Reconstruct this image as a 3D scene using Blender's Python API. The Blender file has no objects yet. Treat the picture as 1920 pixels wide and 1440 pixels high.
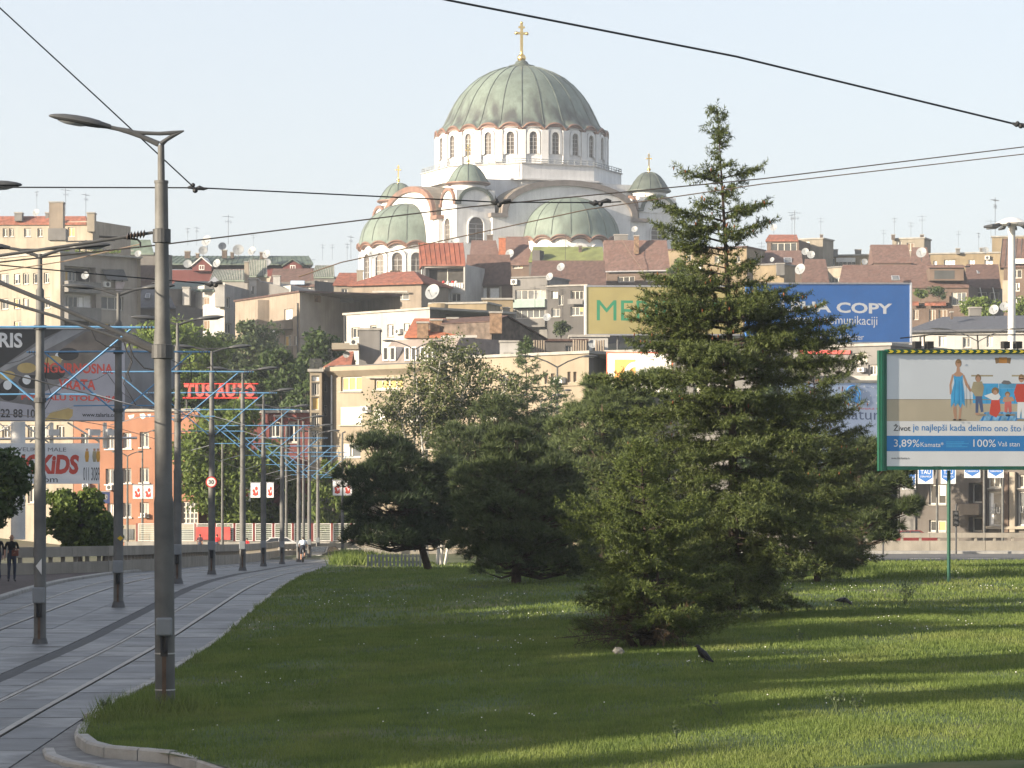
import bpy, math, random
import numpy as np
from mathutils import Vector, Matrix
RN = random.Random(11); NR = np.random.default_rng(11)
sc = bpy.context.scene
COL = sc.collection
PI = math.pi
# ------------------------------------------------------------------ camera, light, sky, exposure
F, CX, HY, H = 6000.0, 960.0, 960.0, 2.92          # focal length in photo pixels, axis, horizon row, eye height
cam = bpy.data.objects.new('camera', bpy.data.cameras.new('camera')); COL.objects.link(cam)
cam.location = (0, 0, H); cam.rotation_euler = (PI/2, 0, 0)
cam.data.sensor_width = 36; cam.data.lens = 36*F/1920; cam.data.shift_y = 240/1920
cam.data.clip_start = 0.5; cam.data.clip_end = 6000
sc.camera = cam
PHI, ELEV = math.radians(62), math.radians(16)     # light travels 62 deg right of straight ahead
world = bpy.data.worlds.new('World'); sc.world = world; world.use_nodes = True
wn = world.node_tree; sky = wn.nodes.new('ShaderNodeTexSky'); sky.sky_type = 'NISHITA'
sky.sun_disc = False; sky.sun_elevation = ELEV; sky.sun_rotation = PI + PHI
sky.air_density = 1.0; sky.dust_density = 3.0; sky.ozone_density = 1.0; sky.altitude = 100
veil = wn.nodes.new('ShaderNodeMix'); veil.data_type = 'RGBA'; veil.inputs[0].default_value = .62; veil.inputs[7].default_value = (3.1, 3.18, 3.5, 1)   # thin even haze over the whole sky
wn.links.new(sky.outputs[0], veil.inputs[6]); wn.links.new(veil.outputs[2], wn.nodes['Background'].inputs[0]); wn.nodes['Background'].inputs[1].default_value = 0.10
sd = bpy.data.lights.new('sun', 'SUN'); sd.energy = 5.0; sd.angle = math.radians(0.5); sd.color = (1.0, 0.85, 0.65)
sun = bpy.data.objects.new('sun', sd); COL.objects.link(sun); sun.location = (-200, -100, 120)
sun.rotation_euler = Vector((math.sin(PHI)*math.cos(ELEV), math.cos(PHI)*math.cos(ELEV), -math.sin(ELEV))).to_track_quat('-Z', 'Y').to_euler()
sc.view_settings.view_transform = 'Standard'; sc.view_settings.look = 'None'
sc.view_settings.exposure = 1.45; sc.view_settings.gamma = 1.0; sc.view_settings.use_curve_mapping = False
HAZE = .00018                                      # density of the evening haze
try:
    sc.cycles.max_bounces = 6; sc.cycles.transparent_max_bounces = 6; sc.cycles.volume_bounces = 1
except Exception: pass

# ------------------------------------------------------------------ helpers
ORG = {}                                            # world origin of every object that parents something
def W(px, py, D): return Vector(((px-CX)*D/F, D, H+(HY-py)*D/F))
def lerp(a, b, t): return a+(b-a)*t
def tag(o, label=None, cat=None, group=None, kind=None):
    if label: o['label'] = label
    if cat: o['category'] = cat
    if group: o['group'] = group
    if kind: o['kind'] = kind
    return o
def thing(name, label, cat, loc, group=None):
    o = bpy.data.objects.new(name, None); o.empty_display_size = .3; COL.objects.link(o); o.location = loc
    ORG[o] = Vector(loc); return tag(o, label, cat, group)
def link(name, me, parent, org):
    o = bpy.data.objects.new(name, me); COL.objects.link(o)
    if parent is not None: o.parent = parent; o.location = Vector(org)-ORG[parent]
    else: o.location = org
    ORG[o] = Vector(org); return o
def copy_tree(o, loc=None, parent=None, label=None, rotz=None, scale=None):
    c = o.copy(); COL.objects.link(c)
    if parent is not None: c.parent = parent
    if loc is not None: c.location = loc; ORG[c] = Vector(loc)
    if label: c['label'] = label
    if rotz is not None: c.rotation_euler = (0, 0, rotz)
    if scale is not None: c.scale = (scale,)*3 if not hasattr(scale, '__len__') else scale
    for ch in list(o.children): copy_tree(ch, parent=c)
    return c

class MB:
    def __init__(s): s.v = []; s.f = []; s.m = []
    def add(s, vs, fs, mi=0):
        b = len(s.v); s.v += [tuple(v) for v in vs]; s.f += [tuple(b+i for i in f) for f in fs]; s.m += [mi]*len(fs); return s
    def quad(s, a, b, c, d, mi=0): return s.add((a, b, c, d), ((0, 1, 2, 3),), mi)
    def prism(s, poly, vec, mi=0):
        n = len(poly); vec = Vector(vec); p = [Vector(q) for q in poly]; q = [a+vec for a in p]
        return s.add(p+q, [tuple(range(n-1, -1, -1)), tuple(range(n, 2*n))]+[(i, (i+1) % n, n+(i+1) % n, n+i) for i in range(n)], mi)
    def box(s, c, size, ux=(1, 0, 0), uy=(0, 1, 0), uz=(0, 0, 1), mi=0):
        c = Vector(c); a = Vector(ux)*size[0]/2; b = Vector(uy)*size[1]/2; d = Vector(uz)*size[2]/2
        vs = [c+a*i+b*j+d*k for k in (-1, 1) for j in (-1, 1) for i in (-1, 1)]
        return s.add(vs, ((0, 2, 3, 1), (4, 5, 7, 6), (0, 1, 5, 4), (2, 6, 7, 3), (0, 4, 6, 2), (1, 3, 7, 5)), mi)
    def boxz(s, x0, y0, z0, x1, y1, z1, mi=0):
        return s.box(((x0+x1)/2, (y0+y1)/2, (z0+z1)/2), (x1-x0, y1-y0, z1-z0), mi=mi)
    def tube(s, pts, r, n=8, cap=True, mi=0):
        pts = [Vector(p) for p in pts]; m = len(pts)
        rs = r if hasattr(r, '__len__') else [r]*m
        vs = []; prev = None
        for i, p in enumerate(pts):
            t = (pts[min(i+1, m-1)]-pts[max(i-1, 0)]).normalized()
            if prev is None:
                ref = Vector((0, 0, 1)) if abs(t.z) < .9 else Vector((0, 1, 0)); a = t.cross(ref).normalized()
            else: a = (prev-t*prev.dot(t)).normalized()
            prev = a; b = t.cross(a)
            vs += [p+(a*math.cos(2*PI*k/n)+b*math.sin(2*PI*k/n))*rs[i] for k in range(n)]
        fs = [(i*n+k, i*n+(k+1) % n, (i+1)*n+(k+1) % n, (i+1)*n+k) for i in range(m-1) for k in range(n)]
        if cap: fs += [tuple(range(n-1, -1, -1)), tuple((m-1)*n+k for k in range(n))]
        return s.add(vs, fs, mi)
    def lathe(s, c, prof, n=16, a0=0., a1=2*PI, ax=None, mi=0):
        c = Vector(c); full = abs(a1-a0-2*PI) < 1e-6; k = n if full else n+1
        if ax is None: X, Y, Z = Vector((1, 0, 0)), Vector((0, 1, 0)), Vector((0, 0, 1))
        else:
            Z = Vector(ax).normalized(); X = Z.cross(Vector((0, 0, 1)) if abs(Z.z) < .9 else Vector((0, 1, 0))).normalized(); Y = Z.cross(X)
        vs = []
        for r, z in prof: vs += [c+X*(r*math.cos(a0+(a1-a0)*j/n))+Y*(r*math.sin(a0+(a1-a0)*j/n))+Z*z for j in range(k)]
        fs = []
        for i in range(len(prof)-1):
            for j in range(n):
                j2 = (j+1) % k; fs.append((i*k+j, i*k+j2, (i+1)*k+j2, (i+1)*k+j))
        return s.add(vs, fs, mi)
    def ball(s, c, r, n=10, m=6, sz=1., mi=0):
        return s.lathe(c, [(max(1e-4, r*math.sin(PI*i/m)), -r*sz*math.cos(PI*i/m)) for i in range(m+1)], n, mi=mi)
    def build(s, name, mats, parent=None, smooth=False, loc=None):
        org = Vector(loc) if loc is not None else (ORG[parent] if parent is not None else Vector((0, 0, 0)))
        me = bpy.data.meshes.new(name)
        me.from_pydata([(v[0]-org.x, v[1]-org.y, v[2]-org.z) for v in s.v], [], s.f)
        mats = mats if isinstance(mats, (list, tuple)) else [mats]
        for m in mats: me.materials.append(m)
        if len(mats) > 1: me.polygons.foreach_set('material_index', s.m)
        if smooth:
            me.polygons.foreach_set('use_smooth', [True]*len(me.polygons))
            try: me.set_sharp_from_angle(angle=math.radians(40))
            except Exception: pass
        me.update(); return link(name, me, parent, org)

def mesh_np(name, V, Fc, mats, parent, smooth=False, loc=None):
    org = Vector(loc) if loc is not None else (ORG[parent] if parent is not None else Vector((0, 0, 0)))
    V = np.asarray(V, np.float64)-np.array(org); Fc = np.asarray(Fc, np.int32); k = Fc.shape[1]
    me = bpy.data.meshes.new(name)
    me.vertices.add(len(V)); me.vertices.foreach_set('co', V.astype(np.float32).ravel())
    me.loops.add(Fc.size); me.loops.foreach_set('vertex_index', Fc.ravel())
    me.polygons.add(len(Fc)); me.polygons.foreach_set('loop_start', np.arange(0, Fc.size, k, dtype=np.int32))
    try: me.polygons.foreach_set('loop_total', np.full(len(Fc), k, np.int32))
    except Exception: pass
    if smooth: me.polygons.foreach_set('use_smooth', np.ones(len(Fc), bool))
    for m in (mats if isinstance(mats, (list, tuple)) else [mats]): me.materials.append(m)
    me.update(calc_edges=True); me.validate()
    return link(name, me, parent, org)

# ------------------------------------------------------------------ materials
MC = {}
def mat(name, col, rough=.8, var=.12, scale=1.5, bump=0., streak=0., metal=0., spec=.3, col2=None, c2=(.45, .7), c2s=None, emit=0.):
    """principled surface, grain by noise, optional second colour in patches, optional rain streaks"""
    if name in MC: return MC[name]
    m = bpy.data.materials.new(name); MC[name] = m; m.use_nodes = True
    nt = m.node_tree; N = nt.nodes; Lk = nt.links; b = N['Principled BSDF']
    b.inputs['Roughness'].default_value = rough; b.inputs['Metallic'].default_value = metal
    b.inputs['Specular IOR Level'].default_value = spec
    tc = N.new('ShaderNodeTexCoord')
    def noise(sc_, vec=None, detail=5.):
        n = N.new('ShaderNodeTexNoise'); n.inputs['Scale'].default_value = sc_; n.inputs['Detail'].default_value = detail
        Lk.new(vec if vec is not None else tc.outputs['Object'], n.inputs['Vector']); return n
    def mix(fac, a, c, mode='MIX'):
        x = N.new('ShaderNodeMix'); x.data_type = 'RGBA'; x.blend_type = mode
        for s_, v in ((0, fac), (6, a), (7, c)):
            if hasattr(v, 'links'): Lk.new(v, x.inputs[s_])
            else: x.inputs[s_].default_value = v
        return x.outputs[2]
    def ramp(src, a, c):
        r = N.new('ShaderNodeMapRange'); r.inputs[1].default_value = a; r.inputs[2].default_value = c; Lk.new(src, r.inputs[0]); return r.outputs[0]
    lo = tuple(max(0, c*(1-var*1.6)) for c in col)+(1,); hi = tuple(min(1, c*(1+var)) for c in col)+(1,)
    n1 = noise(scale); out = mix(ramp(n1.outputs[0], .3, .7), lo, hi)
    if col2 is not None:
        n2 = noise(c2s or scale*.35); out = mix(ramp(n2.outputs[0], *c2), out, tuple(col2)+(1,))
    if streak > 0:
        mp = N.new('ShaderNodeMapping'); mp.inputs['Scale'].default_value = (2.2, 2.2, .16); Lk.new(tc.outputs['Object'], mp.inputs['Vector'])
        n3 = noise(1.0, mp.outputs[0], 6.); f = N.new('ShaderNodeMath'); f.operation = 'MULTIPLY'; f.inputs[1].default_value = streak
        Lk.new(ramp(n3.outputs[0], .45, .75), f.inputs[0]); out = mix(f.outputs[0], out, tuple(c*.45 for c in col)+(1,))
    Lk.new(out, b.inputs['Base Color'])
    if bump > 0:
        bn = N.new('ShaderNodeBump'); bn.inputs['Strength'].default_value = bump; bn.inputs['Distance'].default_value = .05
        n4 = noise(scale*6); Lk.new(n4.outputs[0], bn.inputs['Height']); Lk.new(bn.outputs[0], b.inputs['Normal'])
    if emit > 0:
        b.inputs['Emission Color'].default_value = tuple(col)+(1,); b.inputs['Emission Strength'].default_value = emit
    return m
def foliage(name, c1, c2, trans=.3, rough=.55, clump=.35):
    """leaf colour varies leaf by leaf and by clump; light passes through"""
    if name in MC: return MC[name]
    m = bpy.data.materials.new(name); MC[name] = m; m.use_nodes = True
    nt = m.node_tree; N = nt.nodes; Lk = nt.links; b = N['Principled BSDF']; b.inputs['Roughness'].default_value = rough
    b.inputs['Specular IOR Level'].default_value = .25
    g = N.new('ShaderNodeNewGeometry'); tc = N.new('ShaderNodeTexCoord')
    no = N.new('ShaderNodeTexNoise'); no.inputs['Scale'].default_value = 1.1; Lk.new(tc.outputs['Object'], no.inputs['Vector'])
    ad = N.new('ShaderNodeMath'); ad.operation = 'MULTIPLY_ADD'; ad.inputs[1].default_value = 1-clump
    mu = N.new('ShaderNodeMath'); mu.operation = 'MULTIPLY'; mu.inputs[1].default_value = clump*1.2
    Lk.new(no.outputs[0], mu.inputs[0]); Lk.new(g.outputs['Random Per Island'], ad.inputs[0]); Lk.new(mu.outputs[0], ad.inputs[2])
    x = N.new('ShaderNodeMix'); x.data_type = 'RGBA'; x.inputs[6].default_value = tuple(c1)+(1,); x.inputs[7].default_value = tuple(c2)+(1,)
    Lk.new(ad.outputs[0], x.inputs[0]); Lk.new(x.outputs[2], b.inputs['Base Color'])
    t = N.new('ShaderNodeBsdfTranslucent'); Lk.new(x.outputs[2], t.inputs['Color'])
    mx = N.new('ShaderNodeMixShader'); mx.inputs[0].default_value = trans
    Lk.new(b.outputs[0], mx.inputs[1]); Lk.new(t.outputs[0], mx.inputs[2]); Lk.new(mx.outputs[0], N['Material Output'].inputs['Surface'])
    return m
M_conc = mat('concrete', (.30, .29, .27), .85, .15, 1.2, .2, .35)
M_kerb = mat('kerb_stone', (.30, .295, .28), .85, .14, 2.5, .3, .2)
M_pole = mat('painted_steel_grey', (.105, .106, .104), .6, .22, 2.2, .12, .5)
M_dsteel = mat('dark_steel', (.06, .062, .065), .5, .15, 4.)
M_lampg = mat('lamp_housing_grey', (.055, .058, .062), .45, .08, 4.)
M_lampglass = mat('lamp_lens', (.5, .52, .54), .2, .05, 4., spec=.5)
M_blue = mat('blue_painted_tube', (.10, .24, .42), .45, .12, 3.)
M_wire = mat('cable_black', (.018, .02, .024), .6, .05, 3.)
M_copper_wire = mat('contact_wire', (.16, .12, .09), .5, .1, 3.)
M_ins = mat('insulator', (.07, .055, .05), .35, .1, 6.)
M_box = mat('grey_enamel', (.17, .185, .20), .5, .05, 5.)
M_white = mat('white_paint', (.58, .575, .56), .6, .06, 2., 0, .12)
M_glass = mat('window_glass', (.035, .04, .045), .12, .3, .4, spec=.6)
M_glass2 = mat('window_glass_pale', (.12, .13, .14), .15, .3, .4, spec=.6)
M_frame = mat('window_frame', (.45, .43, .39), .6, .08, 3.)
M_blind = mat('ochre_blind', (.50, .34, .13), .7, .1, 3.)
M_bblind = mat('brown_shutter', (.17, .12, .085), .7, .1, 3.)
M_wblind = mat('white_shutter', (.78, .77, .75), .6, .04, 3.)
M_curt = mat('net_curtain', (.34, .33, .31), .9, .15, 6.)
M_dark = mat('recess_shade', (.04, .038, .036), .8, .2, 2.)  # near-black stands in for the shade inside loggias and open slots
M_gold = mat('gilding', (.80, .55, .20), .28, .05, 3., metal=1.)
M_marble = mat('white_marble', (.60, .60, .60), .6, .07, .5, 0, .28)
M_black = mat('black_plastic', (.02, .02, .02), .5, .1, 3.)
M_red = mat('red_paint', (.50, .04, .035), .5, .1, 3.)
M_dish = mat('dish_white', (.22, .235, .25), .5, .04, 3.)
M_alu = mat('aluminium', (.45, .45, .46), .4, .1, 3., metal=.6)
M_tile = mat('red_roof_tile', (.22, .085, .058), .85, .3, 2.2, .5, .1, col2=(.15, .07, .05), c2=(.5, .72))
M_tile_lit = mat('sunlit_red_tile', (.30, .11, .062), .85, .2, 3., .4)  # lit copy of the red tile, sunlight put into the colour
M_tile_br = mat('brown_roof_tile', (.115, .072, .062), .85, .25, 2.2, .5, .1, col2=(.10, .055, .045), c2=(.5, .72))
M_tile_dk = mat('dark_brown_roof', (.085, .052, .045), .85, .25, 2., .4, .1)
M_rust = mat('rusty_sheet_roof', (.20, .07, .045), .6, .25, 1., .1, .25, col2=(.15, .05, .035), c2=(.45, .65))
M_cgreen = mat('green_sheet_roof', (.085, .115, .095), .6, .2, 1., .05, .3)
M_moss = mat('moss_green_roof', (.13, .15, .055), .85, .2, .6, .1)
M_slate = mat('slate_roof', (.07, .075, .09), .6, .15, 2.5, .2)
M_mans = mat('grey_mansard', (.20, .17, .155), .7, .15, 1.5, .1, .15)
M_brick = mat('brick_old', (.24, .16, .105), .9, .3, 3., .4, .15)
M_brickd = mat('brick_dark', (.115, .09, .075), .9, .3, 2., .4, .3)
M_rail = mat('rail_steel', (.17, .155, .14), .36, .35, 6., metal=.75)
M_asph = mat('asphalt', (.10, .10, .10), .9, .15, 3., .2)
M_joint = mat('joint_filler', (.035, .035, .035), .9, .2, 3.)
WALLS = {}
def wall(name, col, streak=.3, var=.12):
    g_ = sum(col)/3; col = tuple((c*.80+g_*.20)*.58 for c in col); return mat('plaster_'+name, col, .88, var, .5, .15, streak, col2=tuple(c*.78 for c in col), c2=(.5, .75), c2s=.3)

# ------------------------------------------------------------------ facades in photo coordinates at true depth
class Fac:
    """a vertical wall plane running from photo column x0 at depth D0 to column x1 at depth D1"""
    def __init__(s, x0, D0, x1, D1):
        s.a = Vector(((x0-CX)*D0/F, D0, 0)); s.b = Vector(((x1-CX)*D1/F, D1, 0)); s.L = (s.b-s.a).length
        s.u = (s.b-s.a)/s.L; s.n = Vector((s.u.y, -s.u.x, 0))
    def t(s, px):
        k = (px-CX)/F; return (k*s.a.y-s.a.x)/(s.u.x-k*s.u.y)
    def z(s, px, py): return H+(HY-py)*(s.a.y+s.u.y*s.t(px))/F
    def at(s, t, z, out=0.): p = s.a+s.u*t+s.n*out; return Vector((p.x, p.y, z))
    def p(s, px, py, out=0.): return s.at(s.t(px), s.z(px, py), out)
def grid_wall(mb, fac, t0, t1, z0, z1, holes, rec=.25, mi=0):
    ts = sorted({t0, t1} | {h[0] for h in holes} | {h[1] for h in holes}); zs = sorted({z0, z1} | {h[2] for h in holes} | {h[3] for h in holes})
    ts = [t for t in ts if t0-1e-6 <= t <= t1+1e-6]; zs = [z for z in zs if z0-1e-6 <= z <= z1+1e-6]
    for i in range(len(ts)-1):
        for j in range(len(zs)-1):
            tm, zm = (ts[i]+ts[i+1])/2, (zs[j]+zs[j+1])/2
            if any(h[0] < tm < h[1] and h[2] < zm < h[3] for h in holes): continue
            mb.quad(fac.at(ts[i], zs[j]), fac.at(ts[i+1], zs[j]), fac.at(ts[i+1], zs[j+1]), fac.at(ts[i], zs[j+1]), mi)
    for h in holes:
        r = h[4] if len(h) > 4 else rec
        c = [(h[0], h[2]), (h[1], h[2]), (h[1], h[3]), (h[0], h[3])]
        for k in range(4):
            (ta, za), (tb, zb) = c[k], c[(k+1) % 4]
            mb.quad(fac.at(ta, za), fac.at(ta, za, -r), fac.at(tb, zb, -r), fac.at(tb, zb), mi)
def frame_rect(mb, fac, t0, t1, z0, z1, out, w, d, cols=1, rows=1):
    """a window frame: four bars with mullions and transoms, butted end to end"""
    def bar(ta, tb, za, zb): mb.box(fac.at((ta+tb)/2, (za+zb)/2, out+d/2), (tb-ta, d, zb-za), fac.u, fac.n)
    bar(t0, t1, z0, z0+w); bar(t0, t1, z1-w, z1); bar(t0, t0+w, z0+w, z1-w); bar(t1-w, t1, z0+w, z1-w)
    for k in range(1, cols):
        tt = lerp(t0, t1, k/cols); bar(tt-w/2, tt+w/2, z0+w, z1-w)
    for k in range(1, rows):
        zz = lerp(z0, z1, k/rows)
        for c in range(cols):
            a = lerp(t0, t1, c/cols)+(w if c == 0 else w/2); b = lerp(t0, t1, (c+1)/cols)-(w if c == cols-1 else w/2); bar(a, b, zz-w*.4, zz+w*.4)
def window(root, fac, hole, kind='w', cols=2, rows=1, fm=None, pm=None):
    t0, t1, z0, z1 = hole[:4]; r = hole[4] if len(hole) > 4 else .25
    w = min(.12, (t1-t0)*.14)
    mb = MB(); frame_rect(mb, fac, t0, t1, z0, z1, -r, w, .08, cols, rows)
    o = mb.build('window', fm or M_frame, root)
    pm = pm or {'w': M_glass, 'p': M_glass2, 'b': M_blind, 'k': M_bblind, 's': M_wblind, 'd': M_dark}[kind]
    MB().quad(fac.at(t0, z0, -r+.03), fac.at(t1, z0, -r+.03), fac.at(t1, z1, -r+.03), fac.at(t0, z1, -r+.03)).build(
        {'w': 'pane', 'p': 'pane', 'b': 'blind', 'k': 'shutter', 's': 'shutter', 'd': 'pane'}[kind], pm, o)  # kind d: dark sheet for the shade inside an opening, not glass
    if kind in 'wp' and t1-t0 > .5:                   # a sill, and in some windows a drawn curtain
        m2 = MB(); m2.box(fac.at((t0+t1)/2, z0-.05, -r/2+.05), (t1-t0+.12, r+.1, .07), fac.u, fac.n); m2.build('sill', M_conc, o)
        q = RN.random()
        if q < .6:
            a, b = ((t0+w, lerp(t0, t1, RN.uniform(.25, .48))) if q < .3 else (lerp(t0, t1, RN.uniform(.55, .75)), t1-w)); zz = z0+w if RN.random() < .6 else lerp(z0, z1, .45)
            MB().quad(fac.at(a, zz, -r+.045), fac.at(b, zz, -r+.045), fac.at(b, z1-w, -r+.045), fac.at(a, z1-w, -r+.045)).build('curtain', RN.choice((M_curt, M_wblind, M_blind)), o)
    return o
def hill(D): return -.35 if D < 272 else float(np.interp(D, [272, 300, 400, 690, 1000], [-.35, 5.5, 20., 54.4, 40]))
def building(name, label, cat, fac, ytop, depth, wmat, wins=(), side_wins=(), zbot=None, cap=True, group=None, capm=None, xt=None, rside=True):
    """a block: front wall with recessed openings, side walls, back; wins are photo rectangles (x0,y0,x1,y1,kind,cols,rows[,recess])"""
    zt = fac.z(xt if xt is not None else (fac.a.x*F/fac.a.y+CX), ytop)
    zb = zbot if zbot is not None else min(hill(fac.a.y), hill(fac.b.y))-2.
    base = (fac.a+fac.b)/2-fac.n*depth/2
    root = thing(name, label, cat, (base.x, base.y, max(zb+1.5, -.5)), group)
    holes = []
    for wn_ in wins:
        x0, y0, x1, y1 = wn_[:4]; ta, tb = fac.t(x0), fac.t(x1); xm = (x0+x1)/2
        h = (max(.05, ta), min(fac.L-.05, tb), fac.z(xm, y1), min(zt-.15, fac.z(xm, y0)), wn_[7] if len(wn_) > 7 else .25)
        holes.append((h, wn_))
    mb = MB(); grid_wall(mb, fac, 0, fac.L, zb, zt, [h for h, _ in holes])
    A, B = fac.at(0, zb), fac.at(fac.L, zb); up = Vector((0, 0, zt-zb)); bk = -fac.n*depth
    mb.quad(A+bk, A, A+up, A+bk+up); (mb.quad(B, B+bk, B+bk+up, B+up) if rside else None); mb.quad(B+bk, A+bk, A+bk+up, B+bk+up)
    if cap: mb.quad(A+up, B+up, B+bk+up, A+bk+up)
    mb.build('wall', wmat, root)
    for h, wn_ in holes:
        kind = wn_[4] if len(wn_) > 4 else 'w'; cols = wn_[5] if len(wn_) > 5 else 2; rows = wn_[6] if len(wn_) > 6 else 1
        window(root, fac, h, kind, cols, rows)
    if cap and capm is not False:
        mb = MB(); th = .22; o = .18
        mb.prism([fac.at(-o, zt+.003, o), fac.at(fac.L+o, zt+.003, o), fac.at(fac.L+o, zt+.003, -depth-o), fac.at(-o, zt+.003, -depth-o)], (0, 0, th))
        mb.build('roof', capm or M_conc, root)
    return root, zt
def gable(root, fac, zt, zr, depth, rmat, over=.4, th=.22, gm=None, hip=0., front=.5, t0=None, t1=None, name='roof'):
    """pitched roof, ridge along the front wall, at `front` of the depth; hip > 0 pulls the ridge ends in"""
    t0 = 0 if t0 is None else t0; t1 = fac.L if t1 is None else t1; d = depth*front
    e0, e1 = fac.at(t0-over, zt, over), fac.at(t1+over, zt, over)
    r0, r1 = fac.at(t0-over+hip, zr, -d), fac.at(t1+over-hip, zr, -d)
    k0, k1 = fac.at(t0-over, zt, -depth-over), fac.at(t1+over, zt, -depth-over)
    up = Vector((0, 0, th)); mb = MB()
    P = [e0, e1, r1, r0, k0, k1]; Q = [p+up for p in P]
    mb.add(Q, ((0, 1, 2, 3), (3, 2, 5, 4)) + (((0, 3, 4), (1, 5, 2)) if hip > 0 else ()))
    mb.add(P, ((3, 2, 1, 0), (4, 5, 2, 3)))
    for a, b in ((0, 1), (5, 4))+(((1, 5), (4, 0)) if hip > 0 else ((1, 2), (2, 5), (4, 3), (3, 0))): mb.quad(P[a], P[b], Q[b], Q[a])
    o = mb.build(name, rmat, root)
    if hip == 0 and gm is not None:
        g = MB(); g.add([fac.at(t0, zt), fac.at(t0, zr, -d), fac.at(t0, zt, -depth)], ((0, 1, 2),)); g.add([fac.at(t1, zt), fac.at(t1, zt, -depth), fac.at(t1, zr, -d)], ((0, 1, 2),))
        g.build('gable_wall', gm, root)
    return o
def slope_roof(root, fac, x0, x1, ye, yr, run, rmat, rx0=None, rx1=None, th=.2, name='roof', back=True, out=.3):
    """one front slope between photo rows: eave at row ye on the facade, ridge at row yr, `run` metres further back"""
    rx0 = x0 if rx0 is None else rx0; rx1 = x1 if rx1 is None else rx1
    e0, e1 = fac.p(x0, ye, out), fac.p(x1, ye, out)
    D0, D1 = e0.y+run, e1.y+run
    r0, r1 = W(rx0, yr, D0), W(rx1, yr, D1); mb = MB()
    mb.prism([e0, e1, r1, r0], (0, 0, th))
    if back:
        b0, b1 = Vector((r0.x, r0.y+run, e0.z)), Vector((r1.x, r1.y+run, e1.z)); mb.prism([r0, r1, b1, b0], (0, 0, th))
        mb.add([e0, r0, b0, e1, r1, b1], ((0, 1, 2), (3, 5, 4)))
    return mb.build(name, rmat, root), (e0, e1, r0, r1)
def boxon(root, name, x0, y0, x1, y1, D, depth, m, zb=None):
    """a small upright block (chimney, vent, box) seen between photo corners at depth D, child of root or loose"""
    a = W(x0, y1, D); b = W(x1, y0, D); mb = MB(); mb.boxz(a.x, D, zb if zb is not None else a.z, b.x, D+depth, b.z)
    return mb.build(name, m, root)
def rect(fac, x0, y0, x1, y1, out): return [fac.p(x0, y1, out), fac.p(x1, y1, out), fac.p(x1, y0, out), fac.p(x0, y0, out)]
def panel(root, name, fac, x0, y0, x1, y1, out, m, th=.03):
    if name == 'print': out *= .12                     # prints lie almost flush with their board
    q = rect(fac, x0, y0, x1, y1, out); mb = MB(); mb.prism(q, -fac.n*th); return mb.build(name, m, root)
def poly(root, name, fac, pts, out, m, th=.008):
    if 0 < out <= .03: out *= .12
    q = [fac.p(x, y, out) for x, y in pts]; mb = MB(); mb.prism(q, -fac.n*th); return mb.build(name, m, root)
def text(root, name, fac, body, x0, y0, x1, y1, out, m, off=0., th=.01, shear=0.):
    """lettering fitted into a photo rectangle on a facade"""
    if 0 < out <= .03: out *= .13
    if th <= .012: th = .0006
    cu = bpy.data.curves.new('lettering', 'FONT'); cu.body = body; cu.offset = off; cu.size = 1; cu.resolution_u = 3; cu.extrude = .02; cu.shear = shear
    o = bpy.data.objects.new('lettering_source', cu); COL.objects.link(o); dg = bpy.context.evaluated_depsgraph_get(); dg.update()
    me = bpy.data.meshes.new_from_object(o.evaluated_get(dg)); bpy.data.objects.remove(o); bpy.data.curves.remove(cu)
    V = np.zeros(len(me.vertices)*3); me.vertices.foreach_get('co', V); V = V.reshape(-1, 3)
    mn, mx = V.min(0), V.max(0); t0, t1 = fac.t(x0), fac.t(x1); xm = (x0+x1)/2; z0, z1 = fac.z(xm, y1), fac.z(xm, y0)
    org = ORG[root]
    T = t0+(V[:, 0]-mn[0])/(mx[0]-mn[0])*(t1-t0); Z = z0+(V[:, 1]-mn[1])/(mx[1]-mn[1])*(z1-z0); O = out+(V[:, 2]+.02)/.04*th
    P = np.stack([fac.a.x+fac.u.x*T+fac.n.x*O-org.x, fac.a.y+fac.u.y*T+fac.n.y*O-org.y, Z-org.z], 1)
    me.vertices.foreach_set('co', P.astype(np.float32).ravel()); me.materials.clear(); me.materials.append(m); me.update()
    return link(name, me, root, org)
# ------------------------------------------------------------------ ground profile (the tramway climbs a little hump, then dips)
_d = np.arange(-60, 700, 1.0)
_z = np.interp(_d, [20, 40, 53, 77, 96, 108, 118, 135, 152, 174, 194, 211, 230, 260], [-.85, -.62, -.45, -.26, .06, .27, .34, .29, .13, -.04, -.25, -.38, -.45, -.45])
_k = np.exp(-(np.arange(-8, 9)/4.)**2); _k /= _k.sum(); _z = np.convolve(np.pad(_z, 8, mode='edge'), _k, 'valid')
def zg(D): return float(np.interp(D, _d, _z))
def xc(D):                                         # centre line between the two tracks
    D2 = max(D, 150.); return -11.36-(min(D, 190.)-77)*.021+max(0, D-190)**2*.0006
XKE = [(40, 3.9), (52.4, 3.92), (62, 4.12), (80, 4.22), (100, 4.12), (130, 3.95), (150, 3.9), (185, 4.2), (230, 4.6)]
def xk(D): return xc(D)+float(np.interp(D, [a for a, _ in XKE], [b for _, b in XKE]))
def sm(t): t = min(1., max(0., t)); return t*t*(3-2*t)
def zl(X, D):                                      # lawn: banked up towards the right
    e = max(0., X-xk(D)); e = e if e < 10 else 10+4*(1-math.exp(-(e-10)/4))
    far = 1-sm((D-112)/70)*.9
    mound = .45*math.exp(-((X+9.0)/3.2)**2-((D-172)/16)**2)
    return zg(D)+.05+(.045*e)*far+mound+.03*math.sin(X*.5+D*.13)
def on_lawn(px, py):
    D = 60.
    for _ in range(60):
        z = zl((px-CX)*D/F, D); D = lerp(D, (H-z)*F/(py-HY), .5)
    return Vector(((px-CX)*D/F, D, zl((px-CX)*D/F, D)))
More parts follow.
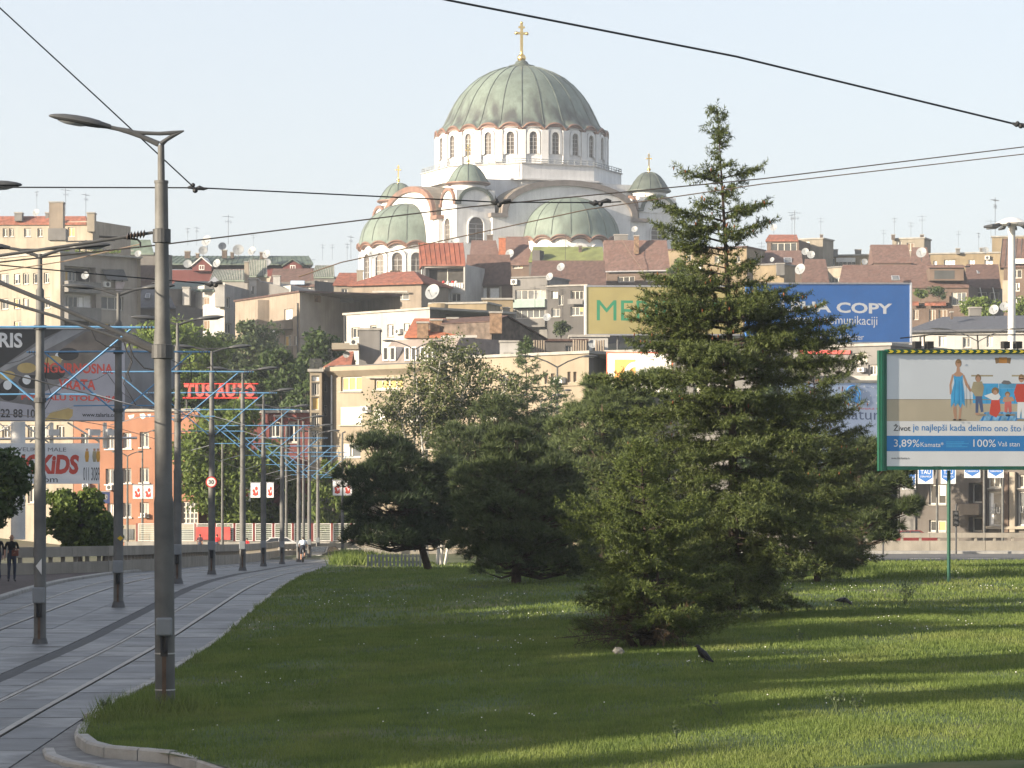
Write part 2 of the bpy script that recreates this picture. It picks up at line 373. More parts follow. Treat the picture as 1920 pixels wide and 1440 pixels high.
def on_track(px, py):
    D = 60.
    for _ in range(60): D = lerp(D, (H-zg(D))*F/(py-HY), .5)
    return Vector(((px-CX)*D/F, D, zg(D)))

# one sheet of ground to the horizon, rising into the hill behind the road
gm = mat('earth', (.11, .10, .075), .95, .2, .08, .2, 0, col2=(.06, .075, .03), c2=(.4, .6))
def zground(X, D):
    if D < 225: return min(zg(D), -.1 if D > 130 else 9)-.18
    return hill(D)
gx = [-700, -450, -250, -150]+list(range(-100, 101, 20))+[150, 250, 450, 700]
gd = [-300, -150, -60, 0]+list(range(20, 240, 8))+list(range(240, 720, 24))+[780, 900, 1100]
mb = MB(); mb.v = [(x, d, zground(x, d) if d < 1000 else -3.) for d in gd for x in gx]; n = len(gx)
mb.f = [(j*n+i, j*n+i+1, (j+1)*n+i+1, (j+1)*n+i) for j in range(len(gd)-1) for i in range(n-1)]; mb.m = [0]*len(mb.f)
tag(mb.build('ground', gm, smooth=True), kind='structure')

# ---- tramway: bed, slabs, rails
track = mb = MB()
ds = [30+2.*i for i in range(112)]
for i in range(len(ds)-1):
    a, b = ds[i], ds[i+1]
    mb.quad((xc(a)-4.3, a, zg(a)-.035), (xk(a)+.05, a, zg(a)-.035), (xk(b)+.05, b, zg(b)-.035), (xc(b)-4.3, b, zg(b)-.035))
track = tag(mb.build('tram_track', M_joint), kind='structure')
SLM = [mat('paving_slab', (.135, .142, .148), .5, .24, 1.6, .4, 0, col2=(.062, .065, .068), c2=(.5, .66), c2s=.9),
       mat('paving_slab_pale', (.165, .17, .172), .5, .22, 1.6, .4, 0, col2=(.08, .082, .085), c2=(.5, .66), c2s=.9),
       mat('paving_slab_worn', (.115, .122, .13), .55, .16, 1.6, .25, 0, col2=(.08, .083, .088), c2=(.45, .7))]
COLS = [(-4.2, -2.99), (-2.81, -1.97), (-1.79, -.55), (-.53, .74), (1.14, 1.79), (1.97, 2.81), (2.99, 3.78)]
def slab(mb, o0, o1, a, b, top=0.):
    g = .024; a += g; b -= g
    r = [(xc(a)+o0, a), (xc(a)+o1, a), (xc(b)+o1, b), (xc(b)+o0, b)]
    mb.prism([(x, d, zg(d)-.03) for x, d in r], (0, 0, .03+top))
def lim(k, d): return COLS[k][1] if k < 6 else xk(d)-xc(d)-.12
far = MB(); a = 40.
while a < 250:
    b = a+2.1+RN.uniform(-.08, .08)
    for k, (o0, o1) in enumerate(COLS):
        mb = MB() if a < 106 else far
        slab(mb, o0, lim(k, a), a, b, RN.uniform(-.004, .006))
        if a < 106: mb.build('slab', SLM[RN.choice((0, 0, 1, 2))], track)
    a = b
tag(far.build('slabs', SLM[0], track), kind='stuff')
mb = MB()
for i in range(len(ds)-1):
    a, b = ds[i], ds[i+1]; mb.prism([(xc(a)+.76, a, zg(a)-.03), (xc(a)+1.12, a, zg(a)-.03), (xc(b)+1.12, b, zg(b)-.03), (xc(b)+.76, b, zg(b)-.03)], (0, 0, .024))
mb.build('asphalt_strip', mat('strip_asphalt', (.05, .053, .057), .8, .12, 2., .2), track)
for off in (-2.9, -1.88, 1.88, 2.9):
    mb = MB(); pts = ds
    for i in range(len(ds)-1):
        a, b = ds[i], ds[i+1]
        for o0, o1, h in ((-.045, .045, .046), (.06, .085, .036)):
            s = 1 if off in (-1.88, 2.9) else -1
            s = -s; q0, q1 = sorted((o0*s, o1*s))
            mb.prism([(xc(a)+off+q0, a, zg(a)-.034), (xc(a)+off+q1, a, zg(a)-.034), (xc(b)+off+q1, b, zg(b)-.034), (xc(b)+off+q0, b, zg(b)-.034)], (0, 0, h))
    mb.build('rail', M_rail, track)
# left walk of dark setts between the tramway and the parapet
mb = MB()
for i in range(len(ds)-1):
    a, b = ds[i], ds[i+1]
    mb.quad((xc(a)-13, a, zg(a)+.10), (xc(a)-4.5, a, zg(a)+.10), (xc(b)-4.5, b, zg(b)+.10), (xc(b)-13, b, zg(b)+.10))
walk = tag(mb.build('pavement', mat('dark_setts', (.075, .06, .055), .9, .25, 4., .4), smooth=True), kind='structure')
def kerb_piece(mb, p, q, w, z0, h, side=1):
    p, q = Vector(p), Vector(q); t = (q-p).normalized(); nrm = Vector((t.y, -t.x, 0))*side; g = .012
    p = p+t*g; q = q-t*g; c = .03
    for P, Q in ((p, q),):
        zp, zq = z0(P.x, P.y), z0(Q.x, Q.y)
        prof = lambda P, z: [(P.x, P.y, z-.15), (P.x, P.y, z+h-c), (P.x+nrm.x*c, P.y+nrm.y*c, z+h), (P.x+nrm.x*w, P.y+nrm.y*w, z+h), (P.x+nrm.x*w, P.y+nrm.y*w, z-.15)]
        A, B = prof(P, zp), prof(Q, zq); n = 5
        mb.add(A+B, [tuple(range(n)), tuple(range(2*n-1, n-1, -1))]+[(i, n+i, n+(i+1) % n, (i+1) % n) for i in range(n)])
a = 40.; far = MB()
while a < 240:
    b = a+1.05; mb = MB() if a < 110 else far
    kerb_piece(mb, (xc(a)-4.28, a, 0), (xc(b)-4.28, b, 0), .2, lambda x, y: zg(y), .11, -1)
    if a < 110: mb.build('kerb_stone', M_kerb, walk)
    a = b
tag(far.build('kerb_stones', M_kerb, walk), kind='stuff')

# ---- lawn with its kerb
xs_ = None
CORNER = [(-6.92, 52.4), (-6.82, 50.2), (-6.66, 48.7), (-6.44, 47.3), (-6.15, 46.1), (-5.78, 45.3), (-5.25, 44.85), (-4.76, 44.4), (-4.28, 43.3), (-3.7, 41.7), (-2.9, 39.6), (-1.4, 37.6), (1, 36.9), (8, 36.4), (25, 36)]
def lawn_xmin(D):
    if D >= 52.4: return xk(D)
    best = 30.
    for (xa, da), (xb, db) in zip(CORNER, CORNER[1:]):
        if db <= D <= da: return lerp(xa, xb, (D-da)/(db-da))
    return best
mb = MB(); dl = [36.2+1.2*i for i in range(126)]; NX = 44
def lawn_xmax(D): return .165*D+9+max(0, 60-D)*.1
for D in dl:
    x0 = lawn_xmin(D)+.03; x1 = lawn_xmax(D) if D < 128 else lerp(lawn_xmax(128), xk(D)+5, sm((D-128)/40))
    for i in range(NX+1):
        x = lerp(x0, max(x0+.1, x1), (i/NX)**1.5); mb.v.append((x, D, zl(x, D)))
n = NX+1; mb.f = [(j*n+i, j*n+i+1, (j+1)*n+i+1, (j+1)*n+i) for j in range(len(dl)-1) for i in range(NX)]; mb.m = [0]*len(mb.f)
lawn = tag(mb.build('lawn', mat('lawn_soil', (.045, .075, .022), .95, .25, .5, .5, 0, col2=(.12, .115, .05), c2=(.5, .7), c2s=.35), smooth=True), kind='structure')
a = 52.4; far = MB()
while a < 190:
    b = a+1.05; mb = MB() if a < 112 else far
    kerb_piece(mb, (xk(a), a, 0), (xk(b), b, 0), .16, lambda x, y: zg(y), .09, -1) if False else kerb_piece(mb, (xk(a)-.1, a, 0), (xk(b)-.1, b, 0), .17, lambda x, y: zg(y), .075+RN.uniform(-.012, .012), 1)
    if a < 112: mb.build('kerb_stone', M_kerb, lawn)
    a = b
tag(far.build('kerb_stones', M_kerb, lawn), kind='stuff')
def kerb_path(path, step, w, h, name, zoff=0., side=1):
    for (xa, da), (xb, db) in zip(path, path[1:]):
        L = math.hypot(xb-xa, db-da); k = max(1, round(L/step))
        for i in range(k):
            mb = MB(); kerb_piece(mb, (lerp(xa, xb, i/k), lerp(da, db, i/k), 0), (lerp(xa, xb, (i+1)/k), lerp(da, db, (i+1)/k), 0), w, lambda x, y: zg(y)+zoff, h+RN.uniform(-.01, .01), side)
            mb.build(name, M_kerb, lawn)
kerb_path(CORNER[:4], 1.3, .17, .075, 'kerb_stone', 0, -1); kerb_path(CORNER[3:13], 1.3, .17, .16, 'kerb_stone', 0, -1)
kerb_path([(-6.78, 46.2), (-6.58, 45.1), (-6.2, 44.1), (-5.6, 43.2), (-4.9, 42.2), (-4.3, 40.6), (-3.6, 38.4)], 1.4, .16, .06, 'kerb_stone', 0, -1)
mb = MB(); dd = [28+2*i for i in range(13)]
for a, b in zip(dd, dd[1:]):
    mb.quad((xk(a)-.105, a, zg(a)-.012), (26, a, zg(a)-.012), (26, b, zg(b)-.012), (xk(b)-.105, b, zg(b)-.012))
tag(mb.build('path', mat('path_setts', (.165, .165, .163), .85, .2, 3., .3), smooth=True), kind='structure')

# ---- road and its marking beyond the lawn
mb = MB(); mb.boxz(-2, 134, -.4, 70, 213, .2); road = tag(mb.build('road', M_asph), kind='structure')
M_mark = mat('road_paint', (.55, .54, .5), .8, .15, 3.)
for D in (168, 186):
    for k in range(14):
        x = 13+k*3.4; mb = MB(); mb.boxz(x, D, .2, x+1.7, D+.5, .206); mb.build('lane_mark', M_mark, road)
mb = MB(); mb.boxz(-2, 208.2, .2, 70, 212.6, .36); tag(mb.build('kerb', M_kerb), kind='structure')

# ---- concrete parapets: low wall, balusters, beam
BALME = {}
M_par = mat('parapet_concrete', (.26, .24, .205), .9, .14, .8, .3, .35)
def parapet(label, path, zf, hw=.52, gap=.2, hb=.4, step=4.0, base=0.):
    p0 = path[len(path)//2]; root = thing('parapet', label, 'parapet', (p0[0], p0[1], zf(*p0)))
    for (xa, da), (xb, db) in zip(path, path[1:]):
        L = math.hypot(xb-xa, db-da); k = max(1, round(L/step)); u = Vector((xb-xa, db-da, 0)).normalized(); nr = Vector((u.y, -u.x, 0))
        for i in range(k):
            P = Vector((lerp(xa, xb, i/k), lerp(da, db, i/k), 0))+u*.015; Q = Vector((lerp(xa, xb, (i+1)/k), lerp(da, db, (i+1)/k), 0))-u*.015
            za, zb = zf(P.x, P.y)+base, zf(Q.x, Q.y)+base
            def slabm(h0, h1, w):
                mb = MB(); r = [P+nr*w/2, P-nr*w/2, Q-nr*w/2, Q+nr*w/2]; zz = (za, za, zb, zb)
                lo = [Vector((v.x, v.y, z+h0)) for v, z in zip(r, zz)]; hi = [Vector((v.x, v.y, z+h1)) for v, z in zip(r, zz)]
                return mb.add(lo+hi, ((3, 2, 1, 0), (4, 5, 6, 7), (0, 1, 5, 4), (1, 2, 6, 5), (2, 3, 7, 6), (3, 0, 4, 7)))
            slabm(-.3, hw, .34).build('base_wall', M_par, root)
            slabm(hw+gap, hw+gap+hb, .30).build('beam', M_par, root)
            nb = max(2, int((Q-P).length/1.0))
            for j in range(nb):
                c = P.lerp(Q, (j+.5)/nb); zz = zf(c.x, c.y)+base+hw+gap/2
                if (gap) not in BALME: m_ = MB(); m_.boxz(-.08, -.08, -gap/2-.03, .08, .08, gap/2+.03); BALME[gap] = m_.build('baluster', M_par, root, loc=(0, 0, 0)); BALME[gap].location = Vector((c.x, c.y, zz))-ORG[root]; BALME[gap] = BALME[gap].data
                else: link('baluster', BALME[gap], root, (c.x, c.y, zz))
    return root
parapet('long weathered concrete parapet curving along the left side of the tramway', [(-34, 118), (-24, 124), (-19.3, 128.5), (-17.3, 136), (-17.3, 236)], lambda x, y: zg(y)+.1, .46, .22, .42)
parapet('sunlit tan concrete parapet crossing behind the end of the tramway', [(-17.5, 240), (-16.2, 246), (-12.5, 249.5), (-2, 250)], lambda x, y: -.45, .45, .1, .4, 2.6)
parapet('sunlit concrete parapet along the road on the right, behind the billboard post', [(16, 211), (24, 212), (46, 212)], lambda x, y: .36, .66, .2, .32)
# the far fence of white slatted panels between red posts
fz = 2.92-55*256/F
fn = thing('slatted_fence', 'white slatted metal fence with red posts behind the parapet', 'fence', (-18, 256, fz))
mb = MB(); mb.boxz(-31, 255.9, fz-2, -3, 256.5, fz-.02); mb.build('plinth', M_conc, fn)
M_slat = mat('fence_slat', (.42, .45, .40), .6, .1, 3.); pw = 1.46; slatme = None
for k in range(18):
    x = -30+k*1.56
    mb = MB(); mb.boxz(x-.09, 256.02, fz, x-.02, 256.12, fz+1.45); mb.boxz(x+.02, 256.02, fz, x+.06, 256.12, fz+1.45); mb.build('post', mat('post_red', (.22, .045, .045), .6, .1, 3.), fn)
    mb = MB(); mb.boxz(x+.08, 256.02, fz+1.36, x+pw, 256.1, fz+1.43); mb.boxz(x+.08, 256.02, fz+.02, x+pw, 256.1, fz+.09)
    mb.boxz(x+.08, 256.02, fz+.09, x+.14, 256.1, fz+1.36); mb.boxz(x+pw-.06, 256.02, fz+.09, x+pw, 256.1, fz+1.36); mb.build('panel_frame', M_white, fn)
    for j in range(8):
        if slatme is None:
            X0, Z0 = x, fz+.2+j*.147; m_ = MB(); m_.boxz(X0+.14, 256.03, Z0-.035, X0+pw-.06, 256.06, Z0+.035); slatme = m_.build('slat', M_slat, fn, loc=(X0, 256, Z0)).data
        else: link('slat', slatme, fn, (x, 256, fz+.2+j*.147))
pf = Vector(((740-CX)*150/F, 150, H-(1058-HY)*150/F))
pk = thing('picket_fence', 'low grey picket fence at the end of the lawn beside the dark pine', 'fence', pf)
mb = MB(); u = pf.y/F; z0 = pf.z
mb.boxz(pf.x-52*u, pf.y+.05, z0+.36, pf.x+56*u, pf.y+.09, z0+.41); mb.boxz(pf.x-52*u, pf.y+.05, z0+.08, pf.x+56*u, pf.y+.09, z0+.13); mb.build('rail', M_box, pk)
pm_ = None
for k in range(16):
    x = pf.x+(-50+k*7)*u
    if pm_ is None:
        mb = MB(); mb.boxz(x-.045, pf.y-.02, z0-.1, x+.045, pf.y+.02, z0+.47); pm_ = mb.build('picket', M_box, pk, loc=(x, pf.y, z0)).data
    else: link('picket', pm_, pk, (x, pf.y, z0))
# ------------------------------------------------------------------ the domed church on the hill
K = 652/F; CC = Vector((18*K, 652, 0))             # metres per photo pixel at its axis
def nv(a): return Vector((math.sin(math.radians(a)), -math.cos(math.radians(a)), 0))
def pol(a, r, z): p = CC+nv(a)*r*K; return Vector((p.x, p.y, z))
church = thing('church', 'white domed church with green copper domes and gilded crosses on the hilltop', 'church', (CC.x, CC.y, 50))
M_cop = mat('copper_verdigris', (.142, .180, .155), .6, .14, .25, 0, .45, col2=(.10, .122, .105), c2=(.48, .7), c2s=.3)
M_copd = mat('copper_dark', (.08, .098, .086), .55, .2, .5, 0, .4)
M_copb = mat('copper_brown', (.20, .115, .085), .5, .2, .5, 0, .25, col2=(.12, .09, .075), c2=(.5, .7))
M_pane = mat('church_window', (.10, .085, .075), .3, .25, 1.5)
M_stone2 = mat('grey_coping', (.36, .35, .34), .7, .1, 1.)
def stain_copper():
    m = M_cop.copy(); m.name = 'copper_dome'; nt = m.node_tree; N = nt.nodes; Lk = nt.links; b = N['Principled BSDF']
    src = b.inputs['Base Color'].links[0].from_socket
    tc = N.new('ShaderNodeTexCoord'); mp = N.new('ShaderNodeMapping'); mp.inputs['Scale'].default_value = (.55, .55, .07); Lk.new(tc.outputs['Object'], mp.inputs[0])
    n = N.new('ShaderNodeTexNoise'); n.inputs['Scale'].default_value = 1.; n.inputs['Detail'].default_value = 8; Lk.new(mp.outputs[0], n.inputs[0])
    sx = N.new('ShaderNodeSeparateXYZ'); Lk.new(tc.outputs['Object'], sx.inputs[0])
    r = N.new('ShaderNodeMapRange'); r.inputs[1].default_value = ZD0+9.; r.inputs[2].default_value = ZD0+3.; Lk.new(sx.outputs[2], r.inputs[0])
    ad = N.new('ShaderNodeMath'); ad.operation = 'MULTIPLY_ADD'; ad.inputs[1].default_value = .32; Lk.new(r.outputs[0], ad.inputs[0]); Lk.new(n.outputs[0], ad.inputs[2])
    r2 = N.new('ShaderNodeMapRange'); r2.inputs[1].default_value = .68; r2.inputs[2].default_value = .92; Lk.new(ad.outputs[0], r2.inputs[0])
    x = N.new('ShaderNodeMix'); x.data_type = 'RGBA'; x.inputs[7].default_value = (.055, .06, .058, 1); Lk.new(r2.outputs[0], x.inputs[0]); Lk.new(src, x.inputs[6]); Lk.new(x.outputs[2], b.inputs['Base Color'])
    return m
def zc(y): return H+(HY-y)*K
ZD0 = zc(252)-50                                    # object space of the church is 50 m lower
M_dome = stain_copper()
PROF = [(161.5, 258), (156, 252), (148, 240), (142, 228), (135, 213), (126, 196), (115, 180), (100, 164), (83, 150), (61, 138), (40, 130), (22, 126)]
def wave(a, n, ph): t = ((a*n/(2*PI)+ph) % 1.)*2-1; return math.sqrt(max(0, 1-min(1, abs(t)/.85)**2))
def wavy_dome(prof, n, ph, amp, aC, mcop, c0, band, root=church, nseg=10, half=None, name='dome'):
    """dome whose eave rises over each window; copper sheet, brown eave band, standing ribs"""
    k = n*nseg; mb = MB(); rows = len(prof)
    for i, (r, z) in enumerate(prof):
        f = max(0, 1-i/2.2)
        for j in range(k):
            a = 2*PI*j/k; w = wave(a, n, ph)*amp*f
            mb.v.append((c0.x+math.sin(a+aC)*r*K, c0.y-math.cos(a+aC)*r*K, z+w))
    mb.f = [(i*k+j, i*k+(j+1) % k, (i+1)*k+(j+1) % k, (i+1)*k+j) for i in range(rows-1) for j in range(k)]
    mb.f.append(tuple((rows-1)*k+j for j in range(k))); mb.m = [0]*len(mb.f)
    o = mb.build(name, mcop, root, smooth=True)
    mb = MB(); r0, z0 = prof[0]
    for dr, dz in ((.5, 0), (2.2, -.25*band), (-1, -.55*band), (-.5, -.75*band), (-6, -band), (-9, -band)):
        for j in range(k):
            a = 2*PI*j/k; w = wave(a, n, ph)*amp
            mb.v.append((c0.x+math.sin(a+aC)*(r0+dr)*K, c0.y-math.cos(a+aC)*(r0+dr)*K, z0+w+dz))
    mb.f = [(i*k+j, i*k+(j+1) % k, (i+1)*k+(j+1) % k, (i+1)*k+j) for i in range(5) for j in range(k)]; mb.m = [0]*len(mb.f)
    mb.build('eave', M_copb, root, smooth=True)
    return o
def ribs(prof, n, ph, aC, c0, root, w=.16, top=None, only=None):
    for q in range(n):
        a = 2*PI*(q-ph)/n+aC
        if only is not None and not only(a): continue
        pts = [Vector((c0.x+math.sin(a)*(r*K+.02), c0.y-math.cos(a)*(r*K+.02), z)) for r, z in prof]
        mb = MB(); mb.tube(pts, w, 5); mb.build('rib', M_copd, root)
dome_prof = [(r, zc(y)) for r, y in PROF]
dome = wavy_dome(dome_prof, 24, 0., 1.15, 0, M_dome, CC, 1.1)
ribs(dome_prof[1:], 24, 0., 0., CC, dome, .11)
mb = MB(); mb.lathe(CC, [(24*K, zc(128)), (25*K, zc(124)), (14*K, zc(121)), (11*K, zc(116)), (8*K, zc(114)), (.01, zc(113))], 20); mb.build('dome_cap', M_copd, church, True)
def cross(c, s, name='cross', ball=True):
    mb = MB()
    if ball:
        mb.lathe(c, [(.95*s, 0), (1.0*s, .15*s), (.55*s, .4*s), (.5*s, .8*s)], 14); mb.ball((c[0], c[1], c[2]+1.55*s), .9*s, 14, 8)
        mb.lathe((c[0], c[1], c[2]+2.35*s), [(.4*s, 0), (.32*s, .5*s), (.3*s, .6*s)], 10)
    z = c[2]+2.8*s if ball else c[2]
    a = nv(22.5); b = nv(-67.5)
    mb.box((c[0], c[1], z+3.0*s), (.5*s, .4*s, 6.0*s), b, a); mb.box((c[0], c[1], z+3.9*s), (2.4*s, .38*s, .5*s), b, a); mb.box((c[0], c[1], z+5.15*s), (1.3*s, .38*s, .4*s), b, a)
    for dx in (-1.2, 1.2): p = Vector(c)+b*dx*s; mb.ball((p.x, p.y, z+3.9*s), .38*s, 8, 5)
    mb.ball((c[0], c[1], z+6.1*s), .3*s, 8, 5); return mb.build(name, M_gold, church, True)
cross((CC.x, CC.y, zc(123)), .98)
def arched(root, a, r, zb, zt, w, name='window', sur=.9, out=.1, c0=None, flat=None, pane=M_pane):
    """arched window: surround proud of the wall, dark pane, built on a drum (angle a deg, radius px r) or a flat wall (Fac-like)"""
    if flat is None:
        nrm = nv(a); tv = Vector((nrm.y, -nrm.x, 0))*-1; C = (c0 or CC)+nrm*r*K
    else: C, nrm, tv = flat
    def P(t, z, o): p = C+tv*t+nrm*o; return Vector((p.x, p.y, z))
    hw = w/2; zs = zt-hw; ns = 8
    def outline(h): return [(-h, zb-(h-hw)*.3)]+[(-h*math.cos(PI*i/ns), zs+h*math.sin(PI*i/ns)) for i in range(ns+1)]+[(h, zb-(h-hw)*.3)]
    i_, o_ = outline(hw), outline(hw+sur*.45); mb = MB(); n = len(i_)
    A = [P(t, z, out+.35) for t, z in i_]; B = [P(t, z, out+.35) for t, z in o_]; A2 = [P(t, z, -.3) for t, z in i_]; B2 = [P(t, z, -.3) for t, z in o_]
    for k in range(n-1): mb.quad(A[k], A[k+1], B[k+1], B[k]); mb.quad(A2[k], A2[k+1], A[k+1], A[k]); mb.quad(B[k], B[k+1], B2[k+1], B2[k])
    o = mb.build(name, M_marble, root)
    m2 = MB(); m2.add([P(t, z, out) for t, z in i_], (tuple(range(n)),)); m2.build('pane', pane, o)
    m3 = MB(); m3.box(P(0, (zb+zs)/2, out+.06), (.12, .1, zs-zb), tv, nrm)
    for q in range(1, 5): zz = lerp(zb, zt-.4, q/5); m3.box(P(0, zz, out+.05), (w*.92, .06, .09), tv, nrm)
    m3.build('glazing_bar', M_stone2, o)
    return o
# drum with windows and pilasters
mb = MB(); mb.lathe(CC, [(158.5*K, zc(330)), (158.5*K, zc(258)), (162*K, zc(257)), (150*K, zc(252))], 96); mb.build('drum', M_marble, church)
for q in range(24):
    a = 7.5+15*q
    if math.cos(math.radians(a)) > -.3:
        arched(church, a, 158, zc(306)+.05, zc(263)-.25, 14*K, c0=CC, sur=1.3)
        nr = nv(a-7.5); tv = Vector((-nr.y, nr.x, 0)); p = CC+nr*159.5*K; mb = MB(); mb.box((p.x, p.y, (zc(322)+zc(262))/2), (1.5, .8, zc(262)-zc(322)), tv, nr); mb.build('pilaster', M_marble, church)
# gallery octagon with railing
def ngon(r, n, a0): return [pol(a0+360*k/n, r, 0) for k in range(n)]
def prism_part(name, pts, z0, z1, m, root=church): mb = MB(); mb.prism([Vector((p.x, p.y, z0)) for p in pts], (0, 0, z1-z0)); return mb.build(name, m, root)
og = ngon(187, 8, 0); prism_part('gallery', og, zc(378), zc(327), M_marble)
prism_part('gallery_ledge', ngon(190, 8, 0), zc(327)+.003, zc(325.5), M_stone2)
for k in range(8):
    p, q = og[k], og[(k+1) % 8]; nx = int((q-p).length/1.3)
    mb = MB(); z0, z1 = zc(325.5), zc(317.5)
    for zz in (z1, lerp(z0, z1, .5)): mb.tube([(p.x, p.y, zz), (q.x, q.y, zz)], .07, 4)
    for i in range(nx):
        c = p.lerp(q, i/nx); mb.boxz(c.x-.06, c.y-.06, z0, c.x+.06, c.y+.06, z1+.05)
    mb.build('railing', mat('railing_grey', (.25, .27, .28), .5, .1, 3.), church)
# core and corner blocks
def block(name, hw, hd, c, z0, z1, m=M_marble, a=22.5):
    nr = nv(a); tv = Vector((-nr.y, nr.x, 0)); mb = MB(); mb.box((c.x, c.y, (z0+z1)/2), (hw*2*K, hd*2*K, z1-z0), tv, nr); return mb.build(name, m, church)
ZG = 46.
block('core', 168, 168, CC, ZG, zc(357)); prism_part('core_ledge', ngon(200, 8, 0), zc(357)+.004, zc(354), M_marble)
# four arms: barrel vault, gable wall with arch band, half dome apse
ARM = 226
for q, a in enumerate((22.5, -67.5, 112.5, 202.5)):
    nr = nv(a); tv = Vector((-nr.y, nr.x, 0)); G = CC+nr*ARM*K
    def P(t, z, o=0.): p = G+tv*t+nr*o; return Vector((p.x, p.y, z))
    zs, zp, R0 = 60.9, 68.15, 14.6                  # springing, crown, half span
    def arc(Rr, rise, n=22): return [(-Rr*math.cos(PI*i/n), zs+rise*math.sin(PI*i/n)**.82) for i in range(n+1)]
    hw = 16.4
    mb = MB(); ar = arc(R0-1.2, zp-zs-1.0)
    mb.prism([P(-hw, ZG), P(-hw, zs-.1), *[P(t, z) for t, z in ar], P(hw, zs-.1), P(hw, ZG)], -nr*9.); mb.build('arm_wall', M_marble, church)
    ar0, ar1 = arc(R0, zp-zs), arc(R0-1.25, zp-zs-1.1); mb = MB()
    for k in range(22):
        mb.prism([P(*ar1[k], .5), P(*ar1[k+1], .5), P(*ar0[k+1], .5), P(*ar0[k], .5)], -nr*.9)
    for s in (-1, 1): mb.prism([P(s*hw*1.03, zs-.5, .55), P(s*(R0-1.3), zs-.5, .55), P(s*(R0-1.3), zs+.25, .55), P(s*hw*1.03, zs+.25, .55)], -nr*5)
    mb.build('arch_band', M_copb if a < 0 else mat('arch_shaded', (.19, .165, .15), .6, .15, .6, 0, .2), church)  # arms turned from the sun get a grey band, shade in the colour
    mb = MB(); ar2 = arc(R0+.1, zp-zs+.06)
    for k in range(22):
        mb.prism([P(*ar2[k], -.3), P(*ar2[k+1], -.3), P(ar2[k+1][0]*.985, ar2[k+1][1]-.35, -.3), P(ar2[k][0]*.985, ar2[k][1]-.35, -.3)], -nr*8.)
    mb.build('vault_roof', mat('vault_sheet', (.17, .145, .115), .5, .15, .6, 0, .3), church, True)
    if q < 3:
        AC = CC+nr*(ARM+1)*K; ra = 92
        ap = [(ra*1.02, 56.0), (ra*.985, 56.7)]+[(ra*math.cos(t)*.97, 56.9+7.9*math.sin(t)) for t in [math.radians(x) for x in (8, 18, 28, 38, 48, 58, 68, 78, 86)]]
        d_ = wavy_dome(ap, 16, 0, .75, math.radians(a), M_dome if False else M_cop, AC, .9, name='apse_dome', nseg=8)
        ribs(ap[1:], 16, 0., math.radians(a), AC, d_, .08, only=lambda x, a=math.radians(a): math.cos(x-a) > -.2)
        mb = MB(); mb.lathe(AC, [(ra*.94*K, ZG), (ra*.94*K, 56.1)], 64); mb.build('apse_wall', M_marble, church)
        for k in range(-5, 6):
            arched(church, a+k*22.5+11.25, ra*.935, 48.4, 54.3, 2.1, c0=AC, sur=1.6)
# four corner towers with small domes
for a in (-22.5, 67.5, -112.5, 157.5):
    TC = pol(a, 254, 0); hw = 37; zt = 65.6
    block('tower', hw, hw, TC, ZG, zt)
    for b in (22.5, -67.5, 112.5, -157.5):
        nr = nv(b); tv = Vector((-nr.y, nr.x, 0)); G = TC+nr*(hw*K+.02)
        def P(t, z, o=0.): p = G+tv*t+nr*o; return Vector((p.x, p.y, z))
        R0 = 3.75; arc = [(-R0*math.cos(PI*i/14), 63.3+2.9*math.sin(PI*i/14)) for i in range(15)]
        mb = MB(); mb.prism([P(-R0, 62.5, .12), *[P(t*.93, z-.15, .12) for t, z in arc], P(R0, 62.5, .12)], -nr*.5); mb.build('tower_gable', M_marble, church)
        mb = MB()
        for k in range(14):
            i0, i1 = arc[k], arc[k+1]; mb.prism([P(i0[0]*.86, i0[1]-.55, .45), P(i1[0]*.86, i1[1]-.55, .45), P(*i1, .45), P(*i0, .45)], -nr*.9)
        for s in (-1, 1): mb.prism([P(s*hw*K*1.07, 62.75, .45), P(s*R0*.86, 62.75, .45), P(s*R0*.86, 63.35, .45), P(s*hw*K*1.07, 63.35, .45)], -nr*.9)
        mb.build('tower_arch', M_copb if b in (-67.5, -157.5) else M_copd, church)  # faces turned from the sun get dark copper, their shade painted in
        arched(church, 0, 0, 55.3, 60.3, 3.1 if b in (22.5, -157.5) else 3.1, flat=(G, nr, tv), sur=.5, out=.05)
    mb = MB(); mb.lathe(TC, [(37*K, zt-1), (33*K, zt), (32*K, zt+.3), (31*K, zt+1.9)], 24); mb.build('tower_neck', M_marble, church)
    tp = [(40, 67.3), (37, 67.55), (33, 68.3), (28.5, 69.1), (22, 70.0), (14, 70.7), (6, 71.0)]
    mb = MB(); mb.lathe(TC, [(r*K, z) for r, z in tp]+[(.01, 71.1)], 32); td = mb.build('small_dome', M_cop if a < 0 else M_copd, church, True)  # right-hand towers get darker copper, shade put into the colour
    mb = MB(); mb.lathe(TC, [(31*K, 66.7), (38*K, 66.9), (41*K, 67.1), (40.5*K, 67.32)], 32); mb.build('eave', M_copb if a < 0 else M_copd, church)  # same painted shade on the right-hand eaves
    ribs(tp, 10, 0., 0., TC, td, .08)
    cross((TC.x, TC.y, 70.95), .42)
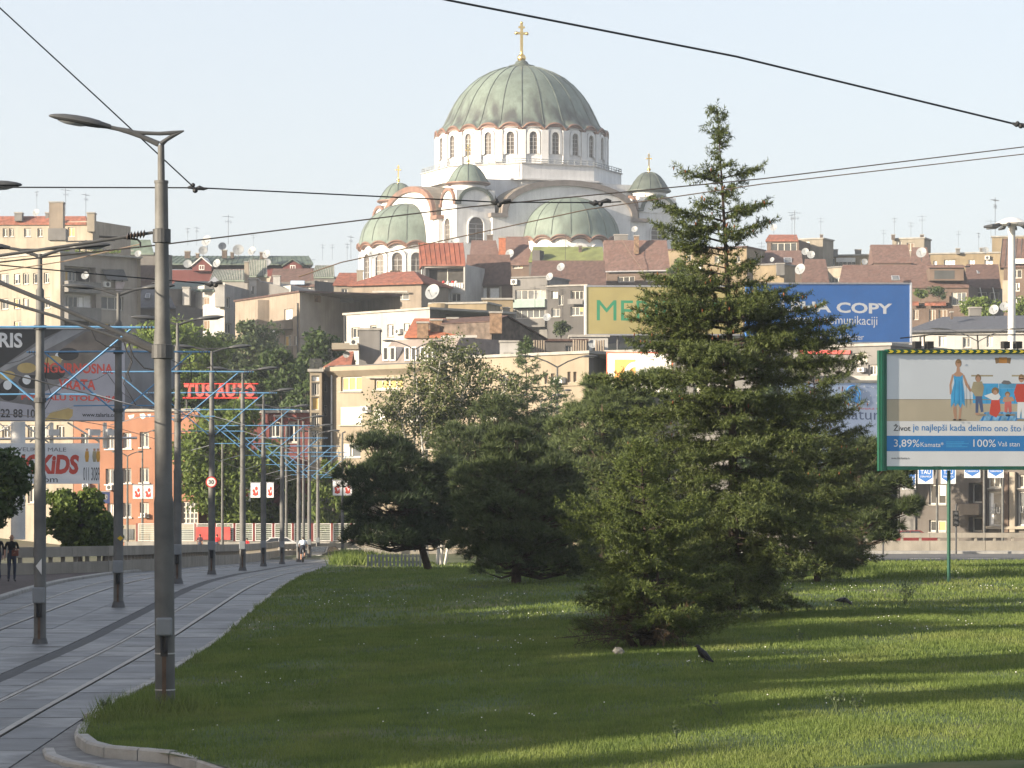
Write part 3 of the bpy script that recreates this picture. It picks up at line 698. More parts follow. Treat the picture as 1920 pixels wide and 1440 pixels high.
# ------------------------------------------------------------------ houses, front to back (photo columns and rows at true depth)
w_or = wall('orange', (.54, .235, .125), .25, .08); w_be = wall('beige', (.46, .38, .27), .25, .08); w_gy = wall('grey', (.30, .29, .28), .35)
w_wh = wall('white', (.62, .61, .59), .3); w_oc = wall('ochre', (.42, .32, .18), .3); w_br = wall('brown', (.20, .135, .10), .3)
w_lt = wall('cream', (.50, .43, .33), .4); w_dk = wall('dim', (.17, .16, .155), .35); w_red = wall('dark_red', (.22, .05, .045), .25); w_bg = wall('blue_grey', (.27, .31, .36), .3)
w_tan = wall('tan', (.44, .355, .27), .45)
def bal(root, fac, x0, x1, yt, yb, out, m, name='balcony'):
    """a balcony: floor slab, front parapet and cheeks as one piece"""
    a, b = fac.t(x0), fac.t(x1); z1, z0 = fac.z((x0+x1)/2, yt), fac.z((x0+x1)/2, yb); mb = MB()
    def bx(ta, tb, za, zb, oa, ob): mb.box(fac.at((ta+tb)/2, (za+zb)/2, (oa+ob)/2), (tb-ta, ob-oa, zb-za), fac.u, fac.n)
    bx(a, b, z0-.15, z0, .01, out); bx(a, b, z0, z1, out-.1, out); bx(a, a+.1, z0, z1, .01, out-.1); bx(b-.1, b, z0, z1, .01, out-.1)
    return mb.build(name, m, root)
def aircon(root, fac, x0, y0, x1, y1):
    a, b = fac.t(x0), fac.t(x1); z1, z0 = fac.z(x0, y0), fac.z(x0, y1); mb = MB(); mb.box(fac.at((a+b)/2, (z0+z1)/2, .25), (b-a, .45, z1-z0), fac.u, fac.n)
    o = mb.build('air_conditioner', M_white, root); mb = MB(); mb.lathe(fac.at((a+b)/2, (z0+z1)/2, .48), [(.01, .012), ((z1-z0)*.36, .01), ((z1-z0)*.4, 0)], 12, ax=fac.n); mb.build('fan_grille', M_dsteel, o)
def pipe(root, fac, x, y0, y1, m=None):
    mb = MB(); mb.tube([fac.p(x, y0, .15), fac.p(x, y1, .15)], .09, 6); mb.build('drainpipe', m or M_dsteel, root)
def skylight(root, x0, y0, x1, y1, D, tilt=.5):
    a, b = W(x0, y1, D), W(x1, y0, D+.9); mb = MB(); mb.prism([a, (b.x, a.y, a.z), b, (a.x, b.y, b.z)], (0, -.08, .12)); o = mb.build('skylight', M_alu, root)
    mb = MB(); mb.prism([(lerp(a.x, b.x, .12), lerp(a.y, b.y, .12)-.09, lerp(a.z, b.z, .12)+.125), (lerp(a.x, b.x, .88), lerp(a.y, b.y, .12)-.09, lerp(a.z, b.z, .12)+.125), (lerp(a.x, b.x, .88), lerp(a.y, b.y, .88)-.09, lerp(a.z, b.z, .88)+.125), (lerp(a.x, b.x, .12), lerp(a.y, b.y, .88)-.09, lerp(a.z, b.z, .88)+.125)], (0, -.01, .012)); mb.build('pane', M_glass2, o)
def chimney(root, x0, y0, x1, y1, D, m=M_brick, dp=None, cap=True, name='chimney'):
    a = W(x0, y1, D); b = W(x1, y0, D); dp = dp or (b.x-a.x); mb = MB(); mb.boxz(a.x, D, a.z, b.x, D+dp, b.z); o = mb.build(name, m, root)
    if cap: mb = MB(); mb.boxz(a.x-.08, D-.08, b.z+.002, b.x+.08, D+dp+.08, b.z+.16); mb.build('cap', M_conc, o)
    return o
def seams(root, e0, e1, r0, r1, n, m):
    for k in range(n+1):
        a = Vector(e0).lerp(Vector(e1), k/n); b = Vector(r0).lerp(Vector(r1), k/n); mb = MB(); mb.tube([a+Vector((0, -.02, .24)), b+Vector((0, -.02, .24))], .055, 4); mb.build('seam', m, root)

# orange corner block
f = Fac(138, 266, 372, 263)
r, zt = building('apartment_block', 'bright orange apartment block with pale window surrounds behind the tram poles', 'building', f, 773, 12, w_or,
    [(198, 812, 214, 842, 'p'), (230, 811, 246, 841, 'p'), (262, 810, 279, 839, 'p'), (152, 813, 166, 842, 'p'), (300, 809, 315, 838, 'p'), (198, 879, 214, 908, 'p'), (230, 878, 246, 906, 'p'), (262, 877, 279, 905, 'p'), (300, 876, 315, 904, 'p'),
     (168, 945, 185, 972, 'p'), (201, 944, 215, 972, 's'), (230, 943, 246, 970, 'p'), (262, 942, 279, 969, 'p'), (300, 941, 315, 968, 'p'), (340, 940, 371, 983, 'p', 4, 4), (340, 812, 354, 838, 'p'), (340, 876, 354, 903, 'p')], capm=M_conc)
for x0, y0, x1, y1 in ((196, 842, 216, 844), (228, 841, 248, 843), (260, 839, 281, 841), (196, 908, 216, 910), (228, 906, 248, 908), (260, 905, 281, 907), (228, 970, 248, 972), (260, 969, 281, 971)): panel(r, 'sill', f, x0, y0, x1, y1, .12, M_white, .11)
panel(r, 'plinth', f, 139, 984, 371, 1016, .10, w_lt, .09); panel(r, 'door', f, 262, 999, 281, 1016, .16, M_bblind, .05); panel(r, 'shop_window', f, 341, 992, 366, 1012, .16, M_glass2, .05); panel(r, 'shop_window', f, 232, 992, 252, 1012, .16, M_glass2, .05)
aircon(r, f, 203, 909, 213, 919); aircon(r, f, 158, 906, 169, 917); aircon(r, f, 267, 962, 276, 970); pipe(r, f, 222, 775, 984)
for pts in ([(262, 776), (270, 775), (274, 781), (268, 786), (263, 783)], [(240, 779), (252, 777), (250, 783), (243, 785)], [(276, 777), (283, 776), (281, 783)]): poly(r, 'bare_plaster', f, pts, .02, M_white)
# beige building left of it, seen under the big hoarding
f = Fac(-70, 274, 137, 267)
r, _ = building('apartment_block', 'beige block with rows of windows directly under the security door hoarding', 'building', f, 782, 12, w_lt, [(x, 797, x+15, 822, 'w') for x in (4, 28, 52, 76, 106)]+[(x, 856, x+15, 884, 'w') for x in (4, 28, 52, 76, 106)]+[(x, 915, x+15, 943, 'w') for x in (4, 28, 52, 76, 106)])
f = Fac(226, 292, 338, 300)
r, _ = building('apartment_block', 'plain grey wall of a block between the hoarding and the thick pole', 'building', f, 656, 10, w_bg, [(300, 690, 312, 712, 'w')])
# long beige building with mansard
f = Fac(621, 262, 838, 254); fb = f
r, zt = building('apartment_block', 'sunlit beige block with ochre blinds and grey mansard attic', 'building', f, 691, 13, w_be,
    [(639, 706, 678, 733, 'b', 3), (702, 711, 755, 730, 'b', 4), (639, 763, 679, 796, 's', 1, 1, .08), (702, 766, 723, 791, 's', 1, 1, .08), (775, 711, 815, 729, 'b', 3), (760, 765, 790, 790, 'p'), (640, 830, 676, 858, 'p'), (702, 830, 730, 856, 'p')], capm=M_lampg)
beige = r
mb = MB(); mb.prism([f.at(-.3, zt-.7, .02), f.at(-.3, zt-.1, .02), f.at(-.3, zt+.1, .55), f.at(-.3, zt-.25, .55)], f.u*(f.L+.3)); mb.build('cornice', w_be, r)
for x0, x1, y in ((637, 680, 734), (700, 757, 731), (637, 681, 797)): panel(r, 'sill', f, x0, y, x1, y+2, .16, M_conc, .15)
panel(r, 'canopy', f, 692, 708, 757, 709.6, .4, M_conc, .39); aircon(r, f, 683, 762, 696, 774); pipe(r, f, 624, 694, 1000, M_alu)
# mansard: leaning front, two-light dormers
d0, d1 = f.t(690), f.t(832); zm0, zm1 = zt+.25, f.z(760, 634); mb = MB()
P = [f.at(d0, zm0, -.6), f.at(d1, zm0, -.6), f.at(d1, zm1, -2.0), f.at(d0+.9, zm1, -2.0)]; Q = [f.at(d0, zm0, -9), f.at(d1, zm0, -9), f.at(d1, zm1, -8), f.at(d0+.9, zm1, -8)]
mb.add(P+Q, ((0, 1, 2, 3), (1, 5, 6, 2), (5, 4, 7, 6), (4, 0, 3, 7), (3, 2, 6, 7))); mo = mb.build('mansard', M_mans, r)
for x0, x1 in ((708, 719), (721, 732), (749, 759), (761, 771), (778, 788), (791, 802)):
    ta, tb = f.t(x0), f.t(x1); za, zb = f.z(x0, 676), f.z(x0, 650); mb = MB()
    frame_rect(mb, f, ta, tb, za, zb, -.72, .09, .12, 1); mb.box(f.at((ta+tb)/2, (za+zb)/2, -1.25), (tb-ta, .9, zb-za), f.u, f.n); o = mb.build('dormer', M_white, mo)
    m2 = MB(); m2.quad(f.at(ta+.08, za+.08, -.74), f.at(tb-.08, za+.08, -.74), f.at(tb-.08, zb-.08, -.74), f.at(ta+.08, zb-.08, -.74)); m2.build('pane', M_glass, mo)
# roof clutter left of the mansard
o, _ = slope_roof(r, Fac(609, 264, 664, 262), 611, 663, 692, 663, 4, M_tile, 655, 663); chimney(r, 673, 619, 712, 688, 263, w_gy, 3, name='stair_head')
panel(r, 'canopy_slab', Fac(622, 261, 672, 261), 622, 643, 672, 655, .0, w_lt, 2.); aircon(r, Fac(655, 260, 672, 260), 656, 637, 670, 647)
f = Fac(581, 261, 603, 261)
r2, z2 = building('stair_tower', 'narrow stair tower with stacked loggias at the left end of the beige block', 'tower', f, 697, 4, w_be, [(584, 704, 599, 715, 's', 1), (584, 717, 599, 742, 'd', 3), (584, 744, 598, 769, 'b', 1), (584, 774, 598, 800, 'd', 3), (584, 806, 598, 832, 'd', 3), (584, 840, 598, 866, 'p', 3)])
mb = MB()
for k in range(10): mb.boxz(f.at(f.L*k/9, 0).x-.03, 261, z2+.2, f.at(f.L*k/9, 0).x+.03, 261.06, z2+1.0)
mb.boxz(f.at(0, 0).x, 261, z2+1.003, f.at(f.L, 0).x, 261.06, z2+1.06); mb.build('railing', M_dsteel, r2)
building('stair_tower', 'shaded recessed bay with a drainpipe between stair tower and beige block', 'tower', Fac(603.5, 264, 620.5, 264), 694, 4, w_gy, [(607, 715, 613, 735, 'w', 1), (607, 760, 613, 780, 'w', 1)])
# flat part of the long building
f = Fac(839, 253.5, 1104, 244)
r, zt = building('apartment_block', 'flat roofed sunlit beige block with brown shutter strips behind the spiky cedars', 'building', f, 674, 14, w_be,
    [(898, 704, 905, 723, 'k', 1), (911, 703, 921, 722, 'k', 1), (943, 702, 973, 722, 'k', 2), (1001, 702, 1008, 721, 'k', 1), (1021, 701, 1028, 720, 'k', 1), (1033, 700, 1040, 720, 'k', 1), (1064, 697, 1070, 717, 'k', 1), (1075, 697, 1081, 716, 'k', 1),
     (850, 706, 874, 724, 'k', 2), (943, 767, 957, 777, 'k', 1), (905, 768, 930, 786, 'p', 2), (1083, 757, 1103, 776, 'd', 2), (1010, 764, 1030, 780, 'p', 2), (1060, 762, 1075, 778, 'k', 1), (900, 822, 930, 846, 'p'), (960, 822, 990, 846, 'p'), (1040, 820, 1070, 842, 'p')], rside=False, xt=839)
flat = r; aircon(r, f, 1046, 708, 1061, 719)
mb = MB(); mb.prism([f.at(0, f.z(970, 727), .02), f.at(0, f.z(970, 725), .02), f.at(0, f.z(970, 725), .12), f.at(0, f.z(970, 727), .12)], f.u*f.L); mb.build('string_course', w_be, r)
fr = Fac(1104.3, 244, 1139, 256); mb = MB(); grid_wall(mb, fr, 0, fr.L, -2, zt, []); mb.build('side_wall', w_gy, r)  # shaded return of the beige block, its shade painted as grey plaster
chimney(r, 937, 642, 972, 672, 250, w_wh, 1.6); panel(r, 'vent', Fac(937, 249.9, 972, 249.9), 944, 660, 958, 668, .02, M_conc)
for xs0, n in ((1002, 5), (1076, 6), (1118, 4)):
    for k in range(n): p = W(xs0+k*4.6, 664, 252); mb = MB(); mb.tube([p-Vector((0, 0, .3)), p+Vector((0, 0, 1.05+.1*RN.random()))], .085, 7); mb.build('flue', w_tan, r)
# the orange and white sign panel right of it
f = Fac(1137, 243, 1260, 240)
sgn = thing('sign_panel', 'white advertising panel with red border and orange square half behind the spruce', 'sign', f.p(1198, 740, -.2))
panel(sgn, 'border', f, 1137, 660, 1262, 735, 0, mat('sign_red', (.42, .09, .05), .6)); panel(sgn, 'face', f, 1140, 663, 1259, 735, .04, M_white); panel(sgn, 'square', f, 1153, 674, 1192, 720, .07, mat('sign_orange', (.62, .27, .06), .6))
c = f.p(1192, 702, .10); mb = MB(); mb.lathe(c, [(.55, 0), (.55, .03), (.95, .03), (.95, 0)], 28, ax=f.n); mb.build('ring', M_white, sgn)
building('apartment_block', 'grey rendered block carrying the orange and white panel', 'building', Fac(1138, 250, 1420, 246), 662, 10, w_gy, [(1300, 720, 1320, 745, 'w'), (1350, 720, 1370, 745, 'w')])
# red roofed house with brick chimneys behind the mansard
f = Fac(758, 288, 832, 287)
r, zt = building('house', 'old house with three brick chimneys on a bright red tiled roof', 'house', f, 634, 10, w_wh, [], cap=False)
slope_roof(r, f, 760, 920, 634, 601, 5, M_tile_lit, 777, 918)
for x0, y0, x1, y1, D in ((782, 606, 803, 634, 287), (807, 601, 829, 630, 288), (838, 598, 859, 626, 289)): chimney(r, x0, y0, x1, y1, D, M_brick)
f = Fac(831, 286, 922, 285); building('house', 'shade-tinted side wall of a house below the red roof', 'house', f, 634, 3, w_bg, [], capm=w_wh)  # shaded house side, its bluish shade put into the plaster colour
f = Fac(922, 284, 1028, 290)
r = thing('house', 'dark brick gable wall of a house with a tall brick chimney at its left', 'house', f.at(f.L/2, 8, -3))
mb = MB(); mb.prism([f.p(922, 700), f.p(922, 604), f.p(949, 594), f.p(1022, 636), f.p(1028, 700)], -f.n*8); mb.build('gable_wall', M_brickd, r); chimney(r, 918, 587, 941, 625, 283, M_brick)
mb = MB(); mb.prism([f.p(922, 603, .2), f.p(949, 593, .2), f.p(949, 591.5, .2), f.p(922, 601.5, .2)], -f.n*8.3); mb.prism([f.p(949, 593, .2), f.p(1024, 637, .2), f.p(1024, 635, .2), f.p(949, 591, .2)], -f.n*8.3); mb.build('roof', M_tile_dk, r)
f = Fac(1000, 296, 1100, 296); building('house', 'low dark house with vent pipes right of the brick gable', 'house', f, 640, 6, w_dk, [(1060, 648, 1072, 660, 'w')], capm=M_tile_dk)
# white garret under the yellow hoarding
f = Fac(1070, 300, 1140, 300); r, _ = building('house', 'white roof hut with a two light window under the yellow hoarding', 'house', f, 632, 5, w_wh, [(1103, 644, 1118, 660, 'w'), (1080, 645, 1092, 660, 'p')])
# grey wall house in the middle
f = Fac(646, 342, 806, 332)
r, zt = building('apartment_block', 'long low pale grey block with small windows above the concrete stair head', 'building', f, 591, 12, w_wh, [(659, 614, 675, 634, 'w'), (694, 610, 706, 618, 'w', 1), (726, 608, 738, 631, 'w'), (757, 606, 769, 620, 'w')], rside=False, xt=646)
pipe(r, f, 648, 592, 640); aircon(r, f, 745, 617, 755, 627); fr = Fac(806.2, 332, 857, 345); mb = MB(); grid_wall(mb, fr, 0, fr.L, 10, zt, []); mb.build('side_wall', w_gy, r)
f = Fac(806, 392, 912, 390); r, zt = building('house', 'ochre plastered curved parapet house below the large dish', 'house', f, 571, 6, w_oc, [])
mb = MB(); c = f.p(822, 592, -1); mb.lathe((c.x, c.y, c.z-4), [(1.6, 0), (1.6, 4.+(592-570)*390/F), (1.4, 4.1+(592-570)*390/F), (.01, 4.15+(592-570)*390/F)], 20); mb.build('round_turret', w_oc, r)
f = Fac(905, 400, 962, 400); r, _ = building('house', 'narrow ochre wall with a dark slot right of the curved parapet', 'house', f, 562, 5, w_oc, [(912, 576, 918, 590, 'd', 1), (935, 580, 950, 592, 'd')]); chimney(r, 943, 578, 956, 592, 396, w_lt)
# tall corner house with wide blank wall
f = Fac(441, 418, 562, 400)
r, zt = building('apartment_block', 'old tan corner house with sunlit window front and wide blank side wall', 'building', f, 566, 14, w_tan, [(533, 579, 548, 600, 's'), (505, 607, 523, 628, 'w'), (533, 629, 546, 650, 'p'), (552, 630, 557, 647, 'w', 1), (465, 580, 478, 598, 'w'), (505, 652, 522, 672, 'w'), (533, 674, 546, 695, 'p')], cap=True, capm=M_tile_dk, rside=False, xt=441)
bal(r, f, 524, 549, 602, 616, 1.2, w_tan); bal(r, f, 524, 549, 650, 664, 1.2, w_tan)
fs = Fac(562.2, 400, 702, 421); mb = MB(); grid_wall(mb, fs, 0, fs.L, 10, zt+.2, []); mb.build('side_wall', wall('lifted_shade', (.58, .50, .42), .3), r); pipe(r, f, 560, 568, 680)  # shaded side wall has its own paler plaster colour to lift the shade
chimney(r, 575, 554, 600, 566, 404, M_brick); chimney(r, 620, 553, 662, 566, 411, w_gy, 2.)
mb = MB(); mb.prism([f.at(f.t(478), 10), f.at(f.t(505), 10), f.at(f.t(502), 10, 1.4), f.at(f.t(481), 10, 1.4)], (0, 0, zt-10.4)); mb.build('bay', w_tan, r)
# white house with brown windows
f = Fac(312, 448, 421, 432)
r, zt = building('house', 'white house with small brown windows behind the bright green tree', 'house', f, 545, 10, w_wh, [(318, 561, 331, 573, 'k'), (380, 557, 392, 572, 'k'), (350, 562, 360, 572, 'k', 1), (330, 600, 345, 618, 'k'), (380, 600, 393, 618, 'k')], cap=False, rside=False, xt=312)
slope_roof(r, f, 312, 405, 547, 530, 5, M_cgreen, 330, 400); chimney(r, 342, 540, 355, 572, 437, w_wh, 2.); chimney(r, 403, 536, 421, 575, 431, w_wh, 2.)
fs = Fac(421.3, 432, 470, 445); mb = MB(); h = [(fs.t(423), fs.t(431), fs.z(427, 577), fs.z(427, 557)), (fs.t(423), fs.t(434), fs.z(428, 626), fs.z(428, 606))]; grid_wall(mb, fs, 0, fs.L, 12, fs.z(425, 533), h); mb.build('side_wall', wall('shaded_white', (.42, .42, .43), .35), r)  # shaded side of the white house, shade put into a darker white
for hh in h: window(r, fs, hh, 'w')
pz = W(401, 530, 432); mb = MB(); mb.add([(pz.x-.85, 432, pz.z), (pz.x+.85, 432, pz.z), (pz.x+.85, 434, pz.z), (pz.x-.85, 434, pz.z), (pz.x, 433, pz.z+.95)], ((0, 1, 4), (1, 2, 4), (2, 3, 4), (3, 0, 4))); mb.build('vent_hood', M_alu, r)
f = Fac(467, 444, 482, 444); r, _ = building('house', 'narrow white gable strip with one dark window left of the grey slope', 'house', f, 524, 5, w_wh, [(470, 536, 477, 552, 'w', 1)])
f = Fac(480, 440, 580, 436)
r = thing('house', 'house with a plain grey sloping wall stepping down to the right', 'house', f.at(f.L/2, 20, -4)); mb = MB(); mb.prism([f.p(481, 640), f.p(481, 526), f.p(520, 535), f.p(578, 556), f.p(580, 640)], -f.n*9); mb.build('wall', w_gy, r); chimney(r, 512, 518, 525, 537, 439, w_wh, 1.2)
# green sheet roofs of the left skyline
f = Fac(262, 525, 588, 520)
r, zt = building('terrace_house', 'long dark red terrace with green sheet roof and white gabled dormers on the skyline', 'house', f, 507, 12, w_red, [(372, 494, 377, 503, 'p', 1)], cap=False)
o, (e0, e1, r0, r1) = slope_roof(r, f, 262, 588, 497, 482, 5, M_cgreen, 290, 578); seams(o, e0, e1, r0, r1, 34, M_cgreen)
for x0, x1, yp in ((361, 401, 484), (278, 296, 485), (469, 490, 486), (531, 572, 488)):
    xm = (x0+x1)/2; mb = MB(); mb.prism([f.p(x0+2, 509, .9), f.p(x1-2, 509, .9), f.p(x1-2, 500, .9), f.p(xm, yp+2, .9), f.p(x0+2, 500, .9)], -f.n*3); o = mb.build('dormer', w_red, r)
    for xa in (x0, x1):
        mb = MB(); mb.prism([f.p(xa, 501, 1.2), f.p(xm, yp, 1.2), f.p(xm, yp-2, 1.2), f.p(xa, 499, 1.2)], -f.n*4); mb.build('dormer_roof', M_white if x0 == 361 else M_cgreen, o)
    m2 = MB(); frame_rect(m2, f, f.t(xm-5), f.t(xm+5), f.z(xm, 507), f.z(xm, 498), .93, .1, .05, 2); wo = m2.build('window', M_white, o)
for x0, y0, x1, y1 in ((346, 472, 356, 484), (416, 470, 425, 484), (367, 476, 373, 484), (432, 474, 438, 484), (487, 474, 500, 486)): chimney(r, x0, y0, x1, y1, 524, M_brickd, 1.)
f = Fac(398, 490, 470, 486); r, zt = building('house', 'house with ribbed green roof in front of the red terrace', 'house', f, 528, 8, w_gy, [], cap=False); o, q = slope_roof(r, f, 396, 468, 528, 508, 4, M_cgreen, 402, 464); seams(o, *q, 22, M_conc)
f = Fac(464, 480, 508, 478); r, zt = building('house', 'small house with steep striped green roof and pale end wall', 'house', f, 520, 6, w_lt, [], cap=False); o, q = slope_roof(r, f, 466, 503, 520, 490, 2.5, M_cgreen, 467, 499); seams(o, *q, 11, M_conc); chimney(r, 458, 492, 466, 530, 477, w_lt, 1.)
f = Fac(508, 470, 590, 466); r, zt = building('house', 'dark grey roofed house with blue awning below the green roofs', 'house', f, 530, 8, w_dk, [(555, 533, 563, 545, 'p'), (590-14, 534, 586, 545, 'p')], cap=False); slope_roof(r, f, 506, 592, 538, 506, 5, M_tile_dk, 512, 586); panel(r, 'awning', f, 552, 527, 578, 534, 1.0, mat('blue_awning', (.22, .30, .42), .7), .1)
f = Fac(586, 500, 630, 498); r, zt = building('house', 'house with green ribbed roof left of the red hipped roof', 'house', f, 522, 6, w_dk, [(592, 526, 600, 538, 'p'), (606, 526, 614, 538, 'w')], cap=False); o, q = slope_roof(r, f, 586, 628, 522, 500, 3, M_cgreen, 592, 626); seams(o, *q, 12, M_conc)
f = Fac(258, 440, 318, 436); r, zt = building('house', 'house with rounded dark sheet roof between balcony block and thick pole', 'house', f, 545, 7, w_dk, [(283, 516, 292, 530, 's', 1)], cap=False); slope_roof(r, f, 255, 320, 545, 500, 4, M_tile_dk, 262, 300)
f = Fac(262, 400, 330, 398); r, zt = building('house', 'dark roofed lower house just right of the balcony block', 'house', f, 575, 7, w_dk, [], cap=False); slope_roof(r, f, 258, 332, 580, 540, 4, M_slate, 268, 310); skylight(r, 272, 552, 282, 560, 400)
f = Fac(214, 470, 292, 468); r, zt = building('house', 'roof storey with green sheet sides behind the balcony block', 'house', f, 475, 6, w_dk, [(235, 462, 250, 470, 'p')], cap=False); slope_roof(r, f, 214, 290, 478, 452, 2.2, M_cgreen, 222, 282)
# left balcony block on the corner
f = Fac(-66, 394, 113, 380); f2 = Fac(113, 380, 259, 389)
r, zt = building('apartment_block', 'beige corner block with roof garden, loggias and draped awnings at left', 'building', f, 474, 12, w_lt, [(0, 513, 17, 535, 'p'), (26, 513, 38, 533, 'w'), (43, 512, 54, 533, 'w'), (62, 512, 70, 532, 'w', 1), (82, 511, 92, 531, 'w'), (2, 560, 16, 580, 'p'), (26, 559, 38, 579, 'w'), (43, 559, 54, 579, 'w'), (82, 558, 94, 578, 'p'), (-30, 512, -18, 534, 'w'), (-30, 560, -18, 580, 'w'), (26, 602, 40, 614, 'p')], rside=False, xt=113)
hs = [((121, 500, 180, 528), 'd', 1, 1.2), ((190, 505, 230, 528), 'w', 2, .3), ((121, 550, 180, 577), 's', 1, .9), ((190, 556, 231, 581), 'w', 3, .3), ((121, 597, 180, 618), 'd', 1, 1.2), ((190, 606, 230, 628), 'w', 2, .3)]
mb = MB(); hh = [(f2.t(q[0]), f2.t(q[2]), f2.z((q[0]+q[2])/2, q[3]), f2.z((q[0]+q[2])/2, q[1]), d) for q, k, c, d in hs]; grid_wall(mb, f2, 0, f2.L, 8, zt, hh); mb.build('side_wall', wall('shaded_plaster', (.50, .44, .385), .3), r)
for h, (q, k, c, d) in zip(hh, hs): window(r, f2, h, k, c)
window(r, f2, (f2.t(129), f2.t(150), f2.z(140, 527), f2.z(140, 507), .9), 'w', 3); window(r, f2, (f2.t(132), f2.t(162), f2.z(147, 577), f2.z(147, 555), .6), 'w', 3)
bal(r, f2, 119, 181, 529, 547, .9, w_gy); bal(r, f2, 119, 181, 577, 600, .9, w_gy); aircon(r, f2, 192, 528, 203, 538)
mb = MB(); mb.prism([f2.p(190, 506, .05), f2.p(231, 506, .05), f2.p(231, 527, .9), f2.p(192, 525, .9)], (0, 0, .05)); mb.build('awning', M_dsteel, r)
mb = MB(); mb.prism([f2.p(213, 528, .3), f2.p(232, 529, .3), f2.p(226, 546, .3), f2.p(214, 546, .3)], -f2.n*.05); mb.build('laundry', mat('laundry_pink', (.42, .36, .38), .9), r)
for k, (x0, x1, yt) in enumerate(((130, 140, 458), (148, 150, 452), (160, 162, 450), (176, 178, 452), (196, 210, 458))): chimney(r, x0, yt, x1, 473, 386+k*.4, M_dsteel, .3, False, 'terrace_frame')
mb = MB(); a, b = W(124, 453, 387), W(216, 451, 388); mb.tube([a, b], .09, 5); mb.build('pergola_beam', M_dsteel, r)
f = Fac(-60, 440, 174, 432)
r, zt = building('apartment_block', 'pale top floor block with brown tile band and big square chimney at top left', 'building', f, 421, 10, w_lt, [(5, 428, 14, 444, 'w'), (17, 428, 26, 444, 'w'), (45, 428, 58, 444, 'p'), (70, 428, 80, 444, 'w'), (127, 426, 140, 444, 'b')], cap=False, xt=0)
slope_roof(r, f, -60, 164, 422, 408, 2, M_tile, -60, 162); chimney(r, 163, 400, 177, 434, 431, w_lt, 2.); chimney(r, 27, 400, 41, 414, 436, w_gy, 1.5); chimney(r, 85, 400, 91, 410, 436, w_gy, 1.)
chimney(r, 92, 380, 118, 430, 425, w_tan, 1.9); chimney(r, 90, 428, 123, 450, 424.6, w_gy, 2.4, False, 'chimney_base')
# red hipped house
f = Fac(660, 434, 790, 430)
r, zt = building('house', 'tan house with hipped red tile roof and glazed balcony left of the rusty roof', 'house', f, 537, 9, w_tan, [(704, 549, 767, 563, 'p', 5)], cap=False); gable(r, f, zt, f.z(730, 508), 9, M_tile, .5, hip=3.6)
bal(r, f, 704, 738, 565, 581, .8, w_dk); aircon(r, f, 740, 565, 749, 573); panel(r, 'awning', f, 702, 546, 768, 549, .7, M_conc, .1); chimney(r, 731, 507, 750, 514, 437, M_brickd, 1.2, False)
f = Fac(626, 450, 662, 450); r, zt = building('house', 'smaller red roofed house tucked against the hipped house', 'house', f, 536, 8, w_lt, [(640, 541, 652, 556, 'w')], cap=False); slope_roof(r, f, 624, 672, 536, 514, 4, M_tile, 636, 672); chimney(r, 669, 508, 680, 532, 448, w_lt, 1.2)
# rusty roof house
f = Fac(794, 440, 872, 438)
r, zt = building('house', 'house with rusty seamed sheet roof over a dark loggia with flowers', 'house', f, 498, 8, w_wh, [(797, 501, 869, 531, 'd', 2, 1, 1.4), (833, 543, 845, 567, 's', 1), (846, 550, 864, 566, 'd', 2)], cap=False)
o, q = slope_roof(r, f, 792, 874, 499, 458, 3.2, M_rust, 785, 868); seams(o, *q, 9, M_rust)
for k in range(16): mb = MB(); x = 796+k*4.6; mb.prism([f.p(x, 540, .1), f.p(x+3, 540, .1), f.p(x+3, 531.5, .1), f.p(x, 531.5, .1)], -f.n*.06); mb.build('parapet_slat', M_white, r)
for k in range(7): p = f.p(806+k*8+RN.uniform(-2, 2), 529, -.3); mb = MB(); mb.ball(p, .22, 7, 5); mb.build('flower_pot', RN.choice((M_red, M_white, w_tan)), r)
pipe(r, f, 793, 500, 570)
# dark mansard house
f = Fac(873, 446, 960, 443)
r, zt = building('house', 'house with dark steep mansard roof and two white shuttered windows', 'house', f, 534, 9, w_br, [(894, 539, 913, 561, 's', 1), (917, 539, 936, 561, 's', 1)], cap=False); slope_roof(r, f, 871, 962, 536, 480, 3, M_tile_dk, 876, 956); panel(r, 'window_bay', f, 890, 537, 893, 562, .1, w_lt); panel(r, 'window_bay', f, 937, 537, 941, 562, .1, w_lt)
f = Fac(880, 500, 938, 498); r, zt = building('house', 'house with plain reddish roof left of the stepped roof below the front tower', 'house', f, 482, 8, w_wh, [], cap=False); slope_roof(r, f, 882, 938, 482, 453, 4, M_tile_br, 884, 930); chimney(r, 913, 441, 924, 455, 503, M_brickd, 1.)
f = Fac(935, 495, 996, 493); r, zt = building('house', 'house with stepped red brown roofs and orange chimney below the front tower', 'house', f, 497, 8, w_br, [(962, 495, 980, 503, 'w')], cap=False); slope_roof(r, f, 940, 998, 498, 446, 5, M_tile_br, 938, 990); chimney(r, 935, 446, 948, 484, 494, mat('orange_brick', (.36, .13, .07), .9, .2, 3., .3), 1.)
f = Fac(992, 488, 1134, 484); r, zt = building('house', 'house with long moss green roof right in front of the big apse', 'house', f, 491, 9, w_dk, [], cap=False); slope_roof(r, f, 992, 1134, 492, 465, 5, M_moss, 1000, 1130); chimney(r, 1085, 462, 1091, 480, 488, M_brickd, .6); panel(r, 'dormer', f, 1002, 470, 1016, 492, 1.0, w_dk, 2.)
f = Fac(996, 462, 1136, 458); r, zt = building('house', 'house with dark tiled lower roof and small blue skylight', 'house', f, 538, 9, w_dk, [(1040, 541, 1056, 556, 'd'), (1100, 541, 1118, 556, 'p')], cap=False); slope_roof(r, f, 994, 1138, 538, 491, 5, M_tile_dk, 998, 1134); skylight(r, 1105, 501, 1114, 508, 463)
f = Fac(961, 440, 1026, 438)
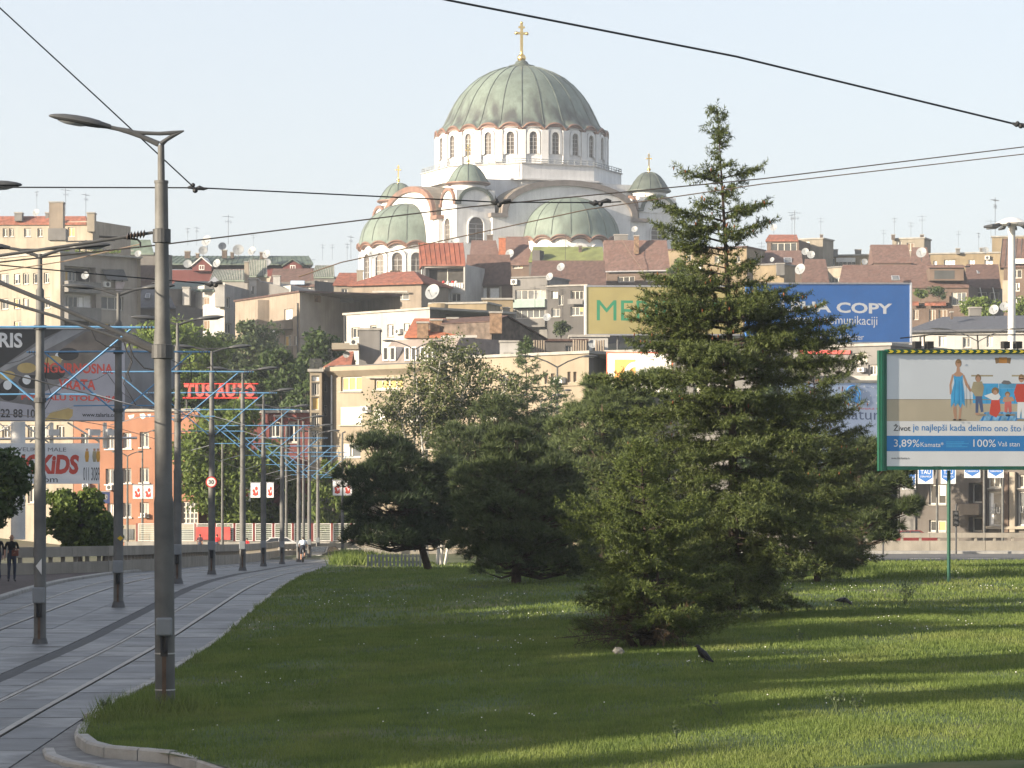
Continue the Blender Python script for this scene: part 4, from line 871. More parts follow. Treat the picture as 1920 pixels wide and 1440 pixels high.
r, zt = building('apartment_block', 'grey block with glazed green balconies stacked left of the yellow hoarding', 'building', f, 522, 8, w_gy, [(966, 543, 1024, 562, 'p', 5), (966, 580, 1022, 597, 'p', 5)], capm=w_gy)
bal(r, f, 961, 1026, 562, 575, .9, mat('balcony_green_glass', (.22, .29, .27), .3, .1, 2.)); bal(r, f, 961, 1026, 598, 612, .9, w_gy); aircon(r, f, 960, 524, 971, 534)
mb = MB(); c = f.p(1004, 540, -2); mb.lathe(c, [(1.55, 0), (1.5, .6), (1.2, 1.1), (.6, 1.45), (.01, 1.5)], 20); mb.build('round_roof', w_gy, r)
f = Fac(1026, 432, 1100, 430); r, _ = building('apartment_block', 'shadowed grey block with awnings directly left of the yellow hoarding', 'building', f, 538, 8, w_dk, [(1034, 546, 1046, 560, 's'), (1048, 553, 1056, 572, 'p'), (1070, 545, 1094, 562, 'd', 3), (1070, 575, 1094, 592, 'p', 3), (1034, 578, 1050, 594, 'p')]); panel(r, 'awning', f, 1068, 561, 1096, 571, .8, w_gy, .1)
# big brown roof
f = Fac(1138, 470, 1258, 466)
r, zt = building('house', 'tall brown gabled house with a drooping cable above the yellow hoarding', 'house', f, 509, 10, w_br, [(1158, 518, 1190, 529, 'd', 3), (1210, 516, 1232, 528, 'd', 2)], cap=False); o, q = slope_roof(r, f, 1136, 1258, 509, 453, 5, M_tile_br, 1132, 1250)
g = Fac(1130, 476, 1138, 470); mb = MB(); mb.prism([f.at(0, f.z(1138, 535)), f.at(0, zt), (q[2].x, q[2].y, q[2].z), f.at(0, zt, -10), f.at(0, f.z(1138, 535), -10)], f.u*-.15); mb.build('gable_wall', wall('pinkish', (.30, .20, .165), .3), r)
mb = MB(); mb.tube([f.p(1137, 510, .5), f.p(1258, 508, .5)], .11, 6); mb.build('gutter', M_alu, r); chimney(r, 1152, 441, 1177, 455, 474, w_gy, 1.5); chimney(r, 1189, 443, 1198, 476, 470, M_brick, .8)
mb = MB(); mb.tube([W(1166, 454, 469)+Vector((0, 0, .4)), W(1180, 478, 468)+Vector((0, 0, .4)), W(1192, 494, 467)+Vector((0, 0, .4)), W(1205, 508, 466)], .05, 4); mb.build('drooping_cable', M_copper_wire, r)
f = Fac(1240, 500, 1400, 494); r, _ = building('apartment_block', 'reddish low block behind the tall spruce trunk', 'building', f, 470, 8, w_oc, [(1284, 478, 1296, 490, 'w'), (1300, 490, 1316, 506, 's'), (1340, 480, 1352, 492, 'w'), (1376, 480, 1388, 492, 'w')], capm=M_tile_br)
# right hand skyline
f = Fac(1376, 500, 1508, 496); r, zt = building('house', 'brown roofed house with two skylights right of the spruce', 'house', f, 503, 9, w_br, [(1470, 506, 1480, 518, 'd')], cap=False); slope_roof(r, f, 1374, 1508, 506, 472, 5, M_tile_br, 1380, 1502); skylight(r, 1391, 484, 1400, 494, 498); skylight(r, 1470, 484, 1484, 493, 498)
f = Fac(1412, 476, 1470, 474); r, _ = building('house', 'plain tan wall block under the brown roof left of the blue hoarding top', 'house', f, 498, 5, w_oc, [], capm=w_gy); chimney(r, 1456, 495, 1471, 516, 473, w_gy, 1.)
f = Fac(1438, 540, 1498, 538); r, zt = building('house', 'small top house with red roof and glazed front', 'house', f, 452, 7, w_br, [(1446, 455, 1494, 472, 'w', 4)], cap=False); slope_roof(r, f, 1436, 1498, 453, 442, 3, M_tile, 1442, 1494)
f = Fac(1497, 546, 1543, 544); r, _ = building('apartment_block', 'concrete stair head block with chimney stub and antenna', 'building', f, 450, 5, wall('worn', (.40, .35, .27), .5), [(1509, 452, 1518, 474, 's', 1)]); chimney(r, 1538, 441, 1543, 450, 545, M_brickd, .5)
f = Fac(1505, 490, 1554, 488); r, zt = building('house', 'house with dark plain roof between tan block and long ochre block', 'house', f, 530, 8, w_dk, [], cap=False); slope_roof(r, f, 1504, 1556, 530, 488, 4, M_tile_dk, 1509, 1548)
f = Fac(1522, 552, 1640, 549); r, _ = building('apartment_block', 'long ochre flat roofed block with awning left of the gabled brown house', 'building', f, 481, 8, w_oc, [(1545, 484, 1565, 498, 'w'), (1572, 490, 1604, 500, 'w', 4), (1612, 485, 1626, 498, 'p')], capm=M_conc); panel(r, 'awning', f, 1569, 484, 1605, 492, .7, M_white, .1); chimney(r, 1560, 469, 1571, 481, 550, w_gy, 1.); chimney(r, 1604, 469, 1615, 481, 550, w_gy, 1.); aircon(r, f, 1541, 483, 1552, 491)
f = Fac(1552, 500, 1582, 498); r, _ = building('house', 'small pale gable house wedged beside the big brown roof', 'house', f, 503, 5, w_lt, [(1557, 520, 1578, 530, 'p', 3)], capm=w_gy)
f = Fac(1640, 505, 1708, 503)
r, zt = building('house', 'brown gabled house with sunlit end wall on the right skyline', 'house', f, 494, 9, w_br, [(1646, 497, 1664, 505, 'd'), (1670, 497, 1704, 505, 'd', 3)], cap=False); o, q = slope_roof(r, f, 1638, 1710, 494, 461, 4, M_tile_br, 1632, 1702)
mb = MB(); mb.prism([f.at(0, zt-3), f.at(0, zt), (q[2].x, q[2].y, q[2].z), f.at(0, zt, -9), f.at(0, zt-3, -9)], f.u*-.15); mb.build('gable_wall', MC['plaster_pinkish'], r)  # lit end wall: brown plaster lightened, sunlight put into its colour
f = Fac(1673, 560, 1733, 558); r, _ = building('apartment_block', 'square stair head block with two corner chimneys on the right skyline', 'building', f, 449, 5, MC['plaster_worn'], [(1681, 452, 1690, 470, 'w', 1), (1700, 455, 1714, 470, 'k')], capm=M_conc); chimney(r, 1672, 441, 1678, 449, 559, M_brickd, .6); chimney(r, 1726, 441, 1732, 449, 559, M_brickd, .6)
f = Fac(1708, 520, 1745, 518); r, zt = building('house', 'dark steep roof between the gabled house and the right ochre block', 'house', f, 505, 6, w_dk, [], cap=False); slope_roof(r, f, 1706, 1750, 505, 466, 3, M_tile_dk, 1710, 1738)
f = Fac(1744, 548, 1882, 545); r, _ = building('apartment_block', 'yellowish flat roofed block with white windows at far right', 'building', f, 477, 8, w_oc, [(1750, 489, 1757, 499, 's', 1), (1770, 487, 1791, 499, 's', 3), (1816, 487, 1828, 499, 's'), (1846, 487, 1862, 499, 's')], capm=M_conc); chimney(r, 1793, 467, 1800, 476, 546, w_gy, .8); chimney(r, 1838, 466, 1850, 476, 546, w_gy, .8); aircon(r, f, 1847, 480, 1856, 487)
f = Fac(1574, 470, 1816, 464)
r, zt = building('terrace_house', 'wide brown tiled terrace with boxed dormer and planted loggias above the blue hoarding', 'house', f, 540, 10, w_br, [(1716, 556, 1746, 572, 'd', 3), (1748, 556, 1778, 572, 'd', 3), (1784, 548, 1812, 572, 'p', 3), (1712, 580, 1722, 600, 'k'), (1742, 580, 1754, 602, 'k'), (1760, 580, 1776, 602, 'k')], cap=False)
o, q = slope_roof(r, f, 1572, 1818, 540, 499, 5, M_tile_br, 1580, 1806); fd = Fac(1742, 465, 1808, 463); mb = MB(); mb.prism([fd.p(1743, 526), fd.p(1807, 526), fd.p(1807, 502), fd.p(1743, 502)], (0, 4, 0)); do = mb.build('dormer', w_br, r); mb = MB(); mb.prism([fd.p(1739, 502, .5), fd.p(1811, 502, .5), fd.p(1806, 497, -4), fd.p(1742, 497, -4)], (0, 0, .2)); mb.build('dormer_roof', M_tile_br, do); panel(do, 'dormer_glass', fd, 1752, 507, 1790, 523, .03, M_glass)
skylight(r, 1672, 518, 1686, 526, 466); panel(r, 'awning', f, 1708, 566, 1725, 574, .9, M_tile, .1); panel(r, 'awning', f, 1736, 566, 1776, 574, .9, M_tile, .1); bal(r, f, 1708, 1782, 556, 567, .9, w_br)
mb = MB(); mb.prism([f.at(-.02, zt-3, 0), f.at(-.02, zt, 0), (q[2].x, q[2].y, q[2].z-.05), f.at(-.02, zt, -10), f.at(-.02, zt-3, -10)], f.u*-.12); mb.build('gable_wall', MC['plaster_pinkish'], r)
f = Fac(1810, 472, 1876, 470); r, zt = building('terrace_house', 'dark roofed terrace end with one skylight and white balcony frames', 'house', f, 543, 9, w_dk, [(1818, 548, 1850, 566, 'd', 3), (1855, 548, 1872, 566, 'd', 2)], cap=False); slope_roof(r, f, 1808, 1878, 543, 498, 5, M_tile_dk, 1812, 1872); skylight(r, 1832, 508, 1846, 514, 474)
mb = MB(); [mb.tube([f.p(x, 568, .8), f.p(x-6, 540, .8)], .07, 5) for x in (1822, 1846, 1870)]; mb.build('balcony_frame', M_white, r)
f = Fac(1882, 440, 1990, 436); r, zt = building('apartment_block', 'tall block with dark standing seam mansard at the right edge', 'building', f, 500, 9, w_br, [(1896, 505, 1916, 522, 'd', 2), (1898, 530, 1912, 546, 'w'), (1896, 556, 1914, 570, 'd')], cap=False); o, q = slope_roof(r, f, 1876, 1992, 502, 450, 2, M_tile_dk, 1880, 1990); seams(o, *q, 12, M_dsteel); panel(r, 'lit_edge', f, 1882, 526, 1892, 568, .5, w_lt, .5); panel(r, 'balcony_slats', f, 1895, 486, 1925, 495, 1., M_white, .05)  # cream strip paints the sunlit edge of the block
f = Fac(1860, 560, 1960, 558); building('apartment_block', 'pale ochre top storey behind the dark mansard at the right edge', 'building', f, 445, 6, w_oc, [(1890, 452, 1900, 462, 'w'), (1905, 452, 1915, 462, 'w')], capm=M_conc)
# white house with slate hip roof
f = Fac(1704, 345, 2010, 340)
r, zt = building('house', 'low white house with slate hipped roof behind the big billboard', 'house', f, 624, 12, w_wh, [(1724, 630, 1736, 650, 's'), (1760, 630, 1775, 650, 's'), (1805, 632, 1820, 652, 'p'), (1850, 630, 1862, 650, 's')], cap=False); gable(r, f, zt, f.z(1850, 590), 12, M_slate, .5, hip=3.2); chimney(r, 1783, 586, 1787, 598, 346, M_brickd, .5)
chimney(r, 1818, 578, 1840, 592, 350, w_gy, 1.)
# grey block behind the water banner and the low office at bottom right
f = Fac(1430, 262, 1670, 256)
r, zt = building('apartment_block', 'grey concrete block with ledge behind the pale blue banner', 'building', f, 655, 12, w_gy, [(1600, 662, 1626, 680, 'w', 3), (1628, 684, 1645, 704, 'w'), (1500, 670, 1520, 690, 'w'), (1545, 672, 1562, 692, 'p')], capm=M_conc); panel(r, 'ledge', f, 1430, 705, 1668, 714, .6, M_conc, .6); panel(r, 'red_strip', f, 1500, 657, 1596, 664, .2, M_red, .15); aircon(r, f, 1612, 690, 1624, 698)
f = Fac(1684, 252, 2010, 244)
r, zt = building('office_block', 'grey brown low block with loggias and glass panels below the big billboard', 'building', f, 780, 12, wall('warm_grey', (.20, .175, .155), .3), [(1816, 905, 1843, 943, 'd', 1, 1, .9), (1742, 908, 1774, 946, 'w', 2), (1742, 975, 1774, 997, 'w', 2), (1816, 970, 1843, 997, 'd', 1, 1, .9), (1853, 921, 1884, 986, 'p', 1), (1908, 921, 1940, 986, 'p', 1), (1699, 905, 1712, 930, 'w', 1), (1853, 890, 1884, 915, 'w', 3), (1908, 890, 1940, 915, 'w', 3)])
bal(r, f, 1808, 1844, 945, 962, .9, w_tan); M_banner = mat('pale_banner', (.28, .34, .45), .5, .08, 1.)
for x0, x1 in ((1845, 1850), (1886, 1894), (1896, 1906)): panel(r, 'pier', f, x0, 885, x1, 998, .35, w_lt if x0 > 1890 else w_br, .34)  # last pier is cream: its sunlight is put into the plaster colour
text(r, 'lettering', f, 'sluš', 1855, 944, 1882, 963, -.12, M_white); text(r, 'lettering', f, 'um', 1911, 949, 1930, 962, -.12, M_white)
panel(r, 'light_panel', f, 1687, 884, 1718, 998, .2, w_gy, .19); panel(r, 'canopy', f, 1850, 987, 1945, 992, .4, w_lt, .39)
# ------------------------------------------------------------------ street lamps and tram poles
def lamp_head(root, base, tip, wid=.17):
    """flat teardrop lantern from its neck to its tip, with a lens below"""
    A, B = Vector(base), Vector(tip); ax = (B-A); L = ax.length; ax.normalize(); side = ax.cross(Vector((0, 0, 1))).normalized(); up = side.cross(ax)
    prof = [(0, .035, .05), (.06, .055, .06), (.16, .10, .075), (.19, .115, .085), (.35, .155, .10), (.55, .17, .10), (.75, .14, .085), (.9, .085, .055), (.975, .04, .03), (1, .004, .004)]
    def ring(s, w, h, n=12):
        c = A+ax*L*s; return [c+side*w*math.cos(2*PI*k/n)*wid/.17+up*(h*math.sin(2*PI*k/n)*(1.0 if math.sin(2*PI*k/n) > 0 else .55)) for k in range(n)]
    mb = MB(); R_ = [ring(*p) for p in prof]; vs = [v for r in R_ for v in r]; n = 12
    mb.add(vs, [(i*n+k, (i+1)*n+k, (i+1)*n+(k+1) % n, i*n+(k+1) % n) for i in range(len(prof)-1) for k in range(n)]+[tuple(range(n))])
    o = mb.build('lamp_head', M_lampg, root, True)
    mb = MB(); c = A+ax*L*.6-up*.045; rr = [(c+ax*L*.25*math.cos(t)+side*.125*wid/.17*math.sin(t)) for t in [2*PI*k/14 for k in range(14)]]; low = [v*.55+c*.45-up*.03 for v in rr]
    mb.add(rr+low, [(k, (k+1) % 14, 14+(k+1) % 14, 14+k) for k in range(14)]+[tuple(range(14, 28))]); mb.build('lens', M_lampglass, o, True)
    return o
def shaft(root, p, secs, name='shaft', m=None, n=14, lean=0.):
    mb = MB(); pts, rs = [], []
    for (z, r) in secs: pts.append((p[0]+lean*z, p[1], p[2]+z)); rs.append(r)
    mb.tube(pts, rs, n); return mb.build(name, m or M_pole, root, True)
def pole_box(root, p, z0, z1, w, r, front=-1):
    mb = MB(); mb.boxz(p[0]-w/2, p[1]-r-.10, p[2]+z0, p[0]+w/2, p[1]-r+.03, p[2]+z1); o = mb.build('switch_box', M_box, root)
    try:
        bv = o.modifiers.new('b', 'BEVEL'); bv.width = .03; bv.segments = 2
    except Exception: pass
    mb = MB(); mb.boxz(p[0]-w*.22, p[1]-r-.035, p[2]+z0-.34, p[0]+w*.22, p[1]-r+.03, p[2]+z0-.01); mb.build('cable_entry', M_dark, root)
    mb = MB(); [mb.tube([(p[0]+s*w*.16, p[1]-r-.05, p[2]+z0), (p[0]+s*w*.14, p[1]-r-.05, p[2]+z0-.22), (p[0], p[1]-r-.05, p[2]+z0-.28)], .022, 6) for s in (-1, 1)]; mb.build('cable_loop', M_wire, root)
M_rustst = mat('rust_stain', (.10, .065, .045), .9, .3, 4.)
def tram_pole(p, label, arms=True, heads=(1, 1), group='tram poles carrying blue cantilever arms', rng=1.):
    root = thing('tram_pole', label, 'tram pole', p, group); x, y, z = p
    shaft(root, p, [(-.2, .185), (.0, .185), (.06, .15), (3.95, .145), (4.05, .15), (4.15, .125), (6.4, .12), (6.5, .105), (8.55, .10), (8.6, .06), (9.42, .055)])
    mb = MB(); mb.lathe((x, y, z-.06), [(.23, 0), (.20, .08), (.17, .2), (.155, .24)], 12); mb.build('pole_foot', M_dsteel, root, True)
    pole_box(root, p, 1.02, 1.40, .30, .15)
    mb = MB(); mb.boxz(x-.03, y-.162, z+.1, x+.03, y-.13, z+.68); mb.build('rust_streak', M_rustst, root)
    for zz in (5.9, 7.65): mb = MB(); mb.lathe((x, y, z+zz-.06), [(.12, 0), (.155, .005), (.155, .115), (.12, .12)], 12); mb.build('clamp', M_dsteel, root)
    for s, on in zip((-1, 1), heads):
        if not on: continue
        mb = MB(); mb.tube([(x, y, z+9.35), (x+s*.25, y, z+9.44), (x+s*.5, y, z+9.52), (x+s*.75, y, z+9.56)], [.045, .042, .038, .035], 7); mb.build('lamp_arm', M_lampg, root, True)
        lamp_head(root, (x+s*.72, y, z+9.56), (x+s*1.70, y, z+9.64))
    mb = MB(); mb.tube([(x-.5, y, z+9.53), (x+.5, y, z+9.53)], .02, 5); mb.build('tie_bar', M_lampg, root)
    if arms:
        mb = MB(); mb.tube([(x-2.75, y, z+7.65), (x-.1, y-.14, z+7.66), (x+.1, y-.14, z+7.66), (x+2.75, y, z+7.65)], .027, 7); mb.build('boom', M_blue, root, True)
        for s in (-1, 1):
            mb = MB(); mb.tube([(x+s*.15, y, z+5.9), (x+s*2.2, y, z+7.62)], .026, 6); mb.build('strut', M_blue, root, True)
            mb = MB(); mb.tube([(x+s*.12, y+.05, z+6.05), (x+s*1.35, y+.05, z+6.04)], .02, 6); mb.build('steady_arm', M_blue, root, True)
            mb = MB(); mb.tube([(x+s*1.3, y+.05, z+6.04), (x+s*2.45, y+.05, z+5.72)], .014, 5); mb.build('pull_off_rod', M_alu, root)
            mb = MB()
            for k in range(4): mb.lathe((x+s*(2.42+k*.08), y, z+7.65), [(.03, 0), (.06, .015), (.03, .03)], 8, ax=(s, 0, 0))
            tag(mb.build('insulator', M_ins, root, True), kind='stuff')
            mb = MB(); mb.tube([(x+s*2.1, y, z+7.62), (x+s*2.2, y+.05, z+6.9), (x+s*2.0, y+.05, z+6.3), (x+s*2.3, y+.05, z+5.78)], .011, 5); mb.build('feeder_loop', M_wire, root)
    return root
POLES = [(75, 77, -.29), (222, 96, .07), (333, 116, .35), (397, 135, .29), (455, 152, .13), (494, 174, -.04), (529, 194, -.25), (560, 211, -.39), (580, 230, -.45), (596, 246, -.45)]
PL = ['tram pole with a white direction arrow, nearest of the row between the tracks', 'tram pole with a small yellow mark, second of the row between the tracks', 'tram pole partly hidden behind the thick lamp pole, third of the row', 'tram pole carrying the round 30 speed sign',
      'tram pole directly right of the one with the speed sign', 'tram pole in front of the red and white banner pair', 'tram pole just right of the red and white banner pair', 'tram pole just left of the cyclist', 'tram pole immediately right of the cyclist', 'farthest tram pole, beside the tall grass mound']
PP = []
for (px, D, z), l in zip(POLES, PL): p = Vector(((px-CX)*D/F, D, z)); PP.append(p); tram_pole(p, l)
# small extra poles in the distance between the row
for px, D, yt, l in ((569, 238, 790, 'thin grey pole standing behind the cyclist'), (417, 253, 830, 'thin grey pole behind the parapet near the people in red'), (537, 254, 800, 'thin pole holding the red and white banner pair')):
    zb = zg(D); r = thing('thin_pole', l, 'pole', ((px-CX)*D/F, D, zb)); shaft(r, ((px-CX)*D/F, D, zb), [(0, .12), (H+(HY-yt)*D/F-zb, .08)])
def sign_disc(c, r, label, t='30'):
    root = thing('speed_sign', label, 'road sign', c); f = Fac(0, c[1], 100, c[1]); mb = MB(); mb.lathe(c, [(.001, 0), (r, 0), (r, .03), (.001, .03)], 28, ax=(0, -1, 0)); mb.build('red_rim', M_red, root)
    mb = MB(); mb.lathe((c[0], c[1]-.032, c[2]), [(.001, 0), (r*.80, 0), (r*.80, .006), (.001, .006)], 28, ax=(0, -1, 0)); mb.build('sign_face', M_white, root)
    k = F/c[1]; X = CX+c[0]*k; Y = HY-(c[2]-H)*k; text(root, 'lettering', f, t, X-r*.5*k, Y-r*.38*k, X+r*.5*k, Y+r*.38*k, .045, M_black, .012); return root
p4 = PP[3]; sign_disc((p4.x, p4.y-.20, p4.z+(1077-904)*135/F), .23, 'round red rimmed 30 speed limit sign on a tram pole')
p1 = PP[0]; ar = thing('arrow_plate', 'white triangular arrow plate fixed to the nearest tram pole of the row', 'sign', (p1.x, p1.y-.17, p1.z+1.7))
mb = MB(); k = 77/F; zq = lambda y: p1.z+(1210-y)*k; mb.prism([(p1.x-6*k, p1.y-.18, zq(1061)), (p1.x+5*k, p1.y-.18, zq(1077)), (p1.x+5*k, p1.y-.18, zq(1047))], (0, .02, 0)); mb.build('plate', M_white, ar)
p2 = PP[1]; mb = MB(); k = 96/F; zz = p2.z+(1138-1009)*k; mb.prism([(p2.x-1*k, p2.y-.16, zz), (p2.x+5*k, p2.y-.16, zz-5*k), (p2.x+10*k, p2.y-.155, zz), (p2.x+5*k, p2.y-.16, zz+5*k)], (0, .02, 0)); tag(mb.build('yellow_marker', mat('yellow_paint', (.55, .36, .02), .6), loc=(p2.x, p2.y-.16, zz)), 'small yellow diamond marker on the second tram pole', 'marker')

# thick lamp pole in the lawn edge with its tram bracket
D0 = 53.; P0 = Vector(((310-CX)*D0/F, D0, zg(D0)-.02)); k0 = D0/F
lp = thing('lamp_pole', 'thick grey lamp pole with one lantern, standing in the lawn edge in the foreground', 'lamp pole', P0); x, y, z = P0; ln = -.0075
def zr(py): return (1340-py)*k0
def at0(px, py, dy=0.): return Vector(((px-CX)*k0, y+dy, H+(HY-py)*k0))
shaft(lp, P0, [(-.3, .165), (zr(945), .163), (zr(938), .165), (zr(925), .145), (zr(660), .142), (zr(640), .150), (zr(610), .128), (zr(440), .112), (zr(337), .108)], n=20, lean=ln)
shaft(lp, P0, [(zr(339), .06), (zr(268), .055)], name='upper_shaft', lean=ln, n=12)
mb = MB(); mb.lathe((x+ln*zr(337), y, z+zr(340)), [(.104, 0), (.118, .005), (.118, .05), (.06, .055)], 16); mb.build('collar', M_pole, lp, True)
for py in (1222, 1290): mb = MB(); mb.lathe((x+ln*zr(py), y, z+zr(py)), [(.16, 0), (.171, .004), (.171, .022), (.16, .026)], 18); mb.build('steel_band', M_alu, lp)
pole_box(lp, (x+.0, y, z), zr(1187), zr(1153), .27, .162)
mb = MB(); mb.boxz(x-.035, y-.172, z+.25, x+.03, y-.14, z+zr(1215)); mb.build('rust_streak', M_rustst, lp)
for py, rr in ((438, .115), (655, .15)): mb = MB(); mb.lathe((x+ln*zr(py), y, z+zr(py)-.12), [(rr, 0), (rr+.035, .01), (rr+.035, .23), (rr, .24)], 16); mb.build('clamp', M_dsteel, lp)
# fork shaped top bracket with one arm
mb = MB(); q = lambda a, b: at0(a, b)
out = [q(205, 236), q(240, 245), q(268, 247), q(300, 248.5), q(328, 247), q(345, 245), q(322, 258), q(305, 274), q(294, 274), q(262, 257), q(236, 251), q(205, 242)]
inn = [q(270, 252.5), q(318, 253), q(319, 257), q(305, 265.5), q(299, 265.5)]
o_ = [v for v in out]
def strip(pts, w):                                   # flat bar following points
    m_ = MB()
    for a, b in zip(pts, pts[1:]):
        d = (b-a).normalized(); nn = Vector((-d.z, 0, d.x)); m_.prism([a-nn*w[0]/2, b-nn*w[1]/2, b+nn*w[1]/2, a+nn*w[0]/2], (0, .07, 0)); w = w[1:]
    return m_
def bar(name, pts, w): mb = MB(); mb.tube(pts, w, 8); return mb.build(name, M_lampg, lp, True)
bar('lamp_arm', [q(203, 238), q(222, 242), q(244, 247), q(268, 257), q(297, 270)], [.035, .035, .05, .04, .05]); bar('fork_bar', [q(240, 247), q(270, 249.5), q(300, 250.5), q(325, 249), q(345, 245)], [.035, .032, .032, .036, .008]); bar('fork_prong', [q(301, 271), q(312, 262), q(325, 254), q(345, 245.5)], [.05, .035, .035, .01])
lamp_head(lp, q(207, 239), q(91, 217), .20)
# bracket to the left: tie rod with insulators above, twin strut below
def lbar(name, pts, r, m): mb = MB(); mb.tube(pts, r, 8); return mb.build(name, m, lp, True)
lbar('tie_rod', [q(286, 436), q(262, 440), q(160, 456), q(-60, 488)], .026, M_dsteel)
mb = MB()
for k in range(6): c = q(270-k*6, 438.5+k*.9); mb.lathe(c, [(.03, -.02), (.075, 0), (.03, .02)], 9, ax=(1, 0, -.15))
tag(mb.build('insulator', M_ins, lp, True), kind='stuff')
lbar('bracket_strut', [q(290, 656), q(262, 640), q(110, 575), q(-60, 505)], .036, M_lampg); lbar('bracket_strut', [q(288, 660), q(240, 640), q(100, 592), q(-60, 545)], .026, M_lampg)
lbar('cable_bundle', [q(290, 655), q(268, 646), q(250, 636), q(232, 630)], .075, M_dsteel)
lbar('hanging_cable', [q(186, 443.5), q(235, 446), q(258, 449), q(263, 455), q(263, 464)], .018, M_wire)
lbar('hanging_cable', [q(240, 640), q(250, 668), q(270, 690), q(292, 694)], .011, M_wire); lbar('hanging_cable', [q(230, 634), q(238, 660), q(248, 678), q(240, 700), q(246, 716)], .010, M_wire); lbar('hanging_cable', [q(168, 612), q(180, 638), q(200, 650), q(226, 652)], .010, M_wire)
# lantern and pole just outside the left edge
D1 = 58.; kk = D1/F; off = Vector(((-112-CX)*kk, D1, zg(D1)))
r = thing('lamp_pole', 'lamp pole at the left picture edge of which only the lantern tip shows', 'lamp pole', off); shaft(r, off, [(-.2, .16), (5, .14), (9.2, .06)]); zt_ = H+(HY-352)*kk
mb = MB(); mb.tube([(off.x, D1, off.z+9.2), ((-60-CX)*kk, D1, zt_+.05)], .04, 7); mb.build('lamp_arm', M_lampg, r); lamp_head(r, ((-66-CX)*kk, D1, zt_+.02), ((42-CX)*kk, D1, zt_+.05), .19)

# ------------------------------------------------------------------ wires
def wire(name, label, pts, r, m, cat='cable', sag=0.):
    """a cable through photo points (px, py, depth) with sag"""
    P = [W(*p) for p in pts]; Q = []
    for a, b in zip(P, P[1:]):
        for i in range(8): t = i/8; c = a.lerp(b, t); c.z -= sag*4*t*(1-t)*(b-a).length; Q.append(c)
    Q.append(P[-1]); mb = MB(); mb.tube(Q, r, 5); c = Q[len(Q)//2]; return tag(mb.build(name, m, loc=c), label, cat)
wire('overhead_cable', 'thick black overhead cable crossing the sky at upper right', [(760, -18, 56), (838, 0, 56), (1380, 106, 60), (1900, 232, 64), (2100, 275, 66)], .021, M_wire)
wire('overhead_cable', 'black cable slanting down from the upper left corner to the wire clamp', [(-60, -40, 52), (0, 15, 52), (190, 190, 54), (360, 348, 56)], .012, M_wire)
wire('overhead_cable', 'dark span wire running right from the left lantern towards the church', [(-60, 351, 56), (345, 352, 56), (390, 353, 56), (640, 365, 58), (930, 379, 60), (1130, 380, 62), (1165, 378, 62)], .013, M_wire)
wire('contact_wire', 'brownish upper wire rising to the right edge past the spruce', [(-60, 498, 50), (300, 459, 55), (880, 388, 62), (1430, 335, 68), (1980, 268, 74)], .013, M_copper_wire)
wire('contact_wire', 'brownish lower wire rising to the right edge past the spruce', [(560, 519, 66), (640, 492, 66), (1100, 393, 68), (1430, 345, 70), (1980, 282, 74)], .012, M_copper_wire)
wire('contact_wire', 'brownish wire descending to the left in front of the balcony block', [(-60, 518, 60), (120, 490, 60), (262, 458, 58)], .010, M_copper_wire)
wire('overhead_cable', 'black cable sloping across the balcony block to a small insulator', [(-60, 488, 62), (0, 497, 62), (170, 513, 64), (400, 533, 66)], .013, M_wire)
for n_, pts, l in (('wire_clamp', [(352, 352), (360, 350), (366, 354), (374, 352), (382, 354), (390, 353)], 'black wire clamp joining the cables above the thick pole'), ('wire_clamp', [(920, 378), (928, 379), (936, 381), (944, 378), (958, 376)], 'black wire clamp in front of the church tower'), ('wire_clamp', [(1104, 379), (1114, 382), (1126, 379), (1138, 376), (1146, 378)], 'black wire clamp in front of the big apse'), ('wire_clamp', [(384, 532), (394, 534), (404, 531), (416, 529)], 'small dark insulator on the cable left of the white house'), ('wire_clamp', [(1898, 231), (1906, 234), (1914, 233), (1922, 236)], 'dark cable clamp at the right edge of the sky')):
    D = 58; c = W(pts[1][0], pts[1][1], D); mb = MB(); mb.tube([W(a, b, D) for a, b in pts], [.02, .045, .028, .045, .03, .015][:len(pts)], 7); mb.ball(W(pts[2][0], pts[2][1]+3, D), .05, 8, 5); mb.ball(W(pts[1][0]+2, pts[1][1]-3, D), .04, 8, 5); tag(mb.build(n_, M_wire, loc=c), l, 'clamp')
# contact wires above both tracks, following the row of poles
for s, l in ((-1, 'contact wire hanging over the left track'), (1, 'contact wire hanging over the right track')):
    mb = MB(); pts = []
    for d in range(44, 247, 4): pts.append((xc(d)+s*2.4, d, zg(d)+5.7))
    mb.tube(pts, .013, 5); tag(mb.build('contact_wire', M_copper_wire, loc=pts[20]), l, 'wire')
    mb = MB(); pts = []
    for a, b in zip(PP, PP[1:]):
        for i in range(6): t = i/6; c = a.lerp(b, t); pts.append((c.x+s*2.55, c.y, c.z+7.6-1.1*4*t*(1-t)*.5))
    mb.tube(pts, .010, 5); tag(mb.build('carrier_wire', M_wire, loc=pts[20]), 'sagging carrier wire over the %s track' % ('left' if s < 0 else 'right'), 'wire')

